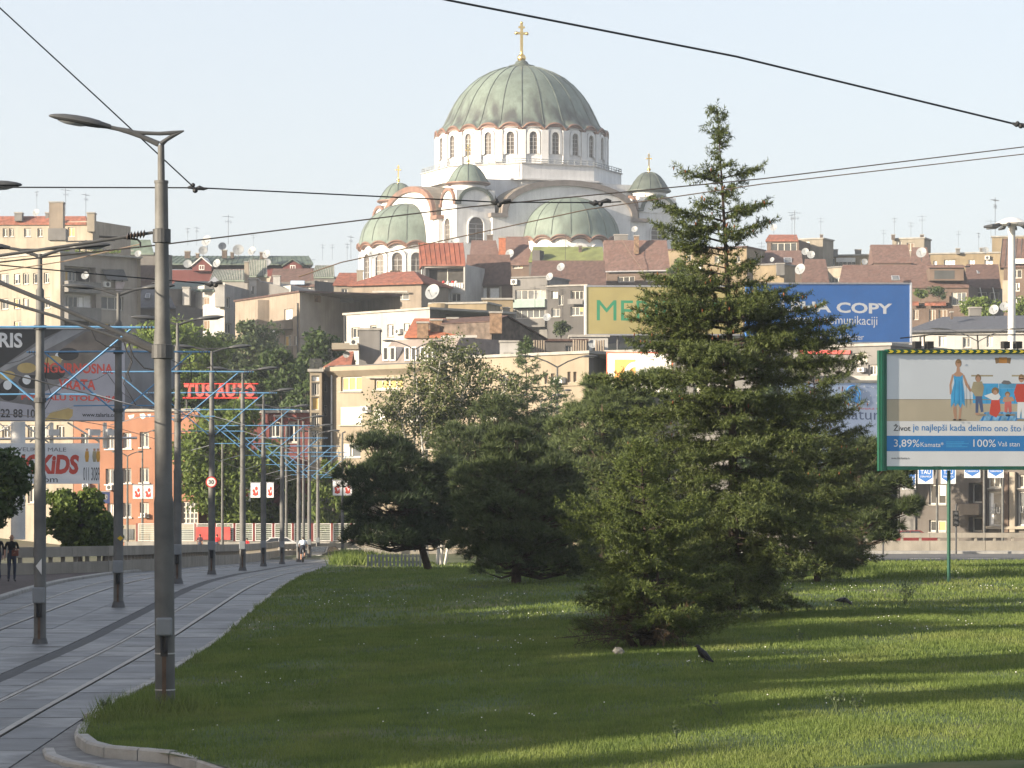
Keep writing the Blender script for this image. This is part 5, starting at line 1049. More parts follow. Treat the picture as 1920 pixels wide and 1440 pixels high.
# ------------------------------------------------------------------ distant street lamps
def street_lamp(px, D, ytop, label, spread=70, m=None, both=(1, 1), zb=None):
    k = D/F; X = (px-CX)*k; zt = H+(HY-ytop)*k; zb = hill(D)+.4 if zb is None else zb; r = thing('street_lamp', label, 'street lamp', (X, D, zb), 'street lamps around the junction')
    shaft(r, (X, D, zb), [(0, .11), (3, .09), (zt-zb, .055)], n=8)
    for s, on in zip((-1, 1), both):
        if not on: continue
        w = spread*k; mb = MB(); mb.tube([(X, D, zt-.02), (X+s*w*.25, D, zt+w*.13), (X+s*w*.55, D, zt+w*.24), (X+s*w*.62, D, zt+w*.25)], [.05, .045, .04, .035], 6); mb.build('lamp_arm', M_lampg, r)
        lamp_head(r, (X+s*w*.6, D, zt+w*.25), (X+s*w, D, zt+w*.27), .17*w/2.2)
    return r
street_lamp(1045, 190, 688, 'tall double street lamp standing among the spiky cedars', 76)
street_lamp(1014, 212, 752, 'lower double street lamp just left of the tall one by the cedars', 42); street_lamp(1012+22, 236, 742, 'double street lamp partly hidden behind the cedars', 38)
street_lamp(777, 232, 655, 'double street lamp in front of the grey mansard', 60)
street_lamp(642, 200, 812, 'street lamp carrying the red and white banner at left of the dark pine', 6, both=(0, 1))
street_lamp(185, 258, 812, 'small street lamp in front of the orange block, left', 26); street_lamp(239, 256, 855, 'small street lamp in front of the orange block, centre', 30); street_lamp(267, 257, 815, 'small street lamp with white banners in front of the orange block', 28, both=(0, 1))
street_lamp(1834, 300, 640, 'double street lamp right of the blue hoarding', 90, both=(1, 1)); street_lamp(1680, 280, 672, 'low street lamp behind the big billboard', 40)
hm = thing('high_mast', 'tall white floodlight mast at the right edge', 'light mast', W(1897, 700, 320)); kx = 320/F; X = (1897-CX)*kx; zt = H+(HY-420)*kx
shaft(hm, (X, 320, 6), [(0, .42), (zt-6, .36)], m=M_white, n=14)
mb = MB(); mb.lathe((X, 320, zt-.2), [(.4, 0), (1.6, .1), (1.7, .25), (.7, .75), (.01, .85)], 20); mb.build('crown', M_white, hm, True)
for k in range(10):
    a = 2*PI*k/10; b = Vector((X+math.cos(a)*1.4, 320+math.sin(a)*1.4, zt-.15)); t = Vector((X+math.cos(a)*2.8, 320+math.sin(a)*2.8, zt-.3)); mb = MB(); mb.tube([b, b.lerp(t, .3), t], [.1, .24, .12], 7); mb.build('floodlight', M_lampg, hm)

# ------------------------------------------------------------------ hoardings
M_sky = mat('hoarding_blue', (.045, .16, .46), .5, .05, .6); M_yel = mat('hoarding_yellow', (.33, .285, .125), .6, .06, .5); M_grn = mat('lettering_green', (.035, .22, .12), .6, .05)
M_pw = mat('print_white', (.66, .67, .69), .5, .03, 1.); M_pr = mat('print_red', (.50, .07, .05), .5, .05); M_pk = mat('print_black', (.03, .03, .032), .5, .1); M_dl = mat('print_dim', (.30, .31, .37), .5, .1, .5); M_pg = mat('print_grey', (.14, .14, .15), .5, .25, .8); M_pb = mat('print_blue', (.03, .19, .48), .5, .05); M_pt = mat('print_cyan', (.06, .33, .62), .5, .08, 3.)
M_sk = mat('print_skin', (.42, .25, .17), .5, .08); M_lg = mat('print_pale', (.56, .60, .65), .5, .04, .5); M_fl = mat('print_floor', (.42, .37, .28), .5, .08, .6); M_br2 = mat('print_brown', (.22, .14, .07), .5, .1); M_or = mat('print_orange', (.55, .30, .06), .5, .1); M_kh = mat('print_khaki', (.34, .30, .20), .5, .1); M_jn = mat('print_denim', (.08, .11, .20), .5, .1); M_gt = mat('print_gold', (.36, .28, .12), .5, .1)
def legs_frame(root, f, xs, y0, y1, m=None, r=.12, out=-.4):
    for x in xs: mb = MB(); mb.tube([f.p(x, y0, out), f.p(x, y1, out)], r, 7); mb.build('post', m or M_dsteel, root)
# security door hoarding
f = Fac(-75, 210, 234, 215)
hb = thing('hoarding', 'large grey hoarding for security doors with red lettering at left', 'hoarding', f.p(80, 800, -.5))
panel(hb, 'face', f, -75, 617, 234, 790, 0, M_pg, .2); panel(hb, 'edge', f, -75, 612, 237, 616.8, .1, M_alu, .3)
poly(hb, 'print', f, [(-75, 618), (10, 618), (118, 618), (70, 640), (0, 690), (-75, 730)], .015, M_pk); poly(hb, 'print', f, [(118, 618), (160, 618), (0, 700), (-75, 742), (-75, 730), (0, 690)], .016, mat('print_silver', (.24, .25, .27), .4, .1))
poly(hb, 'print', f, [(150, 690), (234, 640), (234, 788), (60, 788), (85, 762), (60, 748), (110, 720)], .017, M_dl); poly(hb, 'print', f, [(160, 622), (234, 617.5), (234, 640), (150, 690), (100, 700), (90, 672)], .018, mat('print_grey_brown', (.15, .13, .115), .5, .2, 1.))
for cx, cy, rx, ry, m in ((100, 676, 16, 9, M_gt), (50, 690, 18, 10, M_gt), (14, 704, 15, 9, M_gt), (128, 664, 20, 12, M_pk), (60, 716, 26, 13, M_pk), (16, 732, 20, 20, M_pk), (100, 700, 22, 12, M_pk), (50, 712, 8, 9, M_lg), (14, 722, 8, 9, M_lg), (112, 668, 9, 8, M_lg)):
    poly(hb, 'print', f, [(cx+rx*math.cos(a), cy+ry*math.sin(a)) for a in [2*PI*k/16 for k in range(16)]], .02+.002*RN.random()+(.004 if m is M_gt else .0), m)
poly(hb, 'print', f, [(84, 788), (96, 772), (124, 764), (137, 768), (136, 780), (128, 788)], .021, M_gt); poly(hb, 'print', f, [(-75, 752), (0, 752), (60, 760), (78, 788), (-75, 788)], .019, M_dl)
text(hb, 'lettering', f, 'ALARIS', -70, 623, 42, 651, .03, M_pw, .03)
text(hb, 'lettering', f, 'SIGURNOSNA', 78, 681, 212, 700, .03, M_pr, .03); text(hb, 'lettering', f, 'VRATA', 110, 711, 179, 731, .03, M_pr, .03); text(hb, 'lettering', f, 'PVC I ALU STOLARIJA', 40, 741, 220, 754, .03, M_pr, .03)
text(hb, 'lettering', f, '22 88 10', 1, 767, 66, 783, .03, M_pk, .02); text(hb, 'lettering', f, 'www.talaris.co.yu', 154, 774, 230, 784, .03, M_pk, .02)
legs_frame(hb, f, (-60, 45, 100, 200), 792, 840, M_white, .14); mb = MB()
for a, b in (((-30, 828), (30, 792)), ((45, 792), (95, 830)), ((100, 792), (60, 828)), ((130, 792), (190, 828)), ((45, 828), (0, 792))): mb.tube([f.p(*a, -.4), f.p(*b, -.4)], .06, 5)
tag(mb.build('truss', M_white, hb), kind='stuff'); mb = MB(); mb.tube([f.p(-60, 823, -.2), f.p(258, 821, -.2)], .1, 6); mb.build('lamp_rail', M_alu, hb)
for x in (98, 175, 208): mb = MB(); mb.box(f.p(x, 811, .2), (.75, .4, .42), f.u, f.n); mb.build('spotlight', M_alu, hb)
# children's wear hoarding on a white column
f = Fac(-62, 156, 187, 159)
hb = thing('hoarding', 'white hoarding with red curly KIDS lettering on a white column', 'hoarding', f.p(45, 1010, -.6))
panel(hb, 'face', f, -62, 831, 187, 907, 0, M_pw, .25); text(hb, 'lettering', f, 'ODEĆA ZA VELIKE I MALE', -46, 836, 124, 846, .02, M_pg, .0); text(hb, 'lettering', f, 'NGKiDS', 18, 852, 148, 889, .02, M_pr, .05, shear=.12); text(hb, 'lettering', f, 'www.bl   .com', -20, 893, 108, 904, .02, M_pk, 0); text(hb, 'lettering', f, '011 3089', 156, 876, 187, 901, .02, M_pk, .0)
for k, (x, m) in enumerate(((163, M_or), (177, M_kh), (184, M_or))):
    poly(hb, 'print', f, [(x-3, 846), (x+3, 846), (x+4, 856), (x+2.5, 866), (x-2.5, 866), (x-4, 856)], .02, m); poly(hb, 'print', f, [(x-2, 841), (x+2, 841), (x+2, 845.5), (x-2, 845.5)], .02, M_sk)
mb = MB(); c = f.p(42, 1012, -.7); mb.tube([c, (c.x, c.y, f.p(42, 790).z)], .36, 16); mb.build('column', M_white, hb, True)
# red rooftop letters
f = Fac(344, 281, 484, 279); tl = thing('rooftop_sign', 'red rooftop letters on a rail in front of the dark trees', 'sign', f.p(415, 765, -.3))
for ch, x0, x1 in zip('TUSAUTO', (348, 369, 388, 407, 426, 447, 462), (367, 386, 405, 425, 444, 460, 481)): text(tl, 'letter', f, ch, x0, 721, x1, 744, .0, mat('sign_letter_red', (.36, .05, .04), .4, .1, 2.), .04, .35)
mb = MB(); mb.tube([f.p(344, 746, .1), f.p(484, 746, .1)], .08, 6); mb.tube([f.p(344, 719.5, -.05), f.p(484, 719.5, -.05)], .05, 6); mb.build('rail', M_red, tl); legs_frame(tl, f, (350, 395, 440, 478), 746, 800, M_dsteel, .08, 0)
building('house', 'low tiled roof house carrying the red rooftop letters', 'house', Fac(330, 287, 590, 283), 776, 8, w_red, [(365, 786, 388, 826, 'w', 3, 3), (420, 790, 440, 820, 'w'), (505, 790, 525, 820, 'w'), (540, 790, 560, 830, 'w')], capm=M_conc)
# yellow and blue hoardings
f = Fac(1097, 306, 1405, 309)
hb = thing('hoarding', 'yellow hoarding with green MERI lettering beside the spruce top', 'hoarding', f.p(1200, 640, -.4)); panel(hb, 'face', f, 1100, 538, 1392, 626, 0, M_yel, .3)
panel(hb, 'edge', f, 1096.5, 535, 1099.7, 629, .06, M_white, .4); panel(hb, 'edge', f, 1099.8, 535, 1392, 537.8, .05, M_alu, .36); panel(hb, 'edge', f, 1099.8, 626.3, 1392, 629, .05, M_alu, .36); text(hb, 'lettering', f, 'MERIDIAN', 1119, 564, 1374, 602, .02, M_grn, 0); legs_frame(hb, f, (1108, 1160, 1220, 1290, 1360), 628, 690)
f = Fac(1398, 298, 1708, 304.5)
hb = thing('hoarding', 'blue hoarding with white COPY lettering right of the spruce', 'hoarding', f.p(1550, 650, -.4)); panel(hb, 'face', f, 1399, 533, 1706, 641, 0, M_sky, .3)
panel(hb, 'edge', f, 1706.2, 530, 1709.5, 644, .05, M_pw, .36); panel(hb, 'edge', f, 1398, 530, 1706, 532.8, .05, M_alu, .36); panel(hb, 'edge', f, 1398, 641.3, 1706, 644, .05, M_alu, .36)
text(hb, 'lettering', f, 'ALPHA COPY', 1434, 566, 1673, 586, .02, M_pw, .03); text(hb, 'lettering', f, 'pamet u komunikaciji', 1472, 591, 1645, 613, .02, M_pw, .0); text(hb, 'lettering', f, 'Authorized Distributer', 1484, 625, 1620, 636, .02, M_pw, .0)
legs_frame(hb, f, (1412, 1480, 1550, 1620, 1695), 643, 700); mb = MB(); mb.boxz(f.p(1399, 650).x, 303, f.p(1399, 652).z, f.p(1706, 650).x, 303.6, f.p(1399, 645).z); mb.build('walkway', M_dsteel, hb)
# pale blue water banner on the grey block
f = Fac(1424, 244, 1810, 251)
hb = thing('banner', 'pale blue banner with grey natura lettering and blue spiral', 'banner', f.p(1620, 880, -.3)); panel(hb, 'face', f, 1424, 718, 1810, 868, 0, mat('print_pale_blue', (.34, .42, .58), .5, .1, .3), .3); panel(hb, 'edge', f, 1424, 713, 1812, 717.7, .06, M_conc, .36)
for k, (r0, a0, a1) in enumerate(((3, 0, 2*PI), (7, -1.2, 4.2), (12, -.9, 4.0), (18, -.8, 3.4))):
    cx, cy = 1602-k*1.0, 749-k*2; mb = MB(); nn = 20
    pts = [f.p(cx+r0*.8*math.cos(a), cy-r0*1.1*math.sin(a), .04) for a in [lerp(a0, a1, i/nn) for i in range(nn+1)]]; mb.tube(pts, .055, 4); mb.build('print', M_pb, hb)
text(hb, 'lettering', f, 'natura', 1581, 771, 1662, 787, .03, M_jn, .0); text(hb, 'lettering', f, 'KNJAZ MILOŠ', 1611, 764, 1670, 769, .03, M_pr, .0)
for k in range(26): poly(hb, 'print', f, [(lambda x, y, r: [(x+r*math.cos(a), y+r*math.sin(a)) for a in [2*PI*j/6 for j in range(6)]])(RN.uniform(1590, 1648), RN.uniform(724, 760), RN.uniform(.8, 2.))][0], .035, M_lg)
# the big billboard on a green post
pb = on_lawn(1780, 1091); Db = pb.y; f = Fac(1648, Db-.9, 2020, Db+1.7)
bb = thing('billboard', 'big green framed billboard of a family holding hands, on a green post', 'billboard', pb)
M_gf = mat('frame_green', (.012, .10, .065), .4, .1, 3.); M_gd = mat('frame_green_dark', (.015, .075, .05), .4, .1, 3.)
mb = MB(); zt_ = f.p(1780, 882).z; mb.tube([(pb.x, Db+.12, pb.z-.2), (pb.x, Db+.12, zt_)], .055, 12); mb.build('post', M_gd, bb, True)
mb = MB(); q_ = f.p(1985, 882); mb.tube([(q_.x, q_.y+.12, zl(q_.x, q_.y)-.2), (q_.x, q_.y+.12, zt_)], .055, 12); mb.build('post', M_gd, bb, True)
panel(bb, 'face', f, 1662, 663.5, 2006, 874, 0, M_pw, .10)
for x0, x1, o_, m in ((1647.5, 1650.5, .03, M_gd), (1650.6, 1656, .06, M_gf), (1656.1, 1661.8, .035, M_gf)): panel(bb, 'frame', f, x0, 657, x1, 883, o_, m, o_+.10)
panel(bb, 'frame', f, 1662, 874.3, 2010, 881, .05, M_gf, .15); panel(bb, 'frame', f, 1662, 655, 2010, 663.2, .06, M_gd, .2)
M_chev = mat('chevron_yellow', (.62, .50, .03), .5, .05)
for k in range(24): x = 1664+k*13.6; poly(bb, 'chevron', f, [(x, 656.5), (x+6, 656.5), (x+10, 659.2), (x+6, 662), (x, 662), (x+4, 659.2)], .075, M_chev)
panel(bb, 'print', f, 1662.5, 665, 2005, 750, .012, M_lg, .01); panel(bb, 'print', f, 1662.5, 750.1, 2005, 789.5, .012, M_fl, .01); panel(bb, 'print', f, 1662.5, 817, 2005, 846, .012, M_pb, .01)
text(bb, 'lettering', f, 'Život', 1675, 795, 1707, 808, .014, M_pk, .008); text(bb, 'lettering', f, 'je najlepši kada delimo ono što', 1711, 796, 1914, 812, .014, M_pb, .004); text(bb, 'lettering', f, 'imamo', 1919, 798, 1960, 808, .014, M_pb, .012)
text(bb, 'lettering', f, '3,89%', 1676, 824, 1724, 840, .02, M_pw, .0); text(bb, 'lettering', f, 'Kamata*', 1726, 829, 1769, 838, .02, M_pw, .0); text(bb, 'lettering', f, '100%', 1825, 824, 1867, 838, .02, M_pw, .0); text(bb, 'lettering', f, 'Vaš stan', 1871, 828, 1912, 837, .02, M_pw, .0)
text(bb, 'lettering', f, 'www.kbcbanka.rs', 1671, 857, 1705, 861, .02, M_pk, .0)
for k in range(4): panel(bb, 'print', f, 1774, 828+k*3, 1774+(34, 42, 30, 40)[k], 829.2+k*3, .016, M_pt, .003)
# printed scene: sofa, rug, shelves, lamp, five people hand in hand
O = .015
panel(bb, 'print', f, 1824, 720, 1836, 756, O, M_pt, .002); panel(bb, 'print', f, 1836.2, 728, 1925, 757, O, M_pt, .002); panel(bb, 'print', f, 1838, 719, 1872, 728, O+.001, M_pt, .002); panel(bb, 'print', f, 1873, 719, 1925, 727.8, O+.001, mat('print_sofa', (.09, .30, .50), .5), .002)
poly(bb, 'print', f, [(1836, 789), (1850, 772), (1925, 772), (1925, 789)], O, mat('print_rug', (.16, .36, .58), .5, .3, 6.), .002)
for x in (1842, 1858, 1874, 1890, 1906): poly(bb, 'print', f, [(x-3, 789), (x+4, 773), (x+7, 773), (x+1, 789)], O+.003, M_pb, .002)
panel(bb, 'print', f, 1821, 703, 1862, 706, O, M_kh, .002); panel(bb, 'print', f, 1897, 703, 1925, 706, O, M_kh, .002)
poly(bb, 'print', f, [(1865, 671), (1896, 671), (1894, 682), (1882, 679), (1878, 679), (1867, 682)], O, M_br2, .002); panel(bb, 'print', f, 1873, 670, 1888, 681, O+.003, mat('print_lamp', (.42, .20, .05), .5), .002)
poly(bb, 'print', f, [(1877, 718), (1882, 713), (1892, 714), (1897, 719), (1890, 721), (1880, 720)], O+.003, M_pg, .002)
def ell(cx, cy, rx, ry, n=14): return [(cx+rx*math.cos(2*PI*k/n), cy+ry*math.sin(2*PI*k/n)) for k in range(n)]
def fig(pieces):
    for k, (pts, m) in enumerate(pieces): poly(bb, 'print', f, pts, O+.005+.0012*k, m, .001)
M_psh = mat('print_shadow', (.27, .23, .17), .5, .1); M_pdk = mat('print_cyan_dark', (.035, .20, .42), .5, .1)
panel(bb, 'print', f, 1662.5, 748.5, 2005, 750, O+.001, M_psh, .001)
for cx, w_ in ((1795, 14), (1836, 10), (1866, 14), (1890, 10), (1915, 14)): poly(bb, 'print', f, ell(cx+4, 787.5 if cx in (1795, 1915) else 778, w_, 2.2, 12), O+.0035, M_psh, .001)
for k in range(6): x = 1850+k*13; panel(bb, 'print', f, x, 729, x+.8, 756, O+.0025, M_pdk, .001)
fig([([(1785, 702), (1789, 702), (1784, 722), (1785, 738), (1781, 740), (1780, 722)], M_sk), ([(1804, 702), (1808, 703), (1814, 718), (1822, 732), (1819, 735), (1810, 722)], M_sk), ([(1788, 752), (1793, 752), (1794, 786), (1790, 788), (1787, 770)], M_sk), ([(1799, 752), (1805, 752), (1801, 786), (1797, 788)], M_sk), (ell(1797, 681, 6, 8), M_br2), ([(1794, 688), (1799, 688), (1800, 697), (1806, 701), (1803, 710), (1790, 710), (1787, 702), (1793, 697)], M_sk), (ell(1797, 683, 4.3, 6), M_sk),
     ([(1788, 703), (1792, 706), (1801, 706), (1805, 703), (1805, 716), (1808, 738), (1809, 762), (1804, 756), (1801, 766), (1796, 756), (1790, 763), (1789, 755), (1783, 764), (1783, 740), (1789, 718)], M_pt), ([(1791, 712), (1792, 712), (1790, 754), (1788, 756)], M_pdk), ([(1797, 714), (1798, 714), (1799, 758), (1797, 760)], M_pdk), ([(1802, 714), (1803, 714), (1806, 752), (1804, 754)], M_pdk), ([(1794, 681), (1800, 681), (1800, 679), (1797, 677), (1794, 679)], M_br2), (ell(1789, 787, 3, 1.6, 8), M_pk), (ell(1799, 787, 3, 1.6, 8), M_pk)])
fig([([(1829, 742), (1841, 742), (1844, 772), (1839, 773), (1835, 752), (1834, 774), (1829, 774)], M_jn), ([(1825, 716), (1841, 715), (1845, 726), (1842, 743), (1828, 743), (1824, 736), (1820, 733)], M_kh), (ell(1834, 709, 5.5, 7.5), M_br2), (ell(1834, 711, 4.2, 5.6), M_sk), (ell(1833, 776, 5, 2, 8), M_sk)])
fig([([(1859, 748), (1874, 748), (1876, 770), (1868, 783), (1855, 776)], M_pr), ([(1859, 737), (1872, 737), (1876, 744), (1872, 750), (1860, 750), (1845, 742)], M_pw), (ell(1866, 733, 7, 7), M_br2), (ell(1866, 736, 4, 4.5), M_sk)])
fig([([(1884, 748), (1896, 748), (1897, 772), (1892, 774), (1890, 762), (1888, 774), (1883, 772)], mat('print_pink', (.52, .14, .12), .5)), ([(1882, 744), (1898, 744), (1902, 752), (1880, 754)], M_sk), (ell(1889, 739, 5, 5), M_br2), (ell(1889, 741, 3.4, 3.6), M_sk), (ell(1890, 779, 5, 2, 8), M_pk)])
fig([([(1908, 752), (1922, 752), (1921, 784), (1916, 784), (1915, 764), (1912, 784), (1907, 784)], M_pw), ([(1906, 720), (1926, 720), (1926, 754), (1906, 754), (1901, 736)], M_pr), (ell(1915, 709, 5.5, 7.5), M_br2), (ell(1915, 711.5, 4.2, 5.5), M_sk), ([(1911, 709), (1919, 709), (1919, 711), (1911, 711)], M_pk)])
# flood lamps on top of the billboard
for k, x in enumerate((1742, 1719, 1885, 1908)):
    mb = MB(); c = f.p(x, 647, .0); mb.box(c, (.22, .2, .22), f.u, f.n); mb.tube([f.p(x, 655, 0), c], .02, 5); mb.build('flood_lamp', M_black, bb)
mb = MB(); mb.tube([f.p(1700, 633, -.4), f.p(1760, 626, -.4), f.p(1840, 627, -.4), f.p(2000, 626, -.4)], .02, 5); mb.build('lamp_cable', M_black, bb); mb = MB(); [mb.tube([f.p(x, 655, -.35), f.p(x, 627, -.4)], .025, 5) for x in (1745, 1845)]; mb.build('cable_stand', M_black, bb)

# ------------------------------------------------------------------ flags on lamp posts
def flag(px0, py0, px1, py1, D, label, face, parts, group):
    c = W((px0+px1)/2, py1, D); r = thing('banner_flag', label, 'flag', c, group); ff = Fac(px0-50, D, px1+50, D)
    panel(r, 'cloth', ff, px0, py0, px1, py1, 0, face, .04)
    mb = MB(); mb.tube([ff.p(px0-1, py0, 0), ff.p(px1+1, py0, 0)], .04, 5); mb.build('bracket', M_alu, r)
    for nm, args in parts:
        if nm == 't': text(r, 'lettering', ff, args[0], *args[1:5], .02, args[5], .01)
        else: poly(r, 'emblem', ff, args[0], .015+.004*RN.random(), args[1], .005)
    return r
def posts(pxs, D, yt, yb, lab):
    for px, l in zip(pxs, lab): a = W(px, yb, D); r = thing('flag_post', l, 'post', a, 'posts carrying flags'); mb = MB(); mb.tube([a-Vector((0, 0, .8)), W(px, yt, D)], .10, 8); mb.build('post', M_pole, r)
def shield(x0, y0, x1, y1): w = x1-x0; return [(x0, y0), (x1, y0), (x1, lerp(y0, y1, .72)), (lerp(x0, x1, .5), y1), (x0, lerp(y0, y1, .72))]
TG = 'blue and white flags under the billboard'
for k, (x0, y0, x1, y1, l) in enumerate(((1691, 884, 1717, 918, 'blue and white shield flag, lowest and leftmost under the billboard'), (1721, 872, 1750, 907, 'blue and white shield flag left of the post between the two flags'), (1764, 872, 1792, 907, 'blue and white shield flag just left of the green billboard post'), (1808, 862, 1838, 896, 'blue and white shield flag above the concrete balcony'), (1852, 862, 1882, 896, 'blue and white shield flag above the glass panel with lettering'))):
    flag(x0, y0, x1, y1, 236, l, M_pw, [('p', (shield(x0+1.5, y0+3, x1-1.5, y1-3), M_sky)), ('t', ('TAU', x0+5, y0+9, x1-5, y0+17, M_pw)), ('t', ('CERAMICA', x0+4, y0+20, x1-4, y0+23, M_pw))], TG)
posts((1685, 1757, 1845.5, 1880), 237, 850, 1000, ['grey flag post at the far left under the billboard', 'grey flag post between the two blue flags', 'grey flag post right of the concrete balcony', 'thin flag post in front of the lettered glass panel'])
RG = 'white banners with red ornaments'
for x0, y0, x1, y1, D, l in ((249, 909, 267, 935, 256, 'white banner with red ornament, left half of the pair by the orange block'), (269, 909, 287, 935, 256, 'white banner with red ornament, right half of the pair by the orange block'), (470, 905, 488, 933, 253, 'white banner with red ornament, left of the tram pole'), (500, 905, 513, 933, 253, 'white banner with red ornament, right of the tram pole'), (624, 901, 641, 929, 199, 'white banner with red ornament by the dark pine, left of its lamp post'), (644, 901, 660, 929, 199, 'white banner with red ornament half hidden by the dark pine')):
    xm, ym = (x0+x1)/2, (y0+y1)/2; w = (x1-x0)
    flag(x0, y0, x1, y1, D, l, M_pw, [('p', ([(xm-w*.3, ym+9), (xm-w*.1, ym-2), (xm+w*.05, ym+6), (xm+w*.25, ym), (xm+w*.3, ym+9), (xm, ym+11)], M_pr)), ('p', (ell(xm+w*.1, ym-3, w*.16, 4, 8), M_pr)), ('p', (ell(xm-w*.22, ym+1, w*.1, 3, 8), M_pr))], RG)
KG = 'dark blue banners with a round white emblem'
for x0, x1, l in ((172, 186, 'dark blue banner with round emblem, left one of the pair'), (190, 206, 'dark blue banner with round emblem, right one of the pair')):
    xm = (x0+x1)/2; flag(x0, 922, x1, 944, 257, l, mat('flag_navy', (.03, .045, .13), .7), [('p', (ell(xm, 932, 4.6, 6), M_pg)), ('p', (ell(xm, 932, 3.4, 4.6), mat('flag_navy', (.03, .045, .13)))), ('t', ('K', xm-2, 929, xm+2, 935, M_pw))], KG)
flag(458, 914, 470, 940, 258, 'white poster panel with a dark red square behind the left banner', M_pw, [('p', ([(460, 917), (466, 917), (466, 931), (460, 931)], M_pr))], RG)
ff = Fac(370, 255.9, 440, 255.9); r = thing('poster', 'red advertising poster hanging on the slatted fence', 'poster', ff.p(400, 1012)); panel(r, 'sheet', ff, 367, 988, 432, 1012, .05, mat('poster_red', (.50, .10, .09), .6, .2, 1.), .04); panel(r, 'print', ff, 395, 992, 425, 1008, .07, mat('poster_pink', (.55, .30, .28), .6, .2, 1.), .01)

# ------------------------------------------------------------------ traffic lights
def traffic_light(px, py, D, label, facing=1, on=None):
    c = W(px, py, D); k = D/F; r = thing('traffic_light', label, 'traffic light', (c.x, D, -.2)); mb = MB(); mb.tube([(c.x+.05, D+.2, -.3), (c.x+.05, D+.2, c.z+.9)], .06, 8); mb.build('post', M_dsteel, r)
    mb = MB(); mb.boxz(c.x-.19, D-.14, c.z-.5, c.x+.19, D+.1, c.z+.5); mb.build('housing', M_black, r)
    for q in (-1, 0, 1):
        cc = (c.x, D-.145, c.z+.31*q); m_ = M_dsteel
        if on is not None and q == -1 and facing: m_ = on
        mb = MB(); mb.lathe(cc, [(.001, .01), (.12, .01), (.13, 0)], 14, ax=(0, -1, 0)); mb.build('lens', m_, r)
        mb = MB(); n = 9; mb.lathe(cc, [(.14, 0), (.14, .2), (.155, .2), (.155, 0)], 10, PI*0, PI, ax=(0, -1, 0)); mb.build('visor', M_black, r)
    return r
traffic_light(1655, 968, 205, 'traffic light showing a green arrow beside the pine', 1, mat('green_signal', (.05, .75, .50), .4, .02, emit=3.))
traffic_light(1792, 972, 206, 'unlit traffic light just right of the green billboard post', 0)

# ------------------------------------------------------------------ dishes and aerials
def make_dish():
    r = thing('satellite_dish', None, 'satellite dish', (0, 0, 0)); ax = Vector((-.25, -.92, .32)).normalized(); c = Vector((0, 0, .75))
    mb = MB(); mb.lathe(c, [(.001, 0), (.2, .015), (.36, .05), (.5, .10), (.51, .10), (.36, .03), (.2, -.005), (.001, -.02)], 22, ax=ax); mb.build('reflector', M_dish, r, True)
    mb = MB(); mb.tube([c-Vector((0, 0, .42))+ax*.06, c+ax*.5-Vector((0, 0, .1))], .014, 5); mb.box(c+ax*.52-Vector((0, 0, .09)), (.07, .12, .08)); mb.build('feed_arm', M_dsteel, r)
    mb = MB(); mb.tube([(0, .06, -.1), (0, .06, .72), c+ax*-.02], .03, 6); mb.build('mount', M_dsteel, r); return r
def make_aerial():
    r = thing('tv_aerial', None, 'aerial', (0, 0, 0)); mb = MB(); mb.tube([(0, 0, -.3), (0, 0, 3.0)], .022, 5); mb.build('mast', M_dsteel, r)
    mb = MB(); mb.tube([(-.75, 0, 2.75), (.75, 0, 2.75)], .013, 4); [mb.tube([(x, -.28+abs(x)*.1, 2.76), (x, .28, 2.76)], .010, 4) for x in (-.7, -.4, -.1, .2, .5, .72)]
    mb.tube([(-.45, 0, 2.2), (.5, 0, 2.2)], .013, 4); [mb.tube([(x, 0, 2.0), (x, 0, 2.4)], .010, 4) for x in (-.4, -.15, .1, .3, .48)]; tag(mb.build('elements', M_dsteel, r), kind='stuff'); return r
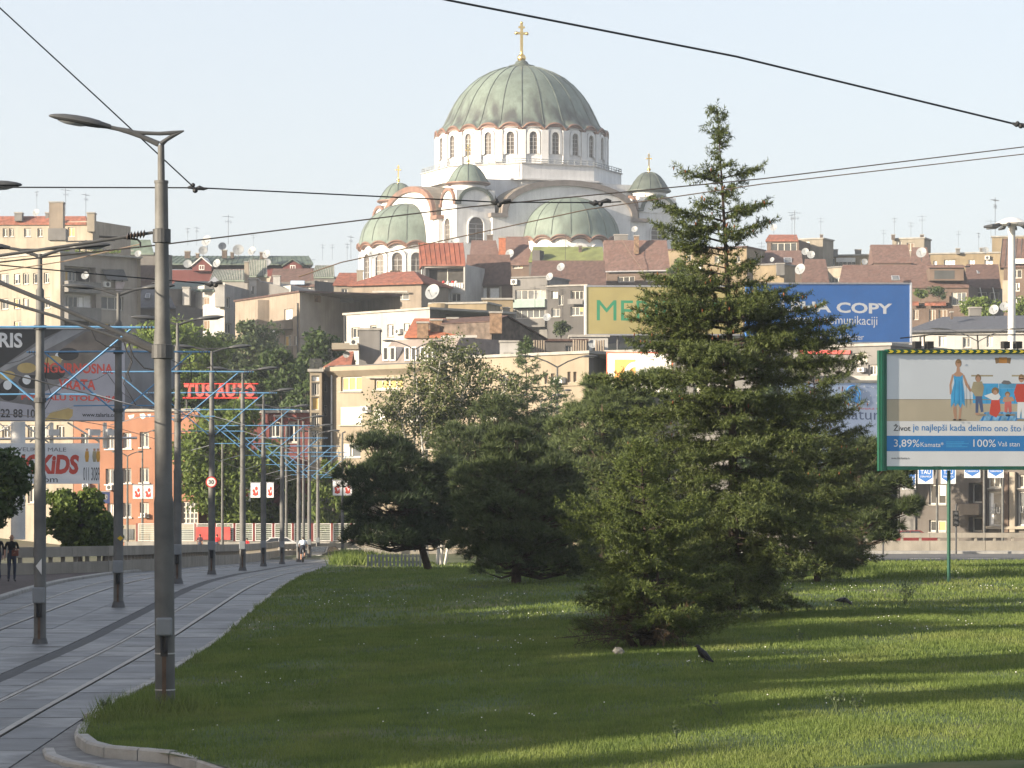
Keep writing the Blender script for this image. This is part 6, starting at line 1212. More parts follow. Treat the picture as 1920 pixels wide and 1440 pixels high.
DISH = [(68, 399, 14, 432, 'small satellite dish on the top left tiled roof'), (160, 517, 15, 378, 'small satellite dish on the loggia of the balcony block'), (259, 476, 13, 382, 'small satellite dish at the right edge of the balcony block roof garden'), (388, 452, 21, 518, 'large satellite dish highest above the green skyline roof'), (381, 470, 17, 520, 'satellite dish below the highest one on the green skyline roof'), (417, 462, 15, 519, 'tilted small satellite dish right of the highest one'), (447, 469, 21, 517, 'large satellite dish in the middle of the green skyline roof'), (473, 471, 17, 519, 'satellite dish in front of a wire frame on the green roof'), (500, 477, 16, 516, 'upper of two stacked satellite dishes on the green roof'), (501, 492, 14, 512, 'lower of two stacked satellite dishes on the green roof'), (352, 495, 16, 514, 'satellite dish left of the white gabled dormer'), (407, 494, 16, 514, 'satellite dish right of the white gabled dormer'),
        (701, 477, 22, 500, 'grey satellite dish in front of the left apse'), (812, 548, 30, 425, 'largest white satellite dish below the rusty roof'), (852, 455, 23, 520, 'white satellite dish behind the rusty roof ridge'), (956, 476, 17, 480, 'satellite dish beside the stepped brown roof'), (1052, 501, 16, 450, 'bright satellite dish above the dark tiled roof'), (1031, 519, 15, 436, 'bright satellite dish above the glazed balcony block'), (1026, 595, 15, 400, 'satellite dish low right of the glazed balcony block'), (1112, 645, 17, 296, 'satellite dish among the flues under the yellow hoarding'), (1190, 430, 12, 560, 'thin rimmed dish in front of the right church tower'),
        (1451, 427, 13, 535, 'satellite dish on the chimney of the small red top house'), (1501, 505, 21, 470, 'bright satellite dish right above the blue hoarding'), (1510, 472, 14, 538, 'left of two grey dishes by the concrete stair head'), (1521, 478, 15, 536, 'right of two grey dishes by the concrete stair head'), (1621, 491, 12, 500, 'small satellite dish left of the gabled brown house'), (1728, 474, 20, 498, 'satellite dish on the dark steep roof at right'), (1864, 581, 19, 338, 'left satellite dish on the slate roof by the floodlight mast'), (1883, 575, 17, 340, 'right satellite dish on the slate roof by the floodlight mast'), (1848, 469, 12, 543, 'small dish on the yellowish right block'), (1416, 487, 8, 495, 'tiny bright dish left of the skylight'), (1448, 487, 9, 495, 'tiny bright dish between the two skylights'), (650, 665, 13, 262, 'dish beside the roof canopy of the beige block')]
dish = None
for px, py, dia, D, l in DISH:
    s = dia*D/F/1.0; p = W(px, py, D); p.z -= .75*s; rz = RN.uniform(-.35, .35)
    if dish is None: dish = make_dish(); dish.location = p; dish.scale = (s,)*3; dish['label'] = l; dish['group'] = 'satellite dishes on the roofs'; dish.rotation_euler = (0, 0, rz)
    else: copy_tree(dish, p, None, l, rz, s)
AER = [(69, 372, 34, 432, 'aerial above the small dish at top left'), (123, 374, 50, 432, 'thin aerial right of the square chimney'), (161, 383, 50, 430, 'aerial on the right end of the top left roof'), (352, 441, 34, 520, 'leftmost aerial on the green skyline roof'), (369, 440, 36, 520, 'aerial with crossed rods left of the highest dish'), (428, 426, 56, 520, 'tallest aerial on the green skyline roof'), (475, 451, 28, 520, 'aerial above the wire framed dish'), (623, 470, 30, 505, 'aerial on the left green ribbed roof by the church'), (651, 470, 34, 500, 'aerial left of the grey dish by the apse'), (658, 460, 44, 503, 'taller aerial just left of the grey dish'), (582, 505, 50, 462, 'aerial with many rods left of the red roofs'), (1183, 420, 40, 480, 'aerial on the ridge of the big brown roof'), (1060, 463, 60, 455, 'tall aerial mast in front of the moss green roof'), (1418, 405, 45, 540, 'aerial just right of the spruce top'), (1485, 418, 42, 545, 'aerial pair, left, near the small red top house'), (1490, 420, 60, 538, 'aerial rising beside the small red top house'), (1539, 422, 34, 545, 'aerial on the concrete stair head'), (1657, 443, 30, 540, 'short aerial left of the square stair head'), (1677, 422, 34, 560, 'aerial on left chimney of the square stair head'), (1708, 430, 34, 560, 'aerial in the middle of the square stair head'), (1729, 420, 40, 560, 'aerial on right chimney of the square stair head'), (1797, 445, 30, 546, 'aerial on the yellowish right block'), (1835, 450, 34, 546, 'aerial beside the small dish on the right block'), (1866, 400, 70, 560, 'very tall aerial left of the floodlight mast'), (1858, 430, 44, 560, 'aerial just left of the very tall one'), (1380, 470, 40, 498, 'aerial hidden partly by the spruce'), (1428, 470, 40, 476, 'bent aerial over the tan wall block'), (1003, 560, 56, 436, 'aerial standing in front of the glazed balconies'), (1024, 556, 60, 430, 'aerial right of the glazed balconies'), (605, 470, 30, 500, 'small aerial above the ribbed roof')]
aer = None
for px, py, hp, D, l in AER:
    s = hp*D/F/3.3; p = W(px, py, D); p.z -= 1.6*s; rz = RN.uniform(-1.2, 1.2)
    if aer is None: aer = make_aerial(); aer.location = p; aer.scale = (s,)*3; aer['label'] = l; aer['group'] = 'aerials on the roofs'; aer.rotation_euler = (0, 0, rz)
    else: copy_tree(aer, p, None, l, rz, s)
# ------------------------------------------------------------------ people
def skin_mesh(verts, edges, root_i, sub=1):
    me = bpy.data.meshes.new('s'); me.from_pydata([v[:3] for v in verts], edges, []); o = bpy.data.objects.new('skin_source', me); COL.objects.link(o)
    o.modifiers.new('k', 'SKIN'); sk = me.skin_vertices[0].data
    for i, v in enumerate(verts): sk[i].radius = (v[3], v[4] if len(v) > 4 else v[3]); sk[i].use_root = (i == root_i)
    s = o.modifiers.new('u', 'SUBSURF'); s.levels = sub; s.render_levels = sub
    dg = bpy.context.evaluated_depsgraph_get(); dg.update(); out = bpy.data.meshes.new_from_object(o.evaluated_get(dg)); bpy.data.objects.remove(o); bpy.data.meshes.remove(me); return out
def person(label, loc, yaw, top, bottom, skin, hair, pose=None, shorts=False, group=None, shoe=None, longsleeve=False, scale=1.):
    P = dict(pel=(0, 0, .96), bel=(0, 0, 1.10), che=(0, .01, 1.28), nek=(0, .02, 1.47), hed=(0, -.01, 1.58), top=(0, 0, 1.70), shL=(-.17, .01, 1.42), shR=(.17, .01, 1.42), elL=(-.24, .03, 1.15), elR=(.24, .03, 1.15), wrL=(-.25, -.05, .91), wrR=(.25, -.05, .91), hiL=(-.09, 0, .90), hiR=(.09, 0, .90), knL=(-.10, -.04, .50), knR=(.10, -.04, .50), anL=(-.10, .03, .09), anR=(.10, .03, .09), toL=(-.12, -.15, .035), toR=(.12, -.15, .035))
    P.update(pose or {}); V = []; E = []; ix = {}
    def a(n, r, r2=None, par=None): ix[n] = len(V); V.append((*P[n], r, r2 or r)); (E.append((ix[par], ix[n])) if par else None)
    a('pel', .15, .11); a('bel', .135, .10, 'pel'); a('che', .165, .115, 'bel'); a('nek', .058, .06, 'che'); a('hed', .078, .095, 'nek'); a('top', .06, .07, 'hed')
    for s in 'LR':
        a('sh'+s, .065, .06, 'che'); a('el'+s, .042, .042, 'sh'+s); a('wr'+s, .027, .032, 'el'+s)
        w = Vector(P['wr'+s]); e = Vector(P['el'+s]); d = (w-e).normalized(); pl = w+d*.07; P['pa'+s] = pl; a('pa'+s, .022, .036, 'wr'+s); sx = -1 if s == 'L' else 1
        acr = Vector((0, 1, 0)); acr = (acr-d*acr.dot(d)).normalized()
        for k in range(4):
            n = 'f%d%s' % (k, s); P[n] = pl+d*.045+acr*(.024*(1.5-k)); a(n, .010, .010, 'pa'+s); m_ = n+'t'; P[m_] = Vector(P[n])+(d+Vector((-sx*.35, -.1, 0))).normalized()*(.045, .055, .05, .038)[k]; a(m_, .008, .008, n)
        n = 't'+s; P[n] = w+d*.045-acr*.05; a(n, .011, .011, 'wr'+s)
        a('hi'+s, .095, .10, 'pel'); a('kn'+s, .062, .062, 'hi'+s); a('an'+s, .042, .045, 'kn'+s); a('to'+s, .04, .032, 'an'+s)
    me = skin_mesh(V, E, 0); n = len(me.polygons); mats = [skin, top, bottom, hair, shoe or M_black]
    for m in mats: me.materials.append(m)
    jp = {k: Vector(P[k]) for k in P}
    segs = [('pel', 'bel', 2), ('bel', 'che', 1), ('che', 'nek', 1), ('nek', 'hed', 0), ('hed', 'top', 3)]
    for s in 'LR': segs += [('che', 'sh'+s, 1), ('sh'+s, 'el'+s, 1), ('el'+s, 'wr'+s, 1 if longsleeve else 0), ('wr'+s, 'pa'+s, 0), ('pel', 'hi'+s, 2), ('hi'+s, 'kn'+s, 2), ('kn'+s, 'an'+s, 0 if shorts else 2), ('an'+s, 'to'+s, 4)]
    mi = []
    for p in me.polygons:
        c = p.center; best = 9; m = 0
        for A, B, q in segs:
            u = jp[B]-jp[A]; t = max(0, min(1, (c-jp[A]).dot(u)/max(1e-6, u.length_squared))); d = (c-(jp[A]+u*t)).length
            if d < best: best = d; m = q
        if c.z > P['hed'][2]-.03 and m in (0, 3): m = 3 if (c.y > P['hed'][1]-.01 or c.z > P['hed'][2]+.09) else 0
        mi.append(m)
    me.polygons.foreach_set('material_index', mi); me.polygons.foreach_set('use_smooth', [True]*n)
    o = bpy.data.objects.new('person', me); COL.objects.link(o); o.location = loc; o.rotation_euler = (0, 0, yaw); o.scale = (scale,)*3; ORG[o] = Vector(loc)
    h = Vector(P['hed']); mb = MB(); mb.ball((h.x, h.y-.098, h.z-.005), .016, 6, 4)
    for s in (-1, 1): mb.ball((h.x+s*.082, h.y+.005, h.z), .02, 6, 4)
    me2 = bpy.data.meshes.new('face'); me2.from_pydata(mb.v, [], mb.f); me2.materials.append(skin); fo = bpy.data.objects.new('nose_and_ears', me2); COL.objects.link(fo); fo.parent = o; fo['kind'] = 'stuff'
    return tag(o, label, 'person', group)
K_skin = mat('skin', (.36, .21, .15), .6, .05, 6.); K_hair = mat('dark_hair', (.02, .016, .013), .6, .2, 20.); K_blk = mat('black_cotton', (.015, .015, .017), .9, .2, 4.); K_jean = mat('dark_denim', (.035, .045, .07), .9, .2, 4.); K_redc = mat('red_cotton', (.42, .03, .03), .9, .1, 4.); K_purp = mat('plum_cotton', (.07, .035, .045), .9, .1, 4.); K_whc = mat('white_cotton', (.55, .62, .68), .9, .05, 4.); K_nvy = mat('navy_shorts', (.025, .03, .045), .9, .1, 4.)
walkpose = dict(knL=(-.10, -.14, .52), anL=(-.10, -.10, .10), toL=(-.11, -.27, .04), knR=(.10, .02, .50), anR=(.10, .20, .13), toR=(.11, .06, .035), elL=(-.23, .10, 1.15), wrL=(-.23, .05, .91))
def pat(px, py, z=None):
    p = on_track(px, py); p.z = zg(p.y)+.1; D = (H-p.z)*F/(py-HY); return Vector(((px-CX)*D/F, D, zg(D)+.1))
pm = pat(22, 1090); person('man in black T-shirt and dark jeans standing by the left parapet', pm, .25, K_blk, K_jean, K_skin, K_hair, dict(elR=(.25, .02, 1.16), wrR=(.13, -.17, 1.08), knL=(-.10, -.08, .5), anL=(-.12, -.04, .09), toL=(-.14, -.2, .035)))
w_ = Matrix.Rotation(.25, 3, 'Z')@Vector((.10, -.25, 1.03)); mb = MB(); c = Vector((0, 0, 0)); mb.box((0, 0, 0), (.24, .08, .20)); mb.tube([(-.08, 0, .1), (-.05, 0, .16), (.05, 0, .16), (.08, 0, .1)], .012, 5); tag(mb.build('handbag', mat('bag_brown', (.16, .06, .04), .7), loc=(0, 0, 0)), 'small brown bag held by the man in black', 'bag').location = pm+w_
pm2 = pat(-5, 1088); person('person in black cut off by the left picture edge', pm2, -.3, K_blk, K_jean, K_skin, K_hair, dict(knR=(.1, -.1, .5)), longsleeve=True)
def behind(px, ytop, D, *a, **k): zt = H+(HY-ytop)*D/F; return person(a[0], Vector(((px-CX)*D/F, D, zt-1.78)), *a[1:], **k)
behind(375, 999, 244, 'dark haired person in plum shirt walking behind the parapet', PI*.9, K_purp, K_jean, K_skin, K_hair, walkpose)
behind(407, 999, 245, 'person in red shirt walking behind the parapet beside the speed sign pole', PI*.9, K_redc, K_jean, K_skin, K_hair, walkpose)
behind(463, 1006, 246, 'person in red shirt half hidden behind a tram pole and the parapet', PI*.9, K_redc, K_jean, K_skin, K_hair, walkpose)
# cyclist seen from behind
cy = Vector(((568-CX)*208/F, 208, zg(208)))
bk = thing('bicycle', 'bicycle ridden away along the tramway between two tram poles', 'bicycle', cy)
for dy in (-.5, .53):
    mb = MB(); mb.lathe((cy.x, cy.y+dy, cy.z+.34), [(.30, -.02), (.335, -.02), (.335, .02), (.30, .02)], 22, ax=(1, 0, 0)); w_o = mb.build('wheel', M_black, bk)
    mb = MB(); [mb.tube([(cy.x, cy.y+dy, cy.z+.34), (cy.x, cy.y+dy+.31*math.cos(t), cy.z+.34+.31*math.sin(t))], .004, 3) for t in [2*PI*k/10 for k in range(10)]]; tag(mb.build('spokes', M_alu, w_o), kind='stuff')
B_ = lambda y, z, x=0.: (cy.x+x, cy.y+y, cy.z+z)
mb = MB(); [mb.tube([B_(*a), B_(*b)], .018, 6) for a, b in (((-.5, .34), (-.12, .30)), ((-.5, .34), (-.18, .78)), ((-.12, .30), (-.18, .82)), ((-.12, .30), (.36, .80)), ((-.18, .76), (.36, .84)), ((.36, .92), (.53, .34)))]; mb.build('frame', M_alu, bk)
mb = MB(); mb.tube([B_(.34, 1.02, -.28), B_(.40, 1.0, -.1), B_(.40, 1.0, .1), B_(.34, 1.02, .28)], .015, 6); mb.build('handlebar', M_black, bk); mb = MB(); mb.ball(B_(-.2, .90), .11, 8, 5, .4); mb.build('saddle', M_black, bk)
person('cyclist in white shirt and dark shorts riding away', cy, PI, K_whc, K_nvy, K_skin, K_hair, dict(pel=(0, .2, .98), bel=(0, .14, 1.11), che=(0, .03, 1.29), nek=(0, -.05, 1.46), hed=(0, -.10, 1.57), top=(0, -.10, 1.69), shL=(-.17, -.03, 1.41), shR=(.17, -.03, 1.41), elL=(-.26, -.14, 1.20), elR=(.26, -.14, 1.20), wrL=(-.26, -.34, 1.06), wrR=(.26, -.34, 1.06), hiL=(-.09, .17, .92), hiR=(.09, .17, .92), knL=(-.11, -.10, .70), knR=(.11, -.06, .55), anL=(-.11, .08, .36), anR=(.11, .08, .18), toL=(-.11, -.08, .33), toR=(.11, -.08, .15)), shorts=True)

# ------------------------------------------------------------------ parked cars of which the roofs show over the parapets
def make_car(label, loc, yaw, paint):
    r = thing('parked_car', label, 'car', loc, 'cars behind the parapets'); mb = MB()
    prof = [(-2.0, .35), (-2.05, .7), (-1.95, .85), (-1.15, .95), (-.55, 1.38), (.75, 1.42), (1.5, 1.0), (1.95, .95), (2.05, .6), (2.0, .35)]
    mb.prism([(x, -.8, z) for x, z in prof], (0, 1.6, 0)); mb.v = [(x, y*(.86 if z > 1.1 else 1), z) for x, y, z in mb.v]; o = mb.build('body', paint, r, loc=(0, 0, 0)); o.location = (0, 0, 0)
    def ch(m_, n, mt, par=r): o = m_.build(n, mt, par, loc=(0, 0, 0)); o.location = (0, 0, 0); return o
    for s in (-1, 1):
        y = s*.775; m_ = MB(); m_.prism([(-1.0, y, 1.0), (-.52, y*.93, 1.32), (.05, y*.93, 1.35), (.05, y, 1.0)], (0, s*.012, 0)); ch(m_, 'window', M_glass); m_ = MB(); m_.prism([(.12, y, 1.0), (.12, y*.93, 1.35), (.72, y*.93, 1.35), (1.2, y, 1.02)], (0, s*.012, 0)); ch(m_, 'window', M_glass)
        for x in (-1.25, 1.25): m_ = MB(); m_.lathe((x, s*.72, .31), [(.001, .09), (.2, .09), (.3, .07), (.31, 0), (.3, -.1)], 16, ax=(0, s, 0)); ch(m_, 'wheel', M_black)
        m_ = MB(); m_.box((2.03, s*.55, .72), (.05, .3, .16)); ch(m_, 'tail_light', M_red); m_ = MB(); m_.box((-2.03, s*.55, .68), (.05, .34, .15)); ch(m_, 'headlight', M_lampglass)
    for pts in ([(-1.13, -.62, .98), (-1.13, .62, .98), (-.58, .56, 1.36), (-.58, -.56, 1.36)], [(1.46, .62, 1.03), (1.46, -.62, 1.03), (.80, -.56, 1.40), (.80, .56, 1.40)]): m_ = MB(); m_.prism(pts, (-.012 if pts[0][0] < 0 else .012, 0, .012)); ch(m_, 'windscreen', M_glass)
    r.rotation_euler = (0, 0, yaw); return r
def carpos(px, ytop, D): return ((px-CX)*D/F, D, H+(HY-ytop)*D/F-1.42)
make_car('white car whose roof shows over the far left parapet', carpos(518, 1007, 252), .2, M_white); make_car('dark car at the end of the tramway beside the grass mound', carpos(606, 1024, 243), 1.2, M_dsteel)
make_car('car with red roof edge behind the right parapet, below the leftmost flag', carpos(1702, 994, 226), 0, mat('car_paint_maroon', (.16, .03, .03), .35, .1, 3.))

# ------------------------------------------------------------------ crows and a stone
def crow(label, p, yaw, pecking=False):
    r = thing('crow', label, 'crow', p); M_crow = mat('crow_black', (.006, .006, .008), .6, .2, 20.); Rz = Matrix.Rotation(yaw, 4, 'Z'); T = lambda v: Vector(p)+(Rz@Vector(v))
    if pecking: sp = [(-.23, 0, .15, .012), (-.15, 0, .16, .03), (-.06, 0, .17, .062), (.04, 0, .17, .07), (.11, 0, .14, .055), (.16, 0, .10, .035), (.19, 0, .08, .036), (.215, 0, .055, .026), (.235, 0, .03, .010), (.25, 0, .005, .002)]
    else: sp = [(.19, 0, .06, .014), (.14, 0, .09, .03), (.08, 0, .14, .055), (.02, 0, .19, .072), (-.035, 0, .25, .064), (-.07, 0, .30, .042), (-.09, 0, .335, .040), (-.11, 0, .35, .030), (-.135, 0, .345, .013), (-.17, 0, .335, .002)]
    mb = MB(); mb.tube([T(s[:3]) for s in sp], [s[3] for s in sp], 12); mb.build('body', M_crow if not pecking else mat('crow_grey', (.06, .058, .058), .6, .4, 9.), r, True)
    for s in (-1, 1):
        q = [(.12, s*.035, .075), (.21, s*.02, .045), (.05, s*.075, .13), (-.03, s*.07, .235), (.03, s*.03, .25)] if not pecking else [(-.2, s*.025, .15), (-.1, s*.055, .14), (.03, s*.078, .16), (.07, s*.05, .22), (-.06, s*.03, .215)]
        mb = MB(); mb.prism([T(v) for v in ([q[1], q[0], q[2], q[3], q[4]] if not pecking else q)], Rz@Vector((0, s*.012, 0))); mb.build('wing', M_crow, r)
        x0 = .03 if not pecking else .0; mb = MB(); mb.tube([T((x0, s*.03, .13)), T((x0+.01, s*.035, .06)), T((x0, s*.035, 0)), T((x0-.05, s*.04, 0))], [.014, .007, .006, .004], 5); mb.build('leg', M_black, r)
    return r
crow('black crow standing upright on the lawn in front of the small spruce', on_lawn(1318, 1247), 0); crow('grey and black crow pecking in the lawn shade on the right', on_lawn(1581, 1137), 0, True)
p = on_lawn(1160, 1228); NRs = np.random.default_rng(3); mb = MB(); mb.ball((0, 0, .06), .11, 8, 5, .8); mb.v = [tuple(c*(1+NRs.uniform(-.25, .25)) for c in v) for v in mb.v]; tag(mb.build('stone', mat('field_stone', (.17, .165, .15), .9, .3, 9., .4), loc=(0, 0, 0)), 'pale stone lying in the grass left of the small spruce', 'stone').location = p
# park trees: (place across the light, where the shadow tip falls on the ground, half width, label)
PARK_LABEL = 'tall park tree left of the picture that throws long shade over lawn and tracks'
PARK = [(p, t, w, PARK_LABEL) for p, t, w in [(p, t+(3 if p < -130 else 6 if p < -80 else (8 if p > -67 else 5) if -74 < p < -58 else 0), w*(1.22 if p < -58 else .78)) for p, t, w in ((-30.2, 33, 1.8), (-35.3, 21, 2.4), (-40.3, 43, 2.1), (-46.6, 52, 2.9), (-53.4, 34, 3.3), (-59.5, 36, 3.4), (-65, 39, 3.2), (-70.5, 44, 3.0), (-76, 41, 3.0), (-82, 55, 3.6), (-89, 57, 4.), (-96.5, 58, 4.2), (-104, 58, 4.2), (-112, 61, 4.4), (-120, 65, 4.4), (-128, 69, 4.6), (-136.5, 67, 4.6), (-145, 64, 4.7), (-154, 76, 4.8), (-163, 90, 4.8), (-172, 92, 4.8), (-181, 94, 4.8),
        (-49.8, 33, 2.8), (-51.8, 35, 2.8), (-56.4, 37, 3.2), (-62.5, 32, 3.2), (-68, 34, 3.2), (-73.2, 33, 3.), (-79, 38, 3.2), (-85.5, 46, 3.8), (-93, 48, 4.2), (-100.5, 48, 4.2), (-108, 52, 4.4), (-116, 54, 4.4), (-124, 60, 4.4), (-132, 62, 4.6), (-141, 56, 4.6), (-150, 62, 4.6), (-38.2, 24, 2.2), (-43.2, 31, 2.4))]]
# ------------------------------------------------------------------ trees
def unit(v): return v/np.maximum(1e-9, np.linalg.norm(v, axis=-1, keepdims=True))
def needles(P, A, L, nper, nlen, nw, spread=.75, rng=NR):
    """every shoot carries nper slim needle-bundle triangles that point forward and outward"""
    nper = int(nper*1.55); nw = nw*.58; n = len(P); t = rng.uniform(0.05, 1, (n, nper, 1)); base = P[:, None]+A[:, None]*L[:, None, None]*t
    r = unit(rng.normal(size=(n, nper, 3))); r = unit(r-A[:, None]*(r*A[:, None]).sum(-1, keepdims=True)); d = unit(A[:, None]*(1-spread)+r*spread+np.array([0, 0, .12]))
    w = unit(np.cross(d, rng.normal(size=(n, nper, 3))))*nw; ln = nlen*rng.uniform(.7, 1.2, (n, nper, 1))
    V = np.stack([base-w, base+w, base+d*ln], 2).reshape(-1, 3); return V, np.arange(len(V)).reshape(-1, 3)
def leaves(P, size, rng=NR, droop=0., aspect=.55):
    """one folded diamond leaf per point, turned at random"""
    n = len(P); d = unit(rng.normal(size=(n, 3))+np.array([0, 0, -droop])); w = unit(np.cross(d, rng.normal(size=(n, 3)))); s = (size*rng.uniform(.65, 1.25, n))[:, None]
    a = P-d*s*.5; b = P+w*s*aspect*.5; c = P+d*s*.5; e = P-w*s*aspect*.5
    V = np.stack([a, b, c, e], 1).reshape(-1, 3); return V, np.arange(len(V)).reshape(-1, 4)
def tubes_np(segs, n=4):
    """many thin tapered twigs: segs rows are p0, p1, r0, r1"""
    S = np.array(segs, float); p0, p1, r0, r1 = S[:, :3], S[:, 3:6], S[:, 6:7], S[:, 7:8]; t = unit(p1-p0); ref = np.where(np.abs(t[:, 2:3]) < .9, np.array([[0, 0, 1.]]), np.array([[1., 0, 0]])); a = unit(np.cross(t, ref)); b = np.cross(t, a)
    V = []; k = np.arange(n)*2*PI/n
    for c, r in ((p0, r0), (p1, r1)): V.append(c[:, None]+(a[:, None]*np.cos(k)[None, :, None]+b[:, None]*np.sin(k)[None, :, None])*r[:, None])
    V = np.concatenate(V, 1).reshape(-1, 3); m = len(S); base = np.arange(m)[:, None]*2*n; Fq = []
    for j in range(n): Fq.append(np.concatenate([base+j, base+(j+1) % n, base+n+(j+1) % n, base+n+j], 1))
    return V, np.concatenate(Fq, 0)
M_bark = mat('spruce_bark', (.045, .034, .028), .95, .3, 4., .5); M_barkp = mat('pine_bark', (.055, .038, .028), .95, .3, 4., .5); M_birch = mat('birch_bark', (.50, .48, .44), .8, .15, 3., .2, 0, col2=(.10, .09, .08), c2=(.62, .7), c2s=5.); M_barkg = mat('grey_bark', (.11, .095, .08), .95, .3, 4., .4)
Fo_sp = foliage('spruce_needles', (.013, .028, .010), (.100, .125, .032), .08); Fo_sf = foliage('front_spruce_needles', (.014, .032, .010), (.125, .158, .036), .10); Fo_pd = foliage('dark_pine_needles', (.010, .022, .009), (.045, .070, .025), .08); Fo_pm = foliage('mid_pine_needles', (.016, .032, .013), (.090, .118, .042), .08); Fo_pl = foliage('pale_pine_needles', (.05, .078, .03), (.13, .165, .06), .15); Fo_ce = foliage('cedar_needles', (.045, .075, .032), (.10, .14, .055), .12)
Fo_bi = foliage('birch_leaves', (.05, .072, .024), (.15, .17, .07), .3); Fo_lm = foliage('plane_leaves', (.05, .085, .02), (.15, .20, .045), .35); Fo_br = foliage('bright_leaves', (.07, .115, .022), (.18, .24, .05), .35); Fo_dk = foliage('dark_leaves', (.025, .048, .015), (.065, .10, .028), .3); Fo_gr = foliage('greyish_leaves', (.05, .075, .035), (.11, .14, .07), .3)
M_cone = mat('spruce_cones', (.26, .10, .045), .8, .25, 9.)
def spruce(name, label, base, height, prof, fol, nbr, tw=.12, lean=(0, 0), droop=.35, h0=.06, shoot=.2, needle=.075, nper=9, seed=1, extra=(), cat='tree', cones=0, stems=None, sparse=1., bark=None, nw=.011, spread=.62, twigk=.42, gap=None, tpow=.92):
    rng = np.random.default_rng(seed); root = thing(name, label, cat, base); B = np.array(base); trunk = MB()
    top = B+np.array([lean[0], lean[1], height]); bow = np.array([.05*height*.2, 0, 0])
    ax = lambda t: B+(top-B)*t+bow*math.sin(PI*t)
    rb = .0095*height+.03
    trunk.tube([ax(t)-(np.array([0, 0, .2]) if t == 0 else 0) for t in np.linspace(0, 1, 12)], [max(.012, rb*(1-t)**.9*(1.25 if t == 0 else 1)) for t in np.linspace(0, 1, 12)], 10)
    for sx, sy, hh, rr in (stems or ()): trunk.tube([B+np.array([sx*.2, sy*.2, -.1]), B+np.array([sx*.7, sy*.7, hh*.4]), B+np.array([sx, sy, hh])], [rr, rr*.8, rr*.35], 7)
    trunk.build('trunk', bark or M_bark, root, True)
    br = []
    ga = 0.
    for i in range(nbr):
        t = h0+(1-h0)*((i+.5)/nbr)**tpow; t = min(.995, max(h0, t+rng.uniform(-.022, .022))); ga += 2.39996+rng.uniform(-.5, .5)
        L = np.interp(t, [p[0] for p in prof], [p[1] for p in prof])*rng.uniform(.5, 1.18)
        if gap is not None and rng.random() < gap*(1.5 if t > .55 else 1): L *= rng.uniform(.25, .6)
        br.append((t, ga, L))
    br += list(extra); SP, SA, SL, SEG, CN = [], [], [], [], []
    for t, a, L in br:
        if L < .08: L = .08
        o = ax(t); dh = np.array([math.cos(a), math.sin(a), 0]); up = .25+.5*t-.1; n = 6; pts = []
        for s in np.linspace(0, 1, n): pts.append(o+dh*L*s+np.array([0, 0, L*(up*.55*s-droop*s*s*(1.15-t)+.16*s**4)]))
        pts = np.array(pts); r0 = max(.008, .012*L+.006)
        for j in range(n-1): SEG.append([*pts[j], *pts[j+1], r0*(1-j/n), r0*(1-(j+1)/n)])
        side = np.array([-dh[1], dh[0], 0]); m = max(3, int(L/tw)); start = min(.35, .28/L if L > .5 else 0.)
        for q in range(m):
            s = start+(1-start)*(q+.6)/m; f = s*(n-1); j = min(n-2, int(f)); c = pts[j]+(pts[j+1]-pts[j])*(f-j); d = unit(pts[j+1]-pts[j])
            for sg in (-1, 1):
                if rng.random() > sparse: continue
                tl = (twigk*L*(1-s)**.8+.16)*rng.uniform(.6, 1.15); td = unit(d*.75+side*sg*.8+np.array([0, 0, rng.uniform(-.55, .22)])); k = max(1, int(tl/(shoot*.62)))
                for e in range(k):
                    SP.append(c+td*tl*e/k); SA.append(unit(td+rng.normal(size=3)*.38+np.array([0, 0, .08]))); SL.append(shoot*rng.uniform(.8, 1.2))
                    if e and rng.random() < .6: SP.append(c+td*tl*e/k); SA.append(unit(td*.6+np.cross(td, rng.normal(size=3))*.8)); SL.append(shoot*rng.uniform(.6, 1.))
        SP.append(pts[-1]-d*shoot*.3); SA.append(unit(d+np.array([0, 0, .2]))); SL.append(shoot*1.2)
        if cones and .42 < t < .88 and rng.random() < cones: CN += [pts[-1]+rng.normal(size=3)*np.array([.16, .16, .05])-np.array([0, 0, .05])-dh*rng.uniform(0, .5) for _ in range(rng.integers(1, 5))]
    SP.append(ax(1.)); SA.append(np.array([0, 0, 1.])); SL.append(.3)
    V, Fc = tubes_np(SEG); mesh_np('branches', V, Fc, bark or M_bark, root)['kind'] = 'stuff'
    V, Fc = needles(np.array(SP), np.array(SA), np.array(SL), nper, needle, nw, spread, rng); mesh_np('crown', V, Fc, fol, root)
    if CN:
        C = np.array(CN); d = np.array([0, 0, 1.]); k = len(C); V = np.stack([C+[0, 0, .05], C+[.026, 0, 0], C+[-.013, .022, 0], C+[-.013, -.022, 0], C-[0, 0, .08]], 1).reshape(-1, 3); b = (np.arange(k)*5)[:, None]
        mesh_np('cones', V, np.concatenate([b+np.array([[0, i+1, (i+1) % 3+1]]) for i in range(3)]+[b+np.array([[4, (i+1) % 3+1, i+1]]) for i in range(3)]), M_cone, root)['kind'] = 'stuff'
    return root
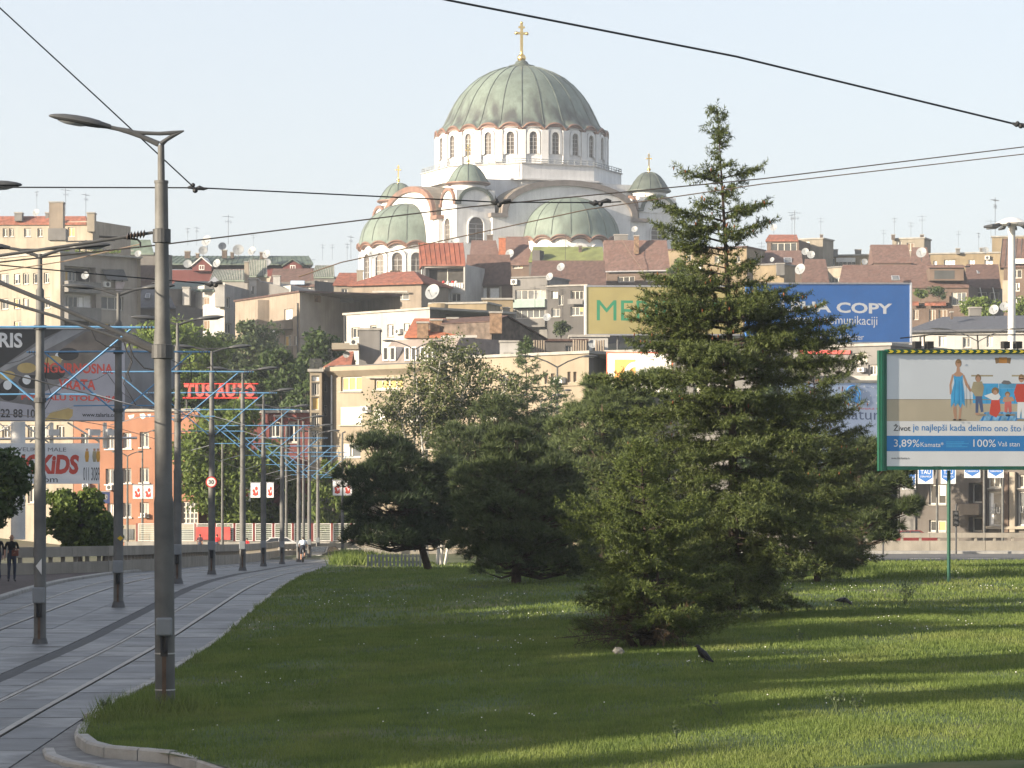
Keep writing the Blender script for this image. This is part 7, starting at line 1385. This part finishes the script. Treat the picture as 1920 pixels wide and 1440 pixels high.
def pine(label, base, lobes, fol, ntuft, trunk_pts, seed=1, nl=.2, name='pine_tree', nper=13, nw=.012, clr=.42, flat=.8, up=.5):
    """boughs end in round clusters of long-needled tufts; lobes are (centre, radii, share) in world metres"""
    rng = np.random.default_rng(seed); root = thing(name, label, 'tree', base); tb = MB(); tb.tube(trunk_pts, [lerp(.17, .05, i/(len(trunk_pts)-1)) for i in range(len(trunk_pts))], 8); tb.build('trunk', M_barkp, root, True)
    P, A, SEG = [], [], []
    tot = sum(s for _, _, s in lobes); TP = np.array([list(p) for p in trunk_pts])
    for C, Rr, sh in lobes:
        C = np.array(C); Rr = np.array(Rr); nc = max(4, int(sh/tot*ntuft/26))
        for _ in range(nc):
            d = unit(rng.normal(size=3)); d[2] = d[2]*.9+.1; c = C+d*Rr*rng.uniform(.55, 1.)**.6; cr = clr*rng.uniform(.6, 1.25)
            k = 26; e = unit(rng.normal(size=(k, 3))); e[:, 2] = np.abs(e[:, 2])*.9-.15; pp = c+e*cr*np.array([1, 1, flat])*rng.uniform(.35, 1, (k, 1))**.5
            P.append(pp); A.append(unit(e+np.array([0, 0, up])+d*.4+rng.normal(size=(k, 3))*.25)); fj = np.clip((c[2]-TP[0, 2])/(TP[-1, 2]-TP[0, 2]+.01)*.8, .12, .85)*(len(TP)-1); j = TP[int(fj)]+(TP[int(fj)+1]-TP[int(fj)])*(fj-int(fj))
            mid = (c+j)/2+np.array([0, 0, -.1*np.linalg.norm(c-j)]); SEG.append([*j, *mid, .045, .03]); SEG.append([*mid, *c, .03, .012])
    P = np.concatenate(P); A = np.concatenate(A); V, Fc = tubes_np(SEG); mesh_np('branches', V, Fc, M_barkp, root)['kind'] = 'stuff'
    V, Fc = needles(P, A, np.full(len(P), nl*.5), nper, nl, nw, .5, rng); mesh_np('crown', V, Fc, fol, root); return root
def broad(label, base, C, Rr, fol, nclus, per, leaf, seed=1, name='leafy_tree', stems=((0, 0),), bark=None, droop=.2, rt=.16, clr=.3, shell=.55, cat='tree', grp=None):
    """limbs fan out from the stem; leaves sit in uneven clusters round their ends"""
    rng = np.random.default_rng(seed); root = thing(name, label, cat, base, grp); B = np.array(base); C = np.array(C); Rr = np.array(Rr); SEG = []
    tops = []
    for sx, sy in stems:
        a = B+np.array([sx*.3, sy*.3, -.2]); b = B+(C-B)*.55+np.array([sx, sy, 0]); c = C+np.array([sx*1.8, sy*1.8, Rr[2]*.55]); r = rt/len(stems)**.4
        SEG += [[*a, *((a+b)/2), r, r*.85], [*((a+b)/2), *b, r*.85, r*.65], [*b, *c, r*.65, r*.2]]; tops.append((b, c))
    P = []
    for _ in range(nclus):
        d = unit(rng.normal(size=3)); c = C+d*Rr*rng.uniform(shell, 1.0)*np.array([1, 1, 1.])*rng.uniform(.85, 1.1); cr = clr*min(Rr[0], Rr[2])*rng.uniform(.55, 1.35); b, t_ = tops[rng.integers(len(tops))]
        j = b+(t_-b)*np.clip((c[2]-b[2])/(t_[2]-b[2]+.01)*.7, 0, .95); mid = (j+c)/2+np.array([0, 0, .08*np.linalg.norm(c-j)]); SEG += [[*j, *mid, rt*.28, rt*.18], [*mid, *c, rt*.18, rt*.06]]
        e = unit(rng.normal(size=(per, 3)))*rng.uniform(0, 1, (per, 1))**.45; pp = c+e*cr*np.array([1.15, 1.15, .8]); pp[:, 2] -= droop*cr*rng.uniform(0, 1.4, per); P.append(pp)
    V, Fc = tubes_np(SEG, 6); mesh_np('trunk', V, Fc, bark or M_barkg, root)
    V, Fc = leaves(np.concatenate(P), leaf, rng, droop); mesh_np('crown', V, Fc, fol, root); return root
def gp(px, D, z): return Vector(((px-CX)*D/F, D, z))
def pxtree(label, cx, cy, rx, ry, D, zb, fol, nclus, per, leaf, **k):
    C = W(cx, cy, D); s = D/F; return broad(label, (C.x, D, zb), C, (rx*s, rx*s*.9, ry*s), fol, nclus, per, leaf, **k)

# tall spruce with the visible trunk
b = on_lawn(1376, 1162); s = b.y/F; hgt = (1162-206)*s
def hx(py): return (1162-py)*s/hgt
pr = [(0, .6), (hx(1120), 1.5), (hx(1110), 1.9), (hx(1040), 2.4), (hx(950), 2.6), (hx(850), 2.5), (hx(760), 2.4), (hx(690), 2.2), (hx(620), 2.0), (hx(560), 1.55), (hx(500), 1.2), (hx(440), 1.0), (hx(400), .95), (hx(345), .7), (hx(320), .45), (hx(290), .34), (hx(240), .26), (hx(205), .12), (1, .05)]
ex = [(hx(415), PI, 1.75), (hx(455), PI*1.04, 1.75), (hx(335), .1, 1.0), (hx(438), -.05, 1.15), (hx(560), .0, 1.5), (hx(640), -.1, 2.9), (hx(655), .15, 3.0), (hx(690), .02, 3.2), (hx(720), PI, 3.4), (hx(545), PI*.97, 2.0), (hx(606), PI*1.02, 2.3), (hx(780), PI*1.05, 3.4), (hx(345), PI*1.1, 1.15), (hx(400), .2, 1.1), (hx(470), PI*.9, 1.5), (hx(548), PI*1.08, 1.9), (hx(570), PI*.93, 2.1), (hx(592), PI*1.1, 2.2), (hx(618), PI*.98, 2.4), (hx(640), PI*.9, 2.3), (hx(660), PI*1.06, 2.5), (hx(575), .12, 1.9), (hx(600), -.2, 2.2), (hx(622), .05, 2.5)]
spruce('spruce_tree', 'tallest spruce with a thin spire top rising above the rooftops', b, hgt, pr, Fo_sp, 215, .10, ((1345-1376)*s, 0), .46, .045, .2, .10, 11, 3, ex, cones=.5, nw=.017, sparse=.95, gap=.25, twigk=.40, tpow=1.12)
# front spruce, several stems
b = on_lawn(1212, 1214); s = b.y/F; hgt = (1214-826)*s
spruce('spruce_tree', 'bushy bright green spruce nearest to the viewer, with several bare stems at its foot', b, hgt, [(0, 1.3), (.12, 1.55), (.25, 1.6), (.45, 1.4), (.6, 1.1), (.75, .8), (.9, .42), (1, .08)], Fo_sf, 125, .08, (-.12, .1), .16, .08, .14, .068, 10, 7, [(.5, PI, 1.75), (.58, PI*1.03, 1.8), (.62, PI*.95, 1.5), (.12, .1, 1.95), (.09, -.15, 1.8), (.1, PI, 1.5)], cones=0, stems=((-.75, .1, 1.0, .07), (.25, -.1, 1.8, .06), (-.25, .3, 1.6, .06), (.5, .2, 1.5, .05)), nw=.013, spread=.55, twigk=.40, gap=.2, sparse=.92)
b2 = on_lawn(1150, 1150); s2 = b2.y/F
spruce('spruce_tree', 'mid green spruce filling the gap between the front spruce and the tall one', gp(1262, b2.y-2, b2.z), (1150-770)*s2, [(0, 1.3), (.3, 1.9), (.55, 1.7), (.8, 1.0), (1, .1)], Fo_sp, 120, .12, (-.3, 0), .2, .08, .2, .085, 9, 8, [(.6, PI, 2.3), (.7, PI*1.05, 2.0)], cones=.2, nw=.013)
# its dead lower twigs, bare and brown, trailing in the grass
rngd = np.random.default_rng(77); fs_ = bpy.data.objects['spruce_tree.001']; SEG = []; PP_ = []; B = np.array(ORG[fs_])
for i in range(46):
    a_ = rngd.uniform(0, 2*PI); o_ = B+np.array([rngd.uniform(-.3, .3), rngd.uniform(-.2, .2), rngd.uniform(.15, 1.0)]); L = rngd.uniform(.8, 1.85); d = np.array([math.cos(a_), math.sin(a_), rngd.uniform(-.25, .12)]); L = L*(.6 if d[0] > .35 else 1.); e = o_+d*L; e[2] = max(e[2], B[2]+.08); m_ = (o_+e)/2+np.array([0, 0, .06]); SEG += [[*o_, *m_, .018, .012], [*m_, *e, .012, .005]]
    for q in range(22):
        f = rngd.uniform(.25, 1); c = o_+(e-o_)*f; td = unit(d*.5+rngd.normal(size=3)*.6+np.array([0, 0, -.15])); l_ = rngd.uniform(.12, .4); SEG.append([*c, *(c+td*l_), .005, .002])
        if rngd.random() < .55: PP_.append((c+td*l_*.4, td, l_*.6))
V, Fc = tubes_np(SEG, 3); mesh_np('dead_twigs', V, Fc, M_bark, fs_)['kind'] = 'stuff'
V, Fc = needles(np.array([p[0] for p in PP_]), np.array([p[1] for p in PP_]), np.array([p[2] for p in PP_]), 9, .05, .008, .6, rngd); mesh_np('dead_needles', V, Fc, foliage('dry_needles', (.05, .035, .018), (.12, .075, .035), .1), fs_)['kind'] = 'stuff'
# third conifer right
b = on_lawn(1532, 1092); s = b.y/F; hgt = (1092-655)*s
spruce('spruce_tree', 'third spruce on the right, dense and dark, beside the billboard', b, hgt, [(0, .9), (.1, 1.8), (.25, 2.0), (.45, 1.75), (.6, 1.6), (.75, 1.3), (.88, .9), (1, .2)], Fo_sp, 175, .12, (-.15, 0), .30, .03, .22, .11, 11, 12, [(.93, 0, .9), (.85, .1, 1.2), (.12, 0, 2.0), (.9, PI*.95, .9)], cones=.45, nw=.016, gap=.12, sparse=1.)
# pines
def pinepx(label, px, py, lobes, fol, nt, D=None, seed=1, nl=.2, nw=.013, clr=.42, lean=0, **k):
    p = on_lawn(px, py)
    if D: p = gp(px, D, H+(HY-py)*D/F)
    s = p.y/F; L = [(W(cx, cy, p.y+dy), (rx*s, max(rx, ry)*s*.9, ry*s), rx*ry) for cx, cy, rx, ry, dy in lobes]; ytop = min(cy+ry*.9 for cx, cy, rx, ry, dy in lobes)
    tp = [p-Vector((0, 0, .2)), gp(px+lean*.3, p.y, lerp(p.z, H+(HY-ytop)*s, .35)), gp(px+lean*.7, p.y, lerp(p.z, H+(HY-ytop)*s, .7)), gp(px+lean, p.y, H+(HY-ytop)*s)]
    return pine(label, p, L, fol, nt, tp, seed, nl, nw=nw, clr=clr, **k)
pinepx('dark pine at left with a bare leaning trunk base above the picket fence', 806, 1068, [(708, 862, 62, 38, 0), (690, 905, 55, 28, -.6), (760, 900, 70, 48, .5), (740, 960, 88, 46, -.5), (820, 960, 50, 60, .5), (720, 1010, 62, 26, -1), (790, 1015, 66, 28, 0), (830, 905, 30, 40, .6), (690, 1016, 22, 12, -1)], Fo_pd, 5200, seed=21, nl=.30, nw=.020, lean=-70, clr=.5)
pinepx('broad dark pine in the middle with foliage down to the grass', 968, 1094, [(900, 920, 46, 55, 0), (975, 905, 75, 58, .5), (1040, 925, 52, 62, 0), (940, 985, 70, 55, -.8), (1020, 1000, 72, 58, -.5), (900, 1010, 46, 50, 0), (960, 1060, 80, 34, -.6), (1050, 1050, 50, 42, 0), (960, 850, 60, 36, 1)], Fo_pm, 6000, seed=22, nl=.26, nw=.018, clr=.46)
pinepx('pale green soft pine rising behind the middle pine', 1130, 1078, [(1110, 830, 70, 70, 1), (1160, 780, 60, 60, 1.5), (1180, 880, 60, 80, 1), (1090, 920, 50, 80, .5), (1220, 760, 45, 60, 2), (1130, 1000, 60, 70, 1), (1140, 730, 35, 30, 1.5)], Fo_pl, 5200, D=128, seed=23, nl=.30, nw=.020, clr=.55)
pinepx('pine with long needled boughs reaching right of the third spruce', 1612, 1074, [(1640, 850, 30, 20, .5), (1600, 890, 55, 46, 1), (1650, 905, 50, 34, 0), (1680, 955, 38, 15, -.5), (1640, 985, 46, 20, 0), (1600, 940, 50, 60, 1), (1660, 1012, 14, 5, -.3), (1690, 960, 22, 8, -.5)], Fo_pm, 3400, D=112, seed=24, nl=.28, nw=.019, clr=.42)
pinepx('low olive pine between cedar and the dark pines', 900, 1074, [(880, 850, 60, 50, 0), (940, 800, 56, 48, 1), (860, 920, 50, 50, 0), (990, 830, 60, 44, 1)], Fo_pm, 3000, D=146, seed=25, nl=.32, nw=.021, clr=.6)
# cedars with bare leaders
for px, D, ytop, l, sd in ((985, 172, 640, 'spiky cedar with the taller bare leader', 31), (1041, 178, 712, 'spiky cedar with the lower leader, in front of the double street lamp', 32)):
    s = D/F; zb = zl((px-CX)*s, D)-.3; hgt = H+(HY-ytop)*s-zb; k = hgt
    spruce('cedar_tree', l, gp(px, D, zb), hgt, [(0, 4.2), (.35, 3.8), (.5, 3.0), (.62, 2.2), (.72, 1.75), (.8, 1.35), (.88, .95), (.94, .5), (1, .12)], Fo_ce, 120, .22, (0, 0), .8, .12, .34, .14, 10, sd, sparse=1., nw=.034, twigk=.12)
# birch
def birch(label, px, D, seed):
    s = D/F; rng = np.random.default_rng(seed); zb = -.3; root = thing('birch_tree', label, 'tree', gp(px, D, zb)); SEG = []; P = []
    for x0, x1, yt, r in ((785, 830, 650, .10), (800, 780, 700, .09), (820, 880, 690, .10), (838, 905, 740, .08), (790, 745, 760, .08), (830, 850, 668, .09), (835, 950, 720, .07), (800, 720, 800, .06)):
        a = gp(lerp(px, x0, .8), D+rng.uniform(-1, 1), zb); m_ = W(lerp(x0, x1, .35), lerp(1000, yt, .5), D+rng.uniform(-1, 1)); t = W(x1, yt, D+rng.uniform(-1.5, 1.5)); SEG += [[*a, *m_, r, r*.75], [*m_, *t, r*.75, .02]]
        for _ in range(30):
            f = rng.uniform(0.05, 1.06); o = np.array(m_)*(1-f)+np.array(t)*f; d = unit(np.array([rng.normal(), rng.normal()*.7, rng.uniform(-.1, .75)])); L = rng.uniform(.7, 2.2)*(1.1-.45*f); e = o+d*L; SEG.append([*o, *e, .025, .008])
            tip = e+np.array([d[0]*.25, d[1]*.25, -rng.uniform(.2, .75)]); SEG.append([*e, *tip, .008, .004])
            n = int(105*rng.uniform(.5, 1.3)); q = rng.uniform(0.15, 1, (n, 1)); w = np.where(q < .65, o+(e-o)*q/.65, e+(tip-e)*(q-.65)/.35); P.append(w+rng.normal(size=(n, 3))*np.array([.17, .17, .17]))
    V, Fc = tubes_np(SEG, 5); mesh_np('trunk', V, Fc, M_birch, root); V, Fc = leaves(np.concatenate(P), .15, rng, .5, .7); mesh_np('crown', V, Fc, Fo_bi, root)
birch('airy birch with white stems in front of the beige block', 810, 168, 41)
# leafy trees on the left and on the slope
pxtree('tall leafy tree right of the orange block behind the tram poles', 428, 872, 94, 122, 260, -.5, Fo_lm, 90, 220, .42, seed=51)
pxtree('lower leafy tree between the tall one and the slatted fence', 512, 930, 58, 80, 268, -.5, Fo_lm, 44, 150, .40, seed=52)
pxtree('bright sunlit leafy tree in front of the white house with brown windows', 338, 688, 92, 108, 318, 9.0, Fo_br, 70, 210, .52, seed=53)
pxtree('greyish leafy tree in front of the tan corner house', 468, 692, 68, 92, 345, 12, Fo_gr, 60, 180, .5, seed=54)
pxtree('dark leafy tree beside the blank side wall of the tan house', 602, 720, 56, 100, 318, 9, Fo_dk, 60, 190, .5, seed=55)
pxtree('dark leafy tree behind the red rooftop letters', 528, 740, 72, 84, 300, 7, Fo_dk, 60, 190, .5, seed=56)
pxtree('dark leafy tree low behind the left end of the red letters', 385, 775, 60, 70, 296, 7, Fo_dk, 44, 170, .5, seed=57)
pxtree('dark slender tree left of the stair tower', 570, 780, 45, 90, 290, 5, Fo_dk, 40, 170, .45, seed=58)
pxtree('drooping willow-like tree behind the dark pine by the fence', 625, 925, 44, 74, 259, -.5, Fo_lm, 40, 170, .36, seed=59, droop=1.2)
pxtree('round leafy tree under the children wear hoarding', 150, 972, 62, 66, 150, -.3, Fo_lm, 60, 190, .26, seed=60)
pxtree('second low leafy tree right of the one under the hoarding', 196, 1000, 30, 40, 152, -.3, Fo_lm, 26, 130, .24, seed=61)
pxtree('dark overhanging tree at the left picture edge', -28, 905, 86, 76, 112, .2, Fo_dk, 60, 220, .22, seed=62)
pxtree('small round tree on the slope behind the yellow hoarding', 1272, 522, 34, 36, 402, 18, Fo_lm, 24, 120, .42, seed=63, rt=.1)
pxtree('pale bush on the roof terrace left of the floodlight mast', 1832, 578, 40, 24, 372, 20, Fo_br, 36, 110, .36, seed=64, rt=.08, shell=.1, clr=.45)
pxtree('round potted shrub on the brown terrace, left one', 1725, 548, 14, 11, 455, 33, Fo_lm, 12, 90, .34, seed=65, rt=.05, shell=.05, clr=.6)
pxtree('round potted shrub on the brown terrace, right one', 1760, 546, 16, 13, 455, 33, Fo_dk, 12, 90, .34, seed=66, rt=.05, shell=.05, clr=.6)
pxtree('leafy tree at the right edge behind the white house', 1912, 580, 26, 26, 380, 20, Fo_br, 24, 100, .36, seed=67, rt=.08, shell=.1, clr=.45)
pxtree('tiny tree among the flues left of the yellow hoarding', 1052, 617, 17, 18, 330, 14, Fo_gr, 14, 90, .3, seed=68, rt=.05, shell=.1, clr=.5)
pxtree('dark leafy tree behind the grey block right of the spruce', 1420, 800, 60, 120, 238, -.4, Fo_dk, 40, 150, .4, seed=69)
for k, (px, D, w_, l) in enumerate(((165, 386, 60, 'green plants along the roof garden parapet of the balcony block'), (126, 388, 20, 'small plants at the left corner of the roof garden'))):
    n = 700; P = np.stack([np.array([W(px, 470, D).x])+NR.uniform(-w_, w_, n)*D/F, D+1.2+NR.uniform(-.5, .9, n), W(px, 472, D).z+NR.uniform(-.1, .5, n)*NR.uniform(.2, 1, n)], 1); V, Fc = leaves(P, .22); o = mesh_np('roof_plants', V, Fc, Fo_br, None, loc=(W(px, 470, D).x, D+1.2, W(px, 472, D).z)); tag(o, l, 'plants')

# ------------------------------------------------------------------ the park trees left of and behind the viewer, whose shade falls on tracks and lawn
Lx, Ly = math.sin(PHI), math.cos(PHI); TE = math.tan(ELEV)
def pq(p): return p.x*Ly-p.y*Lx, p.x*Lx+p.y*Ly
pt = None
def park(p, qtip, w, label, hgt=17.):
    """tree whose shadow runs along p and ends at qtip on the ground"""
    global pt
    q = qtip-hgt/TE; x = p*Ly+q*Lx; y = -p*Lx+q*Ly; z = -.7
    if pt is None:
        pt = broad(label, (0, 0, 0), (0, 0, 10.2), (3.6, 3.6, 6.6), Fo_dk, 85, 150, .95, seed=71, name='park_tree', rt=.4, clr=.36, shell=.35, grp='tall park trees left of the tramway'); pt.location = (x, y, z); pt.scale = (w/3.6, w/3.6, hgt/16.8)
    else: copy_tree(pt, (x, y, z), None, label, RN.uniform(0, 6), (w/3.6, w/3.6, hgt/16.8))
for a in PARK: park(*a)

# ------------------------------------------------------------------ grass, weeds, daisies
def lawn_pts(n, d0, d1, rng):
    D = np.sqrt(rng.uniform(d0**2, d1**2, n)); lo = np.array([max(lawn_xmin(d)+.06, -.165*d-.5) for d in D]); hi = .163*D+3.0
    X = lo+(hi-lo)*rng.uniform(0, 1, n); ok = (hi > lo); X, D = X[ok], D[ok]; Z = np.array([zl(x, d) for x, d in zip(X, D)]); return np.stack([X, D, Z], 1)
def blades(P, h, w, rng, lean=.35):
    n = len(P); a = rng.uniform(0, 2*PI, n); d = np.stack([np.cos(a), np.sin(a), np.zeros(n)], 1); b = rng.uniform(0, 2*PI, n); t = np.stack([np.cos(b)*lean, np.sin(b)*lean, np.ones(n)], 1); hh = (h*rng.uniform(.5, 1.3, n))[:, None]
    V = np.stack([P-d*w, P+d*w, P+t*hh*rng.uniform(.6, 1, (n, 1))], 1).reshape(-1, 3); return V, np.arange(len(V)).reshape(-1, 3)
Fo_g = foliage('grass_blades', (.017, .048, .011), (.185, .245, .058), .38, .6, .62)
def patchy(m):                                       # dry yellowish patches a metre or two across
    nt = m.node_tree; N = nt.nodes; Lk = nt.links; tc = N.new('ShaderNodeTexCoord'); mp = N.new('ShaderNodeMapping'); mp.inputs['Scale'].default_value = (.55, .22, .3); Lk.new(tc.outputs['Object'], mp.inputs[0])
    n = N.new('ShaderNodeTexNoise'); n.inputs['Scale'].default_value = 1.; n.inputs['Detail'].default_value = 6; Lk.new(mp.outputs[0], n.inputs[0]); r = N.new('ShaderNodeMapRange'); r.inputs[1].default_value = .46; r.inputs[2].default_value = .72; r.inputs[4].default_value = .4; Lk.new(n.outputs[0], r.inputs[0])
    b = N['Principled BSDF']; src = b.inputs['Base Color'].links[0].from_socket; x = N.new('ShaderNodeMix'); x.data_type = 'RGBA'; x.inputs[7].default_value = (.27, .275, .09, 1); Lk.new(r.outputs[0], x.inputs[0]); Lk.new(src, x.inputs[6]); Lk.new(x.outputs[2], b.inputs['Base Color'])
patchy(Fo_g)
rng = np.random.default_rng(5); VV, FF = [], []; off_ = 0
for n, d0, d1, h, w in ((370000, 38, 56, .075, .006), (320000, 56, 80, .085, .009), (175000, 80, 128, .10, .015), (26000, 124, 190, .12, .03)):
    P = lawn_pts(n, d0, d1, rng); q = np.sin(P[:, 0]*2.1+1.3*np.sin(P[:, 1]*.7))+np.sin(P[:, 1]*1.1+P[:, 0]*.9)+.8*np.sin(P[:, 0]*.63-P[:, 1]*.31+2); P = P[rng.random(len(P)) < np.clip(.78+.28*q, .28, 1)]; V, Fc = blades(P, h*(1+.22*np.sin(P[:, 0]*1.7)*np.sin(P[:, 1]*.9)), w, rng); VV.append(V); FF.append(Fc+off_); off_ += len(V)
# taller tufts at the kerb, the pole foot and the far mound
def tuft(c, r, n, h, w):
    global off_
    q = rng.normal(size=(n, 2))*r; P = np.stack([c[0]+q[:, 0], c[1]+q[:, 1], np.array([zl(c[0]+a, c[1]+b) for a, b in q])], 1); P = P[[p[0] > lawn_xmin(p[1]) for p in P]]
    if len(P) == 0: return
    V, Fc = blades(P, h, w, rng, .5); VV.append(V); FF.append(Fc+off_); off_ += len(V)
for px, py, r, n, h in ((300, 1335, .5, 1300, .36), (262, 1328, .4, 700, .30), (335, 1318, .35, 500, .30), (215, 1350, .25, 250, .3), (230, 1352, .3, 260, .18), (420, 1180, .25, 200, .2), (480, 1140, .3, 200, .2), (365, 1232, .25, 160, .18)): c = on_lawn(px, py); tuft(c, r, n, h, .009)
for D in range(54, 130, 3): tuft((xk(D)+.25, D+rng.uniform(-1, 1), 0), .16, 60, .15, .009)
for k in range(26): c = (-9.0+rng.normal()*1.6, 168+rng.normal()*7); tuft(c, .8, 220, .55, .03)
for k in range(30): px = rng.uniform(1500, 1900); c = on_lawn(px, 1072+rng.uniform(-4, 12)); tuft(c, .5, 120, .3, .014)
tag(mesh_np('grass', np.concatenate(VV), np.concatenate(FF), Fo_g, None), kind='stuff')
# daisies as small white discs
P = lawn_pts(1100, 44, 110, rng); no = np.sin(P[:, 0]*1.3+2)+np.sin(P[:, 1]*.55)+np.sin(P[:, 0]*.5+P[:, 1]*.3); P = P[no+rng.normal(size=len(P))*.4 > .9]; P[:, 2] += rng.uniform(.04, .08, len(P)); n = len(P); V = []
s = .008+.00008*P[:, 1]
V = np.stack([P+np.stack([s*math.cos(a), s*.3*math.sin(a), s*.8*math.sin(a)], 1) for a in (0, PI/3*1, PI/3*2, PI, PI/3*4, PI/3*5)], 1).reshape(-1, 3); tag(mesh_np('daisies', V, np.arange(len(V)).reshape(-1, 6), mat('daisy_petals', (.62, .62, .58), .7), None), kind='stuff')
# single weeds
def weed(px, py, h, label, n=6, spread=.5, leafs=60, seed=1, fol=None):
    rng = np.random.default_rng(seed); b = on_lawn(px, py); root = thing('weed', label, 'weed', b); B = np.array(b); SEG = []; P = []
    for _ in range(n):
        d = np.array([rng.normal()*spread, rng.normal()*spread*.6, 1.]); L = h*rng.uniform(.55, 1.05); m_ = B+d*L*.5*np.array([.6, .6, 1]); t = B+d*L; SEG += [[*B, *m_, .007, .006], [*m_, *t, .006, .003]]; q = rng.uniform(.25, 1, (leafs//n, 1)); P.append(m_*(1-q)+t*q+rng.normal(size=(leafs//n, 3))*.025)
    V, Fc = tubes_np(SEG, 4); mesh_np('stem', V, Fc, fol or Fo_gr, root); V, Fc = leaves(np.concatenate(P), .055, rng); mesh_np('foliage', V, Fc, fol or Fo_gr, root)
weed(1697, 1136, .62, 'tall pale leafy weed in the lawn on the right', 9, .45, 220, 81); weed(1570, 1338, .42, 'upright weed pair near the bottom right of the lawn', 5, .25, 60, 82); weed(1608, 1334, .24, 'short weed just right of the upright weed pair', 4, .3, 40, 83); weed(1355, 1345, .34, 'thin forked weed at the bottom centre of the lawn', 3, 1.1, 16, 84); weed(942, 1140, .36, 'small pale weed left of the spruces', 6, .4, 60, 85); weed(1415, 1170, .3, 'reddish weed beside the tall spruce trunk', 6, .6, 70, 86); weed(1500, 1205, .3, 'grassy weed below the right shade band', 6, .4, 40, 87); weed(195, 1340, .3, 'pale weed rising at the kerb corner', 4, .2, 40, 88); weed(940+330, 1400, .3, 'dark thin weed at the bottom edge', 4, .3, 30, 89)
# ------------------------------------------------------------------ evening haze: one even body of air round everything
mb = MB(); mb.boxz(-760, -340, -6, 760, 1150, 110); hz = mb.build('haze', bpy.data.materials.new('haze_air'), None, loc=(0, 400, 0)); tag(hz, kind='stuff')
hm_ = hz.data.materials[0]; hm_.use_nodes = True; N = hm_.node_tree.nodes; N.remove(N['Principled BSDF']); pv = N.new('ShaderNodeVolumePrincipled'); pv.inputs['Color'].default_value = (.80, .88, .99, 1); pv.inputs['Density'].default_value = HAZE; pv.inputs['Anisotropy'].default_value = .2
hm_.node_tree.links.new(pv.outputs[0], N['Material Output'].inputs['Volume'])
